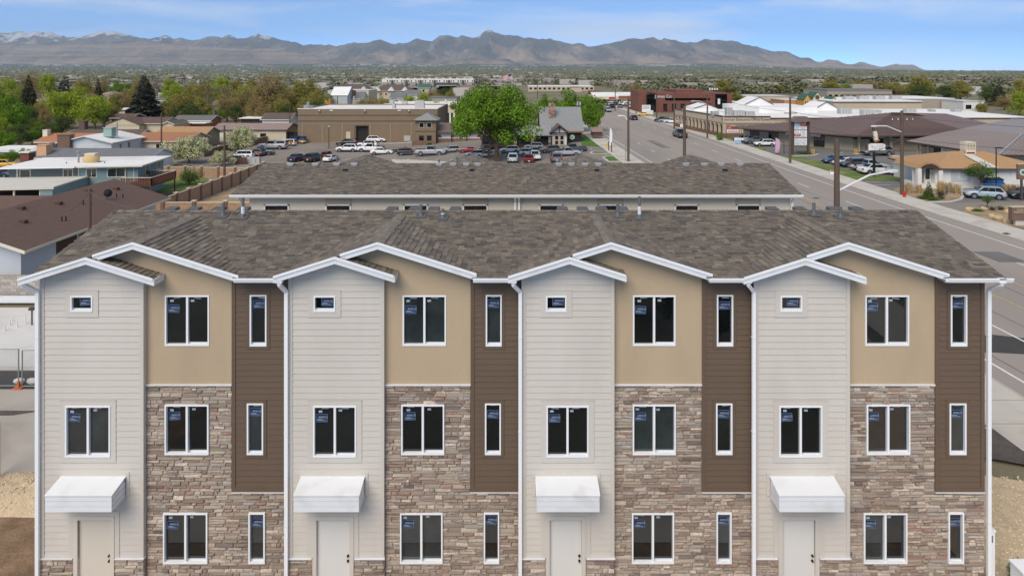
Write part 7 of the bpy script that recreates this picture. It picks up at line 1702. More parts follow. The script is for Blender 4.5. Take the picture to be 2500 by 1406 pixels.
    glass.append(('windshield', pane(base[1], base[2], tp[2], tp[1], .07, .93, .10, .90))); glass.append(('rear_window', pane(base[0], base[3], tp[3], tp[0], .08, .92, .14, .86)))
    parts = []
    if kind == 'pickup':
        bed = MB().box(-hl * .95, -hl * .27, -hw * .8, hw * .8, 1.05, 1.16); parts.append(('bed_liner', bed.mesh('bed_liner', mt['car_trim']), None))
    for nm, g in glass: parts.append((nm, g.mesh(nm, mt['car_glass']), None))
    tr = MB(); tr.box(-hl * .985, hl * .985, -hw * .985, hw * .985, zb - .04, zb + .10)
    xa = .60 * hl if kind != 'pickup' else .62 * hl; xr_ = -.60 * hl if kind != 'pickup' else -.58 * hl; r = .33 if kind in ('sedan', 'wagon', 'coupe') else .37 if kind != 'pickup' else .40
    for x in (xa, xr_): tr.cone((x, -hw * 1.004, r), (x, hw * 1.004, r), r + .07, r + .07, 18)
    tr.box(hl * .94, hl * .995, -hw * .6, hw * .6, zb + .14, zb + .3)
    parts.append(('lower_trim', tr.mesh('lower_trim', mt['car_trim']), None))
    zl = lerp_list(top, .96) - .14; zt_ = lerp_list(top, -.97) - .16
    for s in (-1, 1):
        parts.append(('headlight', MB().box(hl * .90, hl * .985, s * hw * .72 - .16, s * hw * .72 + .16, zl - .09, zl + .06).mesh('headlight', mt['head_lamp']), None))
        parts.append(('tail_light', MB().box(-hl * 1.002, -hl * .93, s * hw * .80 - .15, s * hw * .80 + .15, zt_ - .08, zt_ + .1).mesh('tail_light', mt['tail_red']), None))
        parts.append(('mirror', MB().box(cab[1] * hl - .35, cab[1] * hl - .2, s * (hw + .02), s * (hw + .2), belt(cab[1]) + .04, belt(cab[1]) + .2).mesh('mirror', mt['car_trim']), None))
    parts.append(('licence_plate', MB().box(-hl * 1.004, -hl * .97, -.16, .16, zt_ - .34, zt_ - .2).mesh('licence_plate', mt['plate']), None))
    tyre = MB(); tyre.cone((0, -.11, 0), (0, .11, 0), r, r, 20)
    rim = MB(); rim.cone((0, -.118, 0), (0, .118, 0), r * .64, r * .64, 14)
    ty, ri = tyre.mesh('wheel', mt['rubber'], 40), rim.mesh('rim', mt['rim'], 40)
    wheels = [(x, s * (hw - .105), r) for x in (xa, xr_) for s in (-1, 1)]
    topper = None
    if kind == 'pickup':
        c2 = (-.985, -.26, -.96, -.28); b2, t2_ = frustum(c2, H_ - .02, hw * .78); q = MB(); q.add(b2 + t2_, [(0,1,5,4),(1,2,6,5),(2,3,7,6),(3,0,4,7),(4,5,6,7)]); topper = [('canopy', q.mesh('canopy', mt['car_trim']), 'paint')]
        for A, B_, C_, D_ in ((b2[0], b2[1], t2_[1], t2_[0]), (b2[3], b2[2], t2_[2], t2_[3]), (b2[0], b2[3], t2_[3], t2_[0])): topper.append(('canopy_window', pane(A, B_, C_, D_, .1, .9, .25, .85).mesh('canopy_window', mt['car_glass']), None))
    # one-mesh version for far cars
    far = MB(); far.v = list(mb.v); far.f = list(mb.f); far.m = [0] * len(mb.f)
    for nm, g in glass: far.add(g.v, g.f, 1)
    far.add(tr.v, tr.f, 2)
    for w in wheels: far.add([V(p) + V(w) for p in tyre.v], tyre.f, 2)
    farm = far.mesh('car', [mt['car_trim'], mt['car_glass'], mt['car_trim']], 35)
    return dict(body=mb.mesh('body', mt['car_trim'], 35), parts=parts, wheel=(ty, ri), wheels=wheels, L=L_, W=W_, topper=topper, far=farm)
CARS = {k: car_template(k) for k in ('sedan', 'suv', 'pickup', 'van', 'wagon', 'coupe')}
CATN = dict(sedan=('sedan', 'car'), suv=('suv', 'car'), pickup=('pickup_truck', 'truck'), van=('van', 'van'), wagon=('hatchback_car', 'car'), coupe=('classic_car', 'car'))
def paint(o, m):
    o.material_slots[0].link = 'OBJECT'; o.material_slots[0].material = m
def car(kind, colour, label, u, v, yaw, width_px=None, group='cars parked in the lots', far=False, topper=False, dz=0.0, scale=None):
    t = CARS[kind]; y = math.radians(yaw); p = G(u, v); pm = mt['paint_' + colour + '_car']
    if scale is None:
        proj = abs(math.cos(y)) * t['L'] + abs(math.sin(y)) * t['W']; scale = min(1.12, max(.84, width_px / F * (p.y + 1) / proj)) if width_px else .95
    sh = (abs(math.sin(y)) * t['L'] / 2 + abs(math.cos(y)) * t['W'] / 2) * scale * .92
    x, d = p.x * (1 + sh / p.y), p.y + sh; loc = (x, d, terr(x, d) + .004 + dz)
    tilt = 0.0
    if far:
        o = link(CATN[kind][0], t['far']); paint(o, pm); o.location = loc; o.rotation_euler = (0, 0, y); o.scale = (scale,) * 3; return tag(o, label, CATN[kind][1], group)
    o = thing(CATN[kind][0], label, CATN[kind][1], loc, group, y, local=True); o.scale = (scale,) * 3
    b = link('body', t['body'], o); paint(b, pm)
    for nm, me, fl in t['parts'] + (t['topper'] if topper else []):
        q = link(nm, me, o)
        if fl == 'paint': paint(q, pm)
    for w in t['wheels']:
        q = link('wheel', t['wheel'][0], o); q.location = w; link('rim', t['wheel'][1], q)
    return o
# left parking lot
for a in (('sedan', 'white', 'white sedan parked nose away just behind the rear roof ridge', 808, 397.5, 78, 32), ('suv', 'black', 'black utility vehicle parked beside the white sedan, nose away', 766, 398, 77, 38), ('sedan', 'navy', 'dark navy sedan, leftmost of the row behind the rear roof', 727, 397, 76, 38),
          ('wagon', 'maroon', 'dark red car behind the black utility vehicle', 794, 388.5, -98, 24), ('suv', 'darkgrey', 'dark grey car with red tail lamp beside the white van at the lot edge', 620, 383, 176, 52),
          ('pickup', 'darkgrey', 'dark grey pickup facing right at the left lot edge', 640, 380, 4, 60), ('van', 'white', 'white van at the left lot edge near the fence end', 592, 388, 182, 56), ('wagon', 'silver', 'silver hatchback partly hidden by the blossom bush', 574, 396, 185, 44), ('sedan', 'red', 'small red car nose behind the white van', 612, 384, 0, 36),
          ('wagon', 'black', 'black hatchback facing left in front of the warehouse door', 847, 356.5, 180, 52), ('suv', 'white', 'old white utility vehicle facing right beside the warehouse door', 919, 349, 0, 48), ('suv', 'white', 'white utility vehicle behind the white pickup, facing left', 897, 362, 178, 54),
          ('suv', 'white', 'white crossover facing left beside the lamp post', 848, 372, 178, 56), ('pickup', 'white', 'white pickup facing left in the middle of the lot', 905, 372, 180, 66), ('sedan', 'white', 'white sedan facing right in front of the white pickup', 932, 378.5, 4, 57),
          ('coupe', 'darkgreen', 'dark olive sports car facing left behind the black wagon', 978, 371, 182, 46), ('wagon', 'black', 'black wagon facing right beside the silver pickup', 996, 380, 4, 54), ('pickup', 'silver', 'silver crew cab pickup facing right in the middle row', 1050, 381, 2, 76),
          ('suv', 'silver', 'small silver crossover facing left right of the silver pickup', 1101, 374, 196, 34), ('coupe', 'red', 'red classic car parked left of the big maple', 1146, 373, 180, 52), ('suv', 'darkgreen', 'dark jeep-like vehicle directly left of the maple trunk', 1186, 374, 100, 30),
          ('wagon', 'silver', 'silver car half hidden by the rear roof gable, left of the maple', 1160, 384, 186, 30), ('sedan', 'silver', 'light grey car behind the wooden posts left of the maple', 1186, 386, 175, 32), ('suv', 'white', 'white crossover facing left right of the maple trunk', 1244, 374.5, 186, 50),
          ('suv', 'white', 'white utility vehicle facing right, nearest in the middle row', 1293, 382, 4, 53), ('suv', 'silver', 'silver and black vehicle behind the white utility vehicle', 1303, 366, 180, 42), ('suv', 'grey', 'grey crossover facing left in front of the lodge entrance', 1344, 374, 184, 46),
          ('pickup', 'silver', 'silver pickup facing right in front of the lodge emblem', 1384, 382.5, 4, 66), ('pickup', 'darkgrey', 'dark pickup facing left behind the silver pickup', 1400, 372.5, 182, 58), ('suv', 'iceblue', 'grey blue vehicle seen from behind at the near edge of the lot', 1252, 400, 90, 27),
          ('sedan', 'maroon', 'dark maroon sedan seen from behind at the near edge of the lot', 1291, 400.5, 90, 26), ('pickup', 'white', 'white pickup front behind the maroon sedan', 1305, 394, -84, 26), ('suv', 'grey', 'grey vehicle behind the rear roof, right of the maroon sedan', 1358, 400, 90, 28), ('sedan', 'yellow', 'yellow car at the far left corner of the lot', 728, 352, -20, 40)):
    car(*a)
car('pickup', 'silver', 'silver pickup with bed canopy facing left at the left lot edge', 666, 366, 181, 74, topper=True)
car('van', 'white', 'van painted with green and orange mural at the left lot edge', 700, 357.5, 176, 48)
vn = [o for o in bpy.data.objects if o.get('label', '').startswith('van painted')][0]
for x, y, z, r_, m_ in ((-1.6, .99, .95, .42, 'orange'), (-.9, .99, 1.0, .3, 'leaf_lime'), (-.2, .99, .9, .36, 'cooler_green'), (-2.1, .93, .8, .3, 'orange')): MB().cone((x, y - .03, z), (x, y + .012, z), r_, r_ * .9, 9).build('painted_mural', mt[m_], vn)
car('pickup', 'white', 'white pickup parked behind the brown wall left of the warehouse', 655, 339, 180, 52)
# driveways at the far left
car('suv', 'yellow', 'yellow and white jeep at the left edge beside the flat roofed house', 14, 412, 10, 62, group='cars in driveways at the left edge'); car('sedan', 'navy', 'dark blue car at the left edge below the jeep', 2, 435, -6, 70, group='cars in driveways at the left edge')
# right lots
for a in (('suv', 'white', 'white crossover facing left beside the pink feather flag', 1866, 358.5, 180, 50), ('pickup', 'grey', 'grey pickup facing left behind the white crossover', 1846, 352.5, 180, 50), ('suv', 'white', 'white vehicle facing left behind the grey pickup', 1830, 348, 180, 44), ('sedan', 'navy', 'dark sedan farthest left in the row by the office', 1815, 344, 180, 40),
          ('sedan', 'maroon', 'dark red car partly behind the pylon sign', 1984, 348.5, 180, 46), ('sedan', 'grey', 'grey sedan facing left in front of the metal roofed shops', 2003, 354, 186, 46), ('suv', 'darkgrey', 'dark utility vehicle facing left in front of the metal roofed shops', 2040, 359.5, 184, 54),
          ('suv', 'grey', 'grey three row utility vehicle behind the marquee sign', 2142, 381.5, 180, 71), ('wagon', 'blue', 'blue hatchback facing left at the top of the grass strip', 2039, 400.5, 184, 62), ('sedan', 'white', 'white sedan between the blue hatchback and the grey crossover', 2066, 406, 182, 60), ('suv', 'darkgrey', 'slate grey crossover facing left behind the wooden pole', 2084, 410, 182, 62),
          ('pickup', 'silver', 'silver grey pickup facing right beside the white sedan', 2122, 419, 4, 88), ('sedan', 'white', 'white sedan facing right, nearest to the grass strip', 2140, 427.5, 2, 86)):
    car(*a, group='cars in the lots right of the road')
car('suv', 'iceblue', 'ice blue crossover parked in the driveway at right', 2404, 490, 160, None, group='cars in the lots right of the road', scale=.86)
car('sedan', 'black', 'black car cut off by the right edge of the view', 2512, 489, 175, None, group='cars in the lots right of the road', scale=.92)
car('pickup', 'darkgrey', 'dark pickup driving away on the road', 1660, 338.5, 92, None, 'cars driving on the road', scale=1.0); car('sedan', 'black', 'black car driving away farther down the road', 1546, 294.5, 92, None, 'cars driving on the road', scale=1.0)
car('suv', 'silver', 'silver vehicle coming towards the camera at the far end of the road', 1485, 274.5, -90, None, 'cars driving on the road', scale=1.0)
car('sedan', 'yellow', 'yellow sedan parked beyond the road, right of the pole', 1570, 284, 175, 25, 'cars at the far end of the road')
for k, (u, v, c, lab) in enumerate(((1617, 299, 'navy', 'dark blue car nearest the arcade end, parked at an angle'), (1628, 301, 'silver', 'silver car parked second from the arcade end'), (1642, 303, 'white', 'white car parked right against the arcade end'))):
    car('wagon', c, lab, u, v, 150, None, 'cars at the far end of the road', scale=1.0)
k = 0
for v, us_ in ((254, (1484, 1496, 1508, 1521, 1534, 1547)), (259, (1488, 1502, 1516, 1530, 1545)), (265, (1492, 1512, 1540))):
    for u in us_:
        car(R.choice(['sedan', 'suv', 'wagon', 'suv']), R.choice(['white', 'silver', 'white', 'grey', 'black', 'silver']), 'far parked car in front of the strip mall, %s row, %s from the left' % (('back', 'middle', 'front')[(254, 259, 265).index(v)], ORD[us_.index(u)]), u + R.uniform(-2, 2), v, R.choice([85, -88, 172]), None, 'far cars parked in front of the strip mall', True, scale=1.05)

# ================================================================== poles, wires, signs and small things
def pole(label, u, d, top_z, r=.16, base=None, uv=None, name='utility_pole', arms=(), m='pole_wood', arm=None, group='utility poles', cat='pole', can=False):
    p = G(*uv) if uv else GX(u, d)
    o = thing(name, label, cat, tuple(p), group)
    MB().cone((p.x, p.y, p.z - .3), (p.x, p.y, top_z), r * 1.15, r * .85, 10).build('shaft', mt[m], o)
    for z, w in arms:
        MB().bar((p.x - w/2, p.y - .12, z), (p.x + w/2, p.y - .12, z), .1, .12).build('crossarm', mt['pole_wood'], o)
        for s in (-.45, -.2, .2, .45): MB().cone((p.x + s * w, p.y - .12, z + .06), (p.x + s * w, p.y - .12, z + .28), .05, .04, 6).build('insulator', mt['lamp_white'], o)
    if can:
        for s in (-.3, .3): MB().cone((p.x + s, p.y - .3, top_z - 1.9), (p.x + s, p.y - .3, top_z - 1.0), .22, .22, 10).build('transformer', mt['hvac'], o)
    if arm:
        q = V(arm); s = V((p.x, p.y, q.z - .9)); MB().tube([s, s.lerp(q, .6) + V((0, 0, .28)), q], .07, 8).build('lamp_arm', mt['lamp_white'], o)
        dr = (q - s); dr.z = 0; dr.normalize(); MB().bar(q, q + dr * .75, .32, .16).build('lamp_head', mt['lamp_white'], o)
    return o, p
P1, p1 = pole('tall dark utility pole with crossarm left of the white bungalow', 2204, 0, 9.9, .19, uv=(2202, 478), arms=((8.75, 2.6),), arm=P(2140, 308, 77.5))
P2, p2 = pole('dark utility pole beside the pylon sign', 1929, 0, 10.2, .17, uv=(1929, 400), arms=((7.9, 2.0),))
P3, p3 = pole('utility pole on the arcade sidewalk', 1727, 0, 9.4, .17, uv=(1727, 338), arm=P(1695, 247, 145))
P4, p4 = pole('utility pole at the far end of the arcade', 1647, 0, 9.3, .17, uv=(1646, 316)); P5, p5 = pole('utility pole in front of the black glass wing', 1604, 0, 9.4, .17, uv=(1603, 292))
P6, p6 = pole('utility pole beside the yellow sedan', 1555, 0, 9.4, .16, uv=(1553, 279)); P7, p7 = pole('utility pole at the strip mall car park', 1502, 0, 9.3, .16, uv=(1502, 271))
Q1, q1 = pole('dark wooden street light pole rising behind the front roof, right', 2043, 44.7, 10.1, .19, arm=P(2172, 419, 47.5)); Q2, q2 = pole('brown wooden pole rising behind the rear roof, right', 1671, 85, 10.1, .2)
Q3, q3 = pole('tall wooden street light pole on the second grass island', 1534, 0, 10.3, .19, uv=(1534, 396), arm=P(1520, 283, 109))
MB().cone((q3.x - .45, q3.y, 0), (q3.x - .45, q3.y, 3.2), .06, .06, 6).build('conduit', mt['pole_grey'], Q3)
K1, k1 = pole('wooden pole standing at the brick fence corner', 548, 107, Zv(307, 107), .17); K2, k2 = pole('wooden pole in front of the rust roof', 394, 140, Zv(276, 140), .16); K3, k3 = pole('short wooden service pole at the brown roofed house', 219, 46.3, Zv(461, 46.3), .12)
K4, k4 = pole('thin wooden pole behind the mauve roof', 582, 200, Zv(275, 200), .12); K5, k5 = pole('dark pole at the corner of the warehouse', 707, 180, Zv(262, 180), .14); K6, k6 = pole('utility pole with transformers behind the lodge roof', 1413, 158, Zv(238, 158), .16, can=True)
K7, k7 = pole('leaning dark pole in front of the white barn', 824, 255, Zv(234, 255), .16); K8, k8 = pole('pole beside the tower sign behind the warehouse', 857, 258, Zv(220, 258), .14); K9, k9 = pole('far dark pole above the big maple', 1312, 330, Zv(190, 330), .16)
ts = thing('tower_sign', 'tall dark double sign panel behind the warehouse trees', 'sign', tuple(GX(864, 256))); x = Xu(864, 256); MB().box(x - .25, x + .25, 256, 256.5, -3.2, Zv(236, 256)).build('sign_post', mt['wall_tan'], ts); MB().box(x - .7, x + .7, 255.9, 256.3, Zv(234, 256), Zv(221, 256)).build('sign_panel', mt['wall_darkbrown'], ts)
l1, lp = pole('black lamp post in the left parking lot', 803, 0, Zv(306, 158), .07, uv=(803, 363), name='lamp_post', m='bin_black', group='lamp posts', cat='lamp'); MB().box(lp.x - .2, lp.x + .2, lp.y - .2, lp.y + .2, Zv(308, 158), Zv(305, 158)).build('lamp_head', mt['hvac'], l1)
l2, lp = pole('thin black lamp post in front of the white bungalow', 2434, 0, Zv(366, 80), .07, uv=(2432, 470), name='lamp_post', m='bin_black', group='lamp posts', cat='lamp'); MB().box(lp.x - .1, lp.x + .7, lp.y - .15, lp.y + .15, Zv(366, 80), Zv(364, 80)).build('lamp_head', mt['bin_black'], l2)
l3, lp = pole('thin dark lamp post left of the pylon sign in the lot', 1914, 0, Zv(343, 119), .05, uv=(1914, 376), name='lamp_post', m='bin_black', group='lamp posts', cat='lamp'); l4, lp = pole('thin dark lamp post in the lot right of the bare tree', 2101, 0, Zv(345, 121), .05, uv=(2101, 375), name='lamp_post', m='bin_black', group='lamp posts', cat='lamp')
for k in range(26):
    u = 1552 + k * 6.2 + R.uniform(-2, 2); d = 900 + R.uniform(-60, 60); p = GX(u, d); o = MB().cone((p.x, p.y, -4), (p.x, p.y, Zv(184 + R.uniform(-2, 3), d)), .32, .26, 5).build('net_pole', mt['pole_grey']); tag(o, 'pale tall pole in the far cluster of poles, %s from the left' % ORD[k], 'pole', 'cluster of pale poles far beyond the brick office')
# wires
def wire(label, a, b, sag, r=.03):
    a, b = V(a), V(b); pts = [a.lerp(b, t / 12) - V((0, 0, sag * 4 * (t / 12) * (1 - t / 12))) for t in range(13)]
    o = MB().tube(pts, r, 4).build('overhead_wire', mt['wire']); tag(o, label, 'wire', 'overhead wires')
def tp(p, z, dx=0): return (p.x + dx, p.y - .12, z)
names = ['white bungalow', 'pylon sign', 'arcade', 'arcade end', 'black glass wing', 'yellow sedan', 'strip mall']
ps = [p1, p2, p3, p4, p5, p6, p7]; zs_ = [9.1, 8.2, 9.3, 9.2, 9.3, 9.3, 9.2]
for i in range(6):
    wire('upper wire from the %s pole to the %s pole' % (names[i], names[i+1]), tp(ps[i], zs_[i], -.9), tp(ps[i+1], zs_[i+1], -.1), .5)
    wire('lower wire from the %s pole to the %s pole' % (names[i], names[i+1]), tp(ps[i], 6.6), tp(ps[i+1], 6.6), .5)
wire('upper wire running off to the right above the bungalow roof', tp(p1, 9.1, .9), (p1.x + 24, p1.y - 30, 9.2), .5); wire('middle wire running off to the right above the bungalow roof', tp(p1, 6.7), (p1.x + 24, p1.y - 30, 6.8), .5)
wire('wire across the road between the two dark poles', tp(q1, 9.0), tp(p1, 6.9), .6); wire('guy wire slanting down beside the tall pole', tp(p1, 8.6), (p1.x + 3.5, p1.y + 6, .2), .02)
wire('service wire from the short pole to the brown roof', tp(k3, k3.z + 6.3), (-32.9, 49.2, 4.4), .4, .018); wire('service wire from the short pole towards the front roof', tp(k3, 6.4), (-12.5, 25.5, 9.2), .3, .03)
wire('wire between the two poles left of the lot', tp(k1, k1.z + 9.0), tp(k2, k2.z + 8.8), .6)
# pylon sign
d = 118.0; p = GX(1954, d); x0, x1 = Xu(1936, d), Xu(1977, d)
s = thing('pylon_sign', 'tall brown pylon sign with rows of white tenant panels', 'sign', tuple(p))
for x in (x0 - .05, x1 - .2): MB().box(x - .18, x + .2, d, d + .4, 0, Zv(296, d)).build('post', mt['trim_brown'], s)
MB().prism([(x0 - 1.1, d - .6, Zv(297, d)), (x1 + 1.0, d - .6, Zv(297, d)), (x1 - .3, d - .6, Zv(293, d)), (x1 - .6, d - .6, Zv(285, d)), (x0 + .5, d - .6, Zv(285, d)), (x0 - .2, d - .6, Zv(293, d))], (0, 1.6, 0)).build('sign_roof', mt['metal_brown'], s)
ca = x0 + .25; cb = x1 - .45; cm = (ca + cb) / 2
rows = [(300, 309, ('sign_blue', 'sign_red')), (309, 317.2, ('sign_white', 'sign_white')), (318.6, 327.6, ('sign_white', 'sign_white')), (327.6, 333, ('sign_red', 'sign_white')), (333, 336, ('sign_white', 'sign_white')), (337.6, 346, ('sign_white', 'sign_white')), (346, 355, ('sign_white', 'sign_white'))]
for i, (v0, v1, ms) in enumerate(rows):
    for j, (a, b) in enumerate(((ca, cm), (cm, cb))):
        f = MB(); f.box(a + .02, b - .02, d + .05, d + .2, Zv(v1, d) + .015, Zv(v0, d) - .015, 0); ink = 1
        w_ = b - a; zc = (Zv(v0, d) + Zv(v1, d)) / 2; hh = Zv(v0, d) - Zv(v1, d)
        for q in range(2 if hh > .4 else 1):
            z = zc + (.12 - .24 * q if hh > .4 else 0); x = a + .15
            while x < b - .3:
                ww = R.uniform(.06, .16); f.box(x, min(x + ww, b - .12), d + .045, d + .05, z - .05, z + .05, 1); x += ww + R.choice([.025, .025, .07])
        f.build('tenant_panel', [mt[ms[j]], mt['ink_grey'] if ms[j] == 'sign_white' else mt['sign_white']], s)
MB().box(ca, cb, d + .08, d + .3, Zv(355, d), Zv(300, d)).build('sign_backing', mt['charcoal'], s)
for k in range(2): o = MB().cone((0, 0, 0), (0, 0, .95), .11, .11, 8).build('bollard', mt['bollard_yellow']); o.location = G(1982 + k * 5, 377); tag(o, ('yellow bollard right of the pylon sign, left one', 'yellow bollard right of the pylon sign, right one')[k], 'bollard', 'yellow bollards in the right lot')
for k in range(2): o = MB().cone((0, 0, 0), (0, 0, .8), .11, .11, 8).build('bollard', mt['bollard_yellow']); o.location = G(2087 + k * 5, 375); tag(o, ('yellow bollard on the lot kerb, left one', 'yellow bollard on the lot kerb, right one')[k], 'bollard', 'yellow bollards in the right lot')
# marquee sign
d = 93.6; p = GX(2135, d); s = thing('marquee_sign', 'marquee sign on a dark post with letter board and tilted arrow top', 'sign', tuple(p))
MB().box(p.x - .13, p.x + .13, d, d + .25, 0, Zv(367, d)).build('post', mt['bin_black'], s)
a, b = Xu(2120, d), Xu(2160, d); f = MB(); f.box(a, b, d - .15, d + .2, Zv(367, d), Zv(352.5, d), 0).box(a + .3, b - .3, d - .12, d + .15, Zv(352.5, d), Zv(351, d), 0)
for v, tx_, m_ in ((355.3, 'UNCO - UP PARKS', 1), (359.6, 'REALITY  RACE', 2), (363.9, 'I - CAN HELP', 2)): f.text(tx_, flat_xf((a + b) / 2, d - .156, Zv(v, d)), .24, m_)
f.build('letter_board', [mt['sign_white'], mt['wall_rust'], mt['ink_black']], s)
MB().box(a - .25, b + .1, d + .05, d + .3, Zv(367, d), Zv(350, d)).build('board_back', mt['trim_brown'], s)
sh = V((0, .3, 0)); MB().prism([P(2133, 321, d), P(2141, 321, d), P(2145, 343, d), P(2136, 343, d)], sh).build('arrow_panel', mt['trim_cream'], s); MB().prism([P(2131, 308, d), P(2134, 308, d), P(2137, 321, d), P(2132, 321, d)], sh).build('arrow_spine', mt['trim_brown'], s); MB().prism([P(2134, 344, d), P(2147, 341, d), P(2149, 344, d), P(2137, 349, d)], sh).build('arrow_base', mt['wall_rust'], s)
# feather flags
def feather(label, u, v, top, w, m, lean=.12):
    p = G(u, v); d = p.y; H = Zv(top, d) - p.z; s = thing('feather_flag', label, 'flag', tuple(p), 'feather flags'); MB().tube([p, p + V((lean * .4, 0, H * .6)), p + V((lean, 0, H))], .025, 6).build('flag_pole', mt['pole_grey'], s)
    L_ = [p + V((.03 + lean * t, 0, H * t)) for t in (.12, .4, .7, .9, 1.0)]; Rr = [p + V((w * k + lean * t, .05 * math.sin(9 * t), H * t)) for t, k in ((.12, .75), (.4, .95), (.7, 1.0), (.9, .75), (1.0, .1))]
    f = MB(); n = 5; off = V((0, .02, 0)); f.add(L_ + Rr + [q + off for q in L_ + Rr], [(i, n+i, n+i+1, i+1) for i in range(4)] + [(2*n+i, 2*n+i+1, 3*n+i+1, 3*n+i) for i in range(4)] + [(n+i, 3*n+i, 3*n+i+1, n+i+1) for i in range(4)] + [(0, 2*n, 3*n, n), (4, 2*n-1, 4*n-1, 3*n-1)]); f.build('flag_cloth', mt[m], s)
feather('pink and blue feather flag on the grass by the road', 1892, 378, 337, .85, 'pink_flag'); feather('white and blue feather flag by the left sidewalk', 1487, 362, 312, .55, 'sign_white')
# small signs on the grass
def small_sign(label, u, v, w, h, legs, m, accent=None):
    p = G(u, v); s = thing('lawn_sign', label, 'sign', tuple(p)); 
    for x in (-w/2, w/2 - .08): MB().box(p.x + x, p.x + x + .08, p.y, p.y + .08, p.z, p.z + legs + h).build('leg', mt['wall_white'], s)
    MB().box(p.x - w/2, p.x + w/2, p.y - .04, p.y, p.z + legs, p.z + legs + h).build('panel', mt[m], s)
    if accent: MB().box(p.x - w/2 + .03, p.x + w/2 - .03, p.y - .05, p.y - .04, p.z + legs + h * .62, p.z + legs + h * .95).build('print', mt[accent], s)
small_sign('white framed blue lawn sign left of the parked white crossover', 1801, 354, 1.35, 1.1, .3, 'sign_blue', 'sign_white'); small_sign('small white and red yard sign at the edge of the grass strip', 2032, 428, .6, .55, .15, 'sign_white', 'hydrant_red'); small_sign('white real estate sign beside the road at the arcade', 1664, 317, .7, .8, .6, 'sign_white')
# hydrant
p = G(2208, 484); s = thing('fire_hydrant', 'red fire hydrant at the foot of the tall utility pole', 'hydrant', tuple(p))
MB().cone(p, p + V((0, 0, .62)), .16, .15, 12).build('barrel', mt['hydrant_red'], s); MB().cone(p + V((0, 0, .62)), p + V((0, 0, .82)), .18, .06, 12).build('bonnet', mt['hydrant_red'], s); MB().cone(p + V((-.28, 0, .45)), p + V((.28, 0, .45)), .08, .08, 10).build('nozzle', mt['hydrant_red'], s); MB().cone(p, p + V((0, 0, .08)), .22, .22, 12).build('base', mt['hydrant_red'], s)
# dumpsters and bins
def dumpster(label, u, v, w, h, dep, m):
    p = G(u, v); s = thing('dumpster', label, 'dumpster', tuple(p)); x, y, z = p
    MB().prism([(x - w/2 + .15, y, z + .1), (x - w/2, y, z + h), (x - w/2, y + dep, z + h + .25), (x - w/2 + .15, y + dep, z + .1)], (w - .1, 0, 0)).build('bin', mt[m], s)
    MB().prism([(x - w/2, y - .04, z + h + .02), (x + w/2, y - .04, z + h + .02), (x + w/2, y + dep, z + h + .28), (x - w/2, y + dep, z + h + .28)], (0, 0, .06)).build('lid', mt['bin_black'], s); MB().box(x - w/2 - .08, x + w/2 + .08, y - .03, y + .06, z + h * .55, z + h * .72).build('fork_pocket', mt[m], s)
    for k in (-.8, .8): MB().cone((x + k * w/2.4, y + .2, z + .08), (x + k * w/2.4 + .06, y + .2, z + .08), .09, .09, 8).build('caster', mt['rubber'], s)
dumpster('blue dumpster behind the young tree, by the white bungalow', 2430, 463, 2.2, 1.15, 1.4, 'dumpster_blue'); dumpster('blue dumpster at the left corner of the warehouse', 716, 352, 2.0, 1.5, 1.6, 'bin_blue'); dumpster('second blue dumpster against the warehouse corner', 735, 351, 1.8, 1.3, 1.5, 'dumpster_blue')
for k, (u, lab) in enumerate(((706, 'black bin standing left at the warehouse corner'), (722, 'black bin standing second at the warehouse corner'), (744, 'tall black bin against the warehouse wall'))):
    p = G(u, 346.5); s = thing('waste_bin', lab, 'bin', tuple(p), 'black bins at the warehouse corner'); MB().prism([(p.x - .6, p.y, p.z), (p.x + .6, p.y, p.z), (p.x + .7, p.y, p.z + 2.3), (p.x - .7, p.y, p.z + 2.3)], (0, 1.2, 0)).build('bin', mt['bin_black'], s); MB().box(p.x - .75, p.x + .75, p.y - .06, p.y + 1.26, p.z + 2.3, p.z + 2.4).build('lid', mt['bin_black'], s)
p = G(1637/1.639*0+994, 346.5); s = thing('wrapped_pallet', 'grey wrapped pallet standing before the warehouse, left of the tower', 'pallet', tuple(p)); MB().box(p.x - .8, p.x + .8, p.y, p.y + 1.2, p.z + .15, p.z + 1.5).build('wrapped_load', mt['hvac'], s); MB().box(p.x - .8, p.x + .8, p.y, p.y + 1.2, p.z, p.z + .15).build('pallet_base', mt['wood_post'], s)
p = G(612, 401); s = thing('stacked_crates', 'white wire crates stacked at the fence end', 'crates', tuple(p)); 
for k in range(4): MB().box(p.x - 1.5 + k * .8, p.x - .75 + k * .8, p.y, p.y + .8, p.z, p.z + 1.3).build('crate', mt['hvac'], s)
p = G(588, 402); s = thing('wooden_gate', 'dark wooden gate at the end of the brick fence', 'gate', tuple(p)); 
for k in range(9): MB().box(p.x - 1.1 + k * .25, p.x - .88 + k * .25, p.y, p.y + .05, p.z + .1, p.z + 1.35).build('plank', mt['wood_dark'], s)
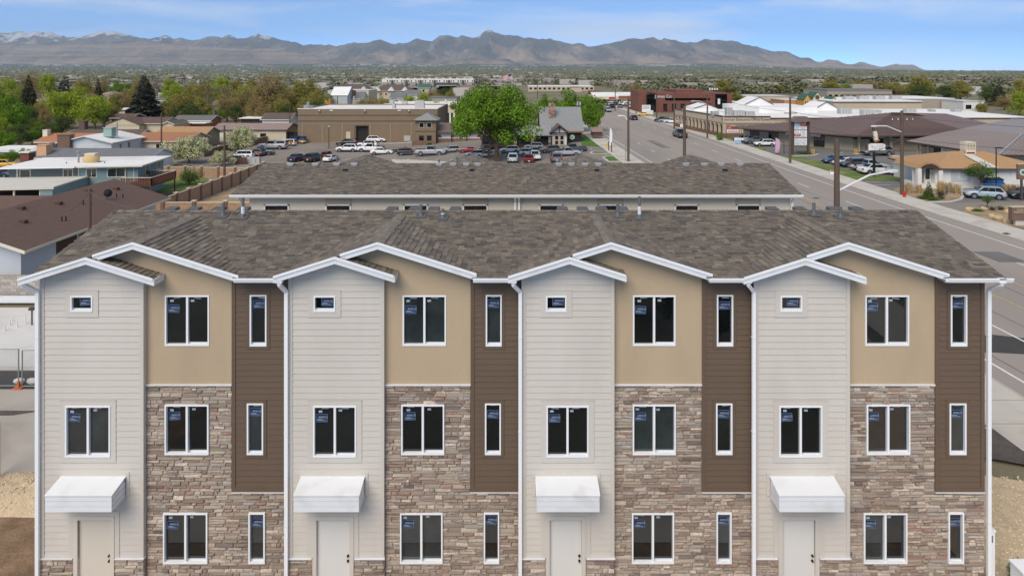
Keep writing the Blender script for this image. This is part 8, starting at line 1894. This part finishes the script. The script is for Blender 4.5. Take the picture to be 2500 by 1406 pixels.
# flag
d = 560; p = GX(1250, d); s = thing('flag_pole', 'national flag on a tall pale pole above the big maple', 'flag', tuple(p)); zt = Zv(180, d); MB().cone(p, (p.x, p.y, zt), .3, .2, 8).build('mast', mt['lamp_white'], s)
fw, fh = 26 / F * d * .8, 12 / F * d; x1 = p.x - .3; fb = MB()
for k in range(13):
    for j in range(8):
        xa, xb = x1 - fw * j / 8, x1 - fw * (j + 1) / 8; za = zt - fh * k / 13 - .25 * j; zb_ = za - fh / 13; wv = lambda q: .5 * math.sin(q * 1.1)
        if k < 7 and j < 3: mi = 2
        else: mi = 0 if k % 2 == 0 else 1
        fb.add([(xa, p.y + wv(j), za), (xb, p.y + wv(j + 1), za - .25), (xb, p.y + wv(j + 1), zb_ - .25), (xa, p.y + wv(j), zb_)], [(0, 1, 2, 3)], mi)
fb.build('flag_cloth', [mt['flag_red'], mt['flag_white'], mt['flag_blue']], s)
# monument sign
d = 64.0; a, b = Xu(2471, d), Xu(2560, d); s = thing('monument_sign', 'brown stone monument sign in the dry garden at the right edge', 'sign', ((a + b) / 2, d, 0)); zt = Zv(507, d); zb_ = Zv(538, d)
MB().box(a, b, d, d + .5, zb_, zt).build('sign_body', mt['brick_dark'], s); MB().box(a - .06, b, d - .06, d + .56, zt, zt + .08).build('cap', mt['wall_tan'], s); MB().box(a + .4, b, d + .1, d + .4, -.1, zb_).build('plinth', mt['concrete'], s); MB().box(a + .1, b - .1, d - .02, d, (zt + zb_) / 2 - .04, (zt + zb_) / 2).build('groove', mt['trim_brown'], s)
MB().text('GAINES', flat_xf(a + .42, d - .012, Zv(512.8, d)), .3, 0, 'LEFT').text('MEDICAL', flat_xf(a + .15, d - .012, Zv(519, d)), .3, 0, 'LEFT').build('sign_lettering', mt['wall_tan'], s)
d = 76.5; a = Xu(2485, d); s = thing('hanging_sign', 'brown sign board with pale emblem at the right edge, before the bungalow', 'sign', (a + .5, d, 0)); MB().box(a, a + 2.6, d, d + .25, Zv(439, d), Zv(402, d)).build('board', mt['brick_dark'], s); MB().box(a - .05, a + 2.7, d - .05, d + .3, Zv(402, d), Zv(400, d)).build('cap', mt['wall_tan'], s); MB().cone((a + .55, d - .01, Zv(421, d)), (a + .55, d - .04, Zv(421, d)), .36, .36, 16).build('emblem', mt['emblem_pale'], s); MB().cone((a + .55, d - .04, Zv(421, d)), (a + .55, d - .05, Zv(421, d)), .2, .2, 6).build('emblem_mark', mt['emblem_green'], s); MB().box(a + .4, a + .6, d + .05, d + .2, 0, Zv(439, d)).build('post', mt['trim_brown'], s)
# chain link fences
def chain_fence(label, a, b, h, step=2.4, mesh_gap=.12, base=None):
    a, b = V(a), V(b); s = thing('chain_link_fence', label, 'fence', tuple(a)); n = max(1, round((b - a).length / step)); t = (b - a).normalized()
    for k in range(n + 1): p = a.lerp(b, k / n); MB().cone(p, p + V((0, 0, h)), .03, .03, 8).build('post', mt['chain_link'], s)
    MB().tube([a + V((0, 0, h)), b + V((0, 0, h))], .022, 6).build('top_rail', mt['chain_link'], s); MB().tube([a + V((0, 0, .06)), b + V((0, 0, .06))], .02, 6).build('bottom_rail', mt['chain_link'], s)
    m = MB(); Ln = (b - a).length; x = -h
    while x < Ln:
        for sg in (1, -1):
            x0_, x1_ = x, x + h; z0_, z1_ = (0.05, h) if sg > 0 else (h, .05)
            if x0_ < 0: z0_ += (z1_ - z0_) * (-x0_) / h; x0_ = 0
            if x1_ > Ln: z1_ -= (z1_ - z0_) * (x1_ - Ln) / max(x1_ - x0_, .01); x1_ = Ln
            if x1_ > x0_: m.cone(a + t * x0_ + V((0, 0, z0_)), a + t * x1_ + V((0, 0, z1_)), .004, .004, 3, 0, False)
        x += mesh_gap
    m.build('wire_mesh', mt['chain_link'], s, None, 'stuff'); return s
chain_fence('temporary chain link fence on the pavement left of the front building', (-31, 31.5, 0), (-22.95, 31.5, 0), 1.75, 4, .11); chain_fence('second temporary chain link panel next to the downspout', (-22.75, 31.45, 0), (-19.2, 31.6, 0), 1.72, 3.6, .11)
chain_fence('near chain link fence at the lower left edge', (-18.62, 24.6, 0), (-18.3, 21.2, 0), 1.95, 3.5, .11)
chain_fence('low chain link fence along the white bungalow', (rr(80) + 10.2, 80.5, 0), (68, 80.0, 0), 1.2, 3.2, .16)
p = (-22.85, 31.4, 0); s = thing('fence_foot', 'orange fence foot holding the temporary panels', 'fence foot', p); MB().box(-23.05, -22.65, 31.2, 31.55, 0, .06).build('foot', mt['orange'], s); MB().box(-22.9, -22.8, 31.3, 31.4, .06, .34).build('clamp', mt['orange'], s)
o = MB().blob((0, 0, .16), .2, 2, .1, 0, (1.3, .8, .8)).build('sand_bag', mt['wall_white']); o.location = (-23.1, 31.75, 0); tag(o, 'white sand bag left of the orange fence foot', 'bag', 'sand bags'); o = MB().blob((0, 0, .16), .2, 2, .1, 0, (1.3, .8, .8)).build('sand_bag', mt['wall_white']); o.location = (-22.5, 31.75, 0); tag(o, 'white sand bag right of the orange fence foot', 'bag', 'sand bags')
o = MB().box(-.35, .35, -.08, .08, 0, .08).build('orange_strap', mt['orange']); o.location = (-17.95, 24.35, .1); o.rotation_euler = (0, 0, .3); tag(o, 'orange strip lying at the edge of the crushed stone', 'strap')
o = MB().cone((0, 0, 0), (0, 0, 1.0), .04, .04, 8).box(-.14, .14, -.1, .1, 1.0, 1.14).build('steel_stake', mt['trim_brown']); o.location = (*G(78, 800)[:2], .0); tag(o, 'rusty stake with a flat head beside the pale slab', 'stake')
# posts near the maple and in the near lot edge
for k, (u, v, h_, w_) in enumerate(((1193, 393, 1.9, .45), (1213, 395, .8, 1.2), (783, 402, 1.6, .2))):
    p = G(u, v); o = MB().box(-w_/2, w_/2, 0, w_ * .6, 0, h_).box(-w_/2 - .04, w_/2 + .04, -.03, w_ * .6 + .03, h_, h_ + .06).build('timber_post', mt['wood_post']); o.location = p; tag(o, ('square grey timber post left of the maple trunk', 'low timber box at the foot of the maple', 'grey timber post before the navy sedan')[k], 'post')
s = thing('lot_fence', 'thin rail fence along the near edge of the left lot', 'fence', tuple(G(1000, 396)))
for u in (827, 896, 935, 980, 1023, 1067, 1112, 1150): p = G(u, 394); MB().cone(p, p + V((0, 0, 1.5)), .04, .04, 6).build('post', mt['chain_link'], s)
MB().tube([G(980, 394) + V((0, 0, 1.5)), G(1067, 394) + V((0, 0, 1.5))], .03, 5).build('rail', mt['chain_link'], s)
for k, (u, v) in enumerate(((1486, 369), (1493, 373))):
    p = G(u, v); o = MB().box(-.08, .08, -.08, .08, 0, 1.7).box(-.11, .11, -.11, .11, 1.7, 1.76).build('dark_post', mt['wood_dark']); o.location = p; tag(o, ('dark post at the left end of the driveway islands, farther one', 'dark post at the left end of the driveway islands, nearer one')[k], 'post', 'dark posts by the driveway')
p = G(1483, 362); s = thing('yellow_sign', 'small yellow sign at the corner of the lodge lawn', 'sign', tuple(p)); MB().box(p.x - .2, p.x + .2, p.y, p.y + .05, p.z, p.z + .9).build('panel', mt['bollard_yellow'], s)
s = thing('white_kiosk', 'white kiosk sign beyond the yellow sedan', 'sign', tuple(GX(1578, 226))); x = Xu(1578, 226); MB().box(x - 1.4, x + 1.4, 226, 226.4, 0, Zv(257, 226)).build('panel', mt['sign_white'], s); MB().box(x - .1, x + 2.2, 225.5, 226, 0, Zv(270, 226)).build('base', mt['wall_white'], s)
for k in range(3): MB().box(x - 1.2, x + 1.0, 225.95, 226, Zv(259.5 + k * 3, 226) - .1, Zv(259.5 + k * 3, 226)).build('print', mt['ink_grey'], s)

# ================================================================== the air over the valley
mb = MB().box(-24000, 24000, -320, 19200, -45, 1200)
hz = mb.build('haze', [], None, None, 'stuff')
hm = bpy.data.materials.new('haze_air'); hm.use_nodes = True; hn = hm.node_tree.nodes; hn.remove(hn['Principled BSDF'])
pv = hn.new('ShaderNodeVolumePrincipled'); pv.inputs['Color'].default_value = (0.72, 0.86, 1.0, 1); pv.inputs['Density'].default_value = 0.000048; pv.inputs['Anisotropy'].default_value = 0.1
hm.node_tree.links.new(pv.outputs['Volume'], hn['Material Output'].inputs['Volume']); hz.data.materials.append(hm); hz['label'] = 'pale blue haze over the valley'; hz['category'] = 'haze'
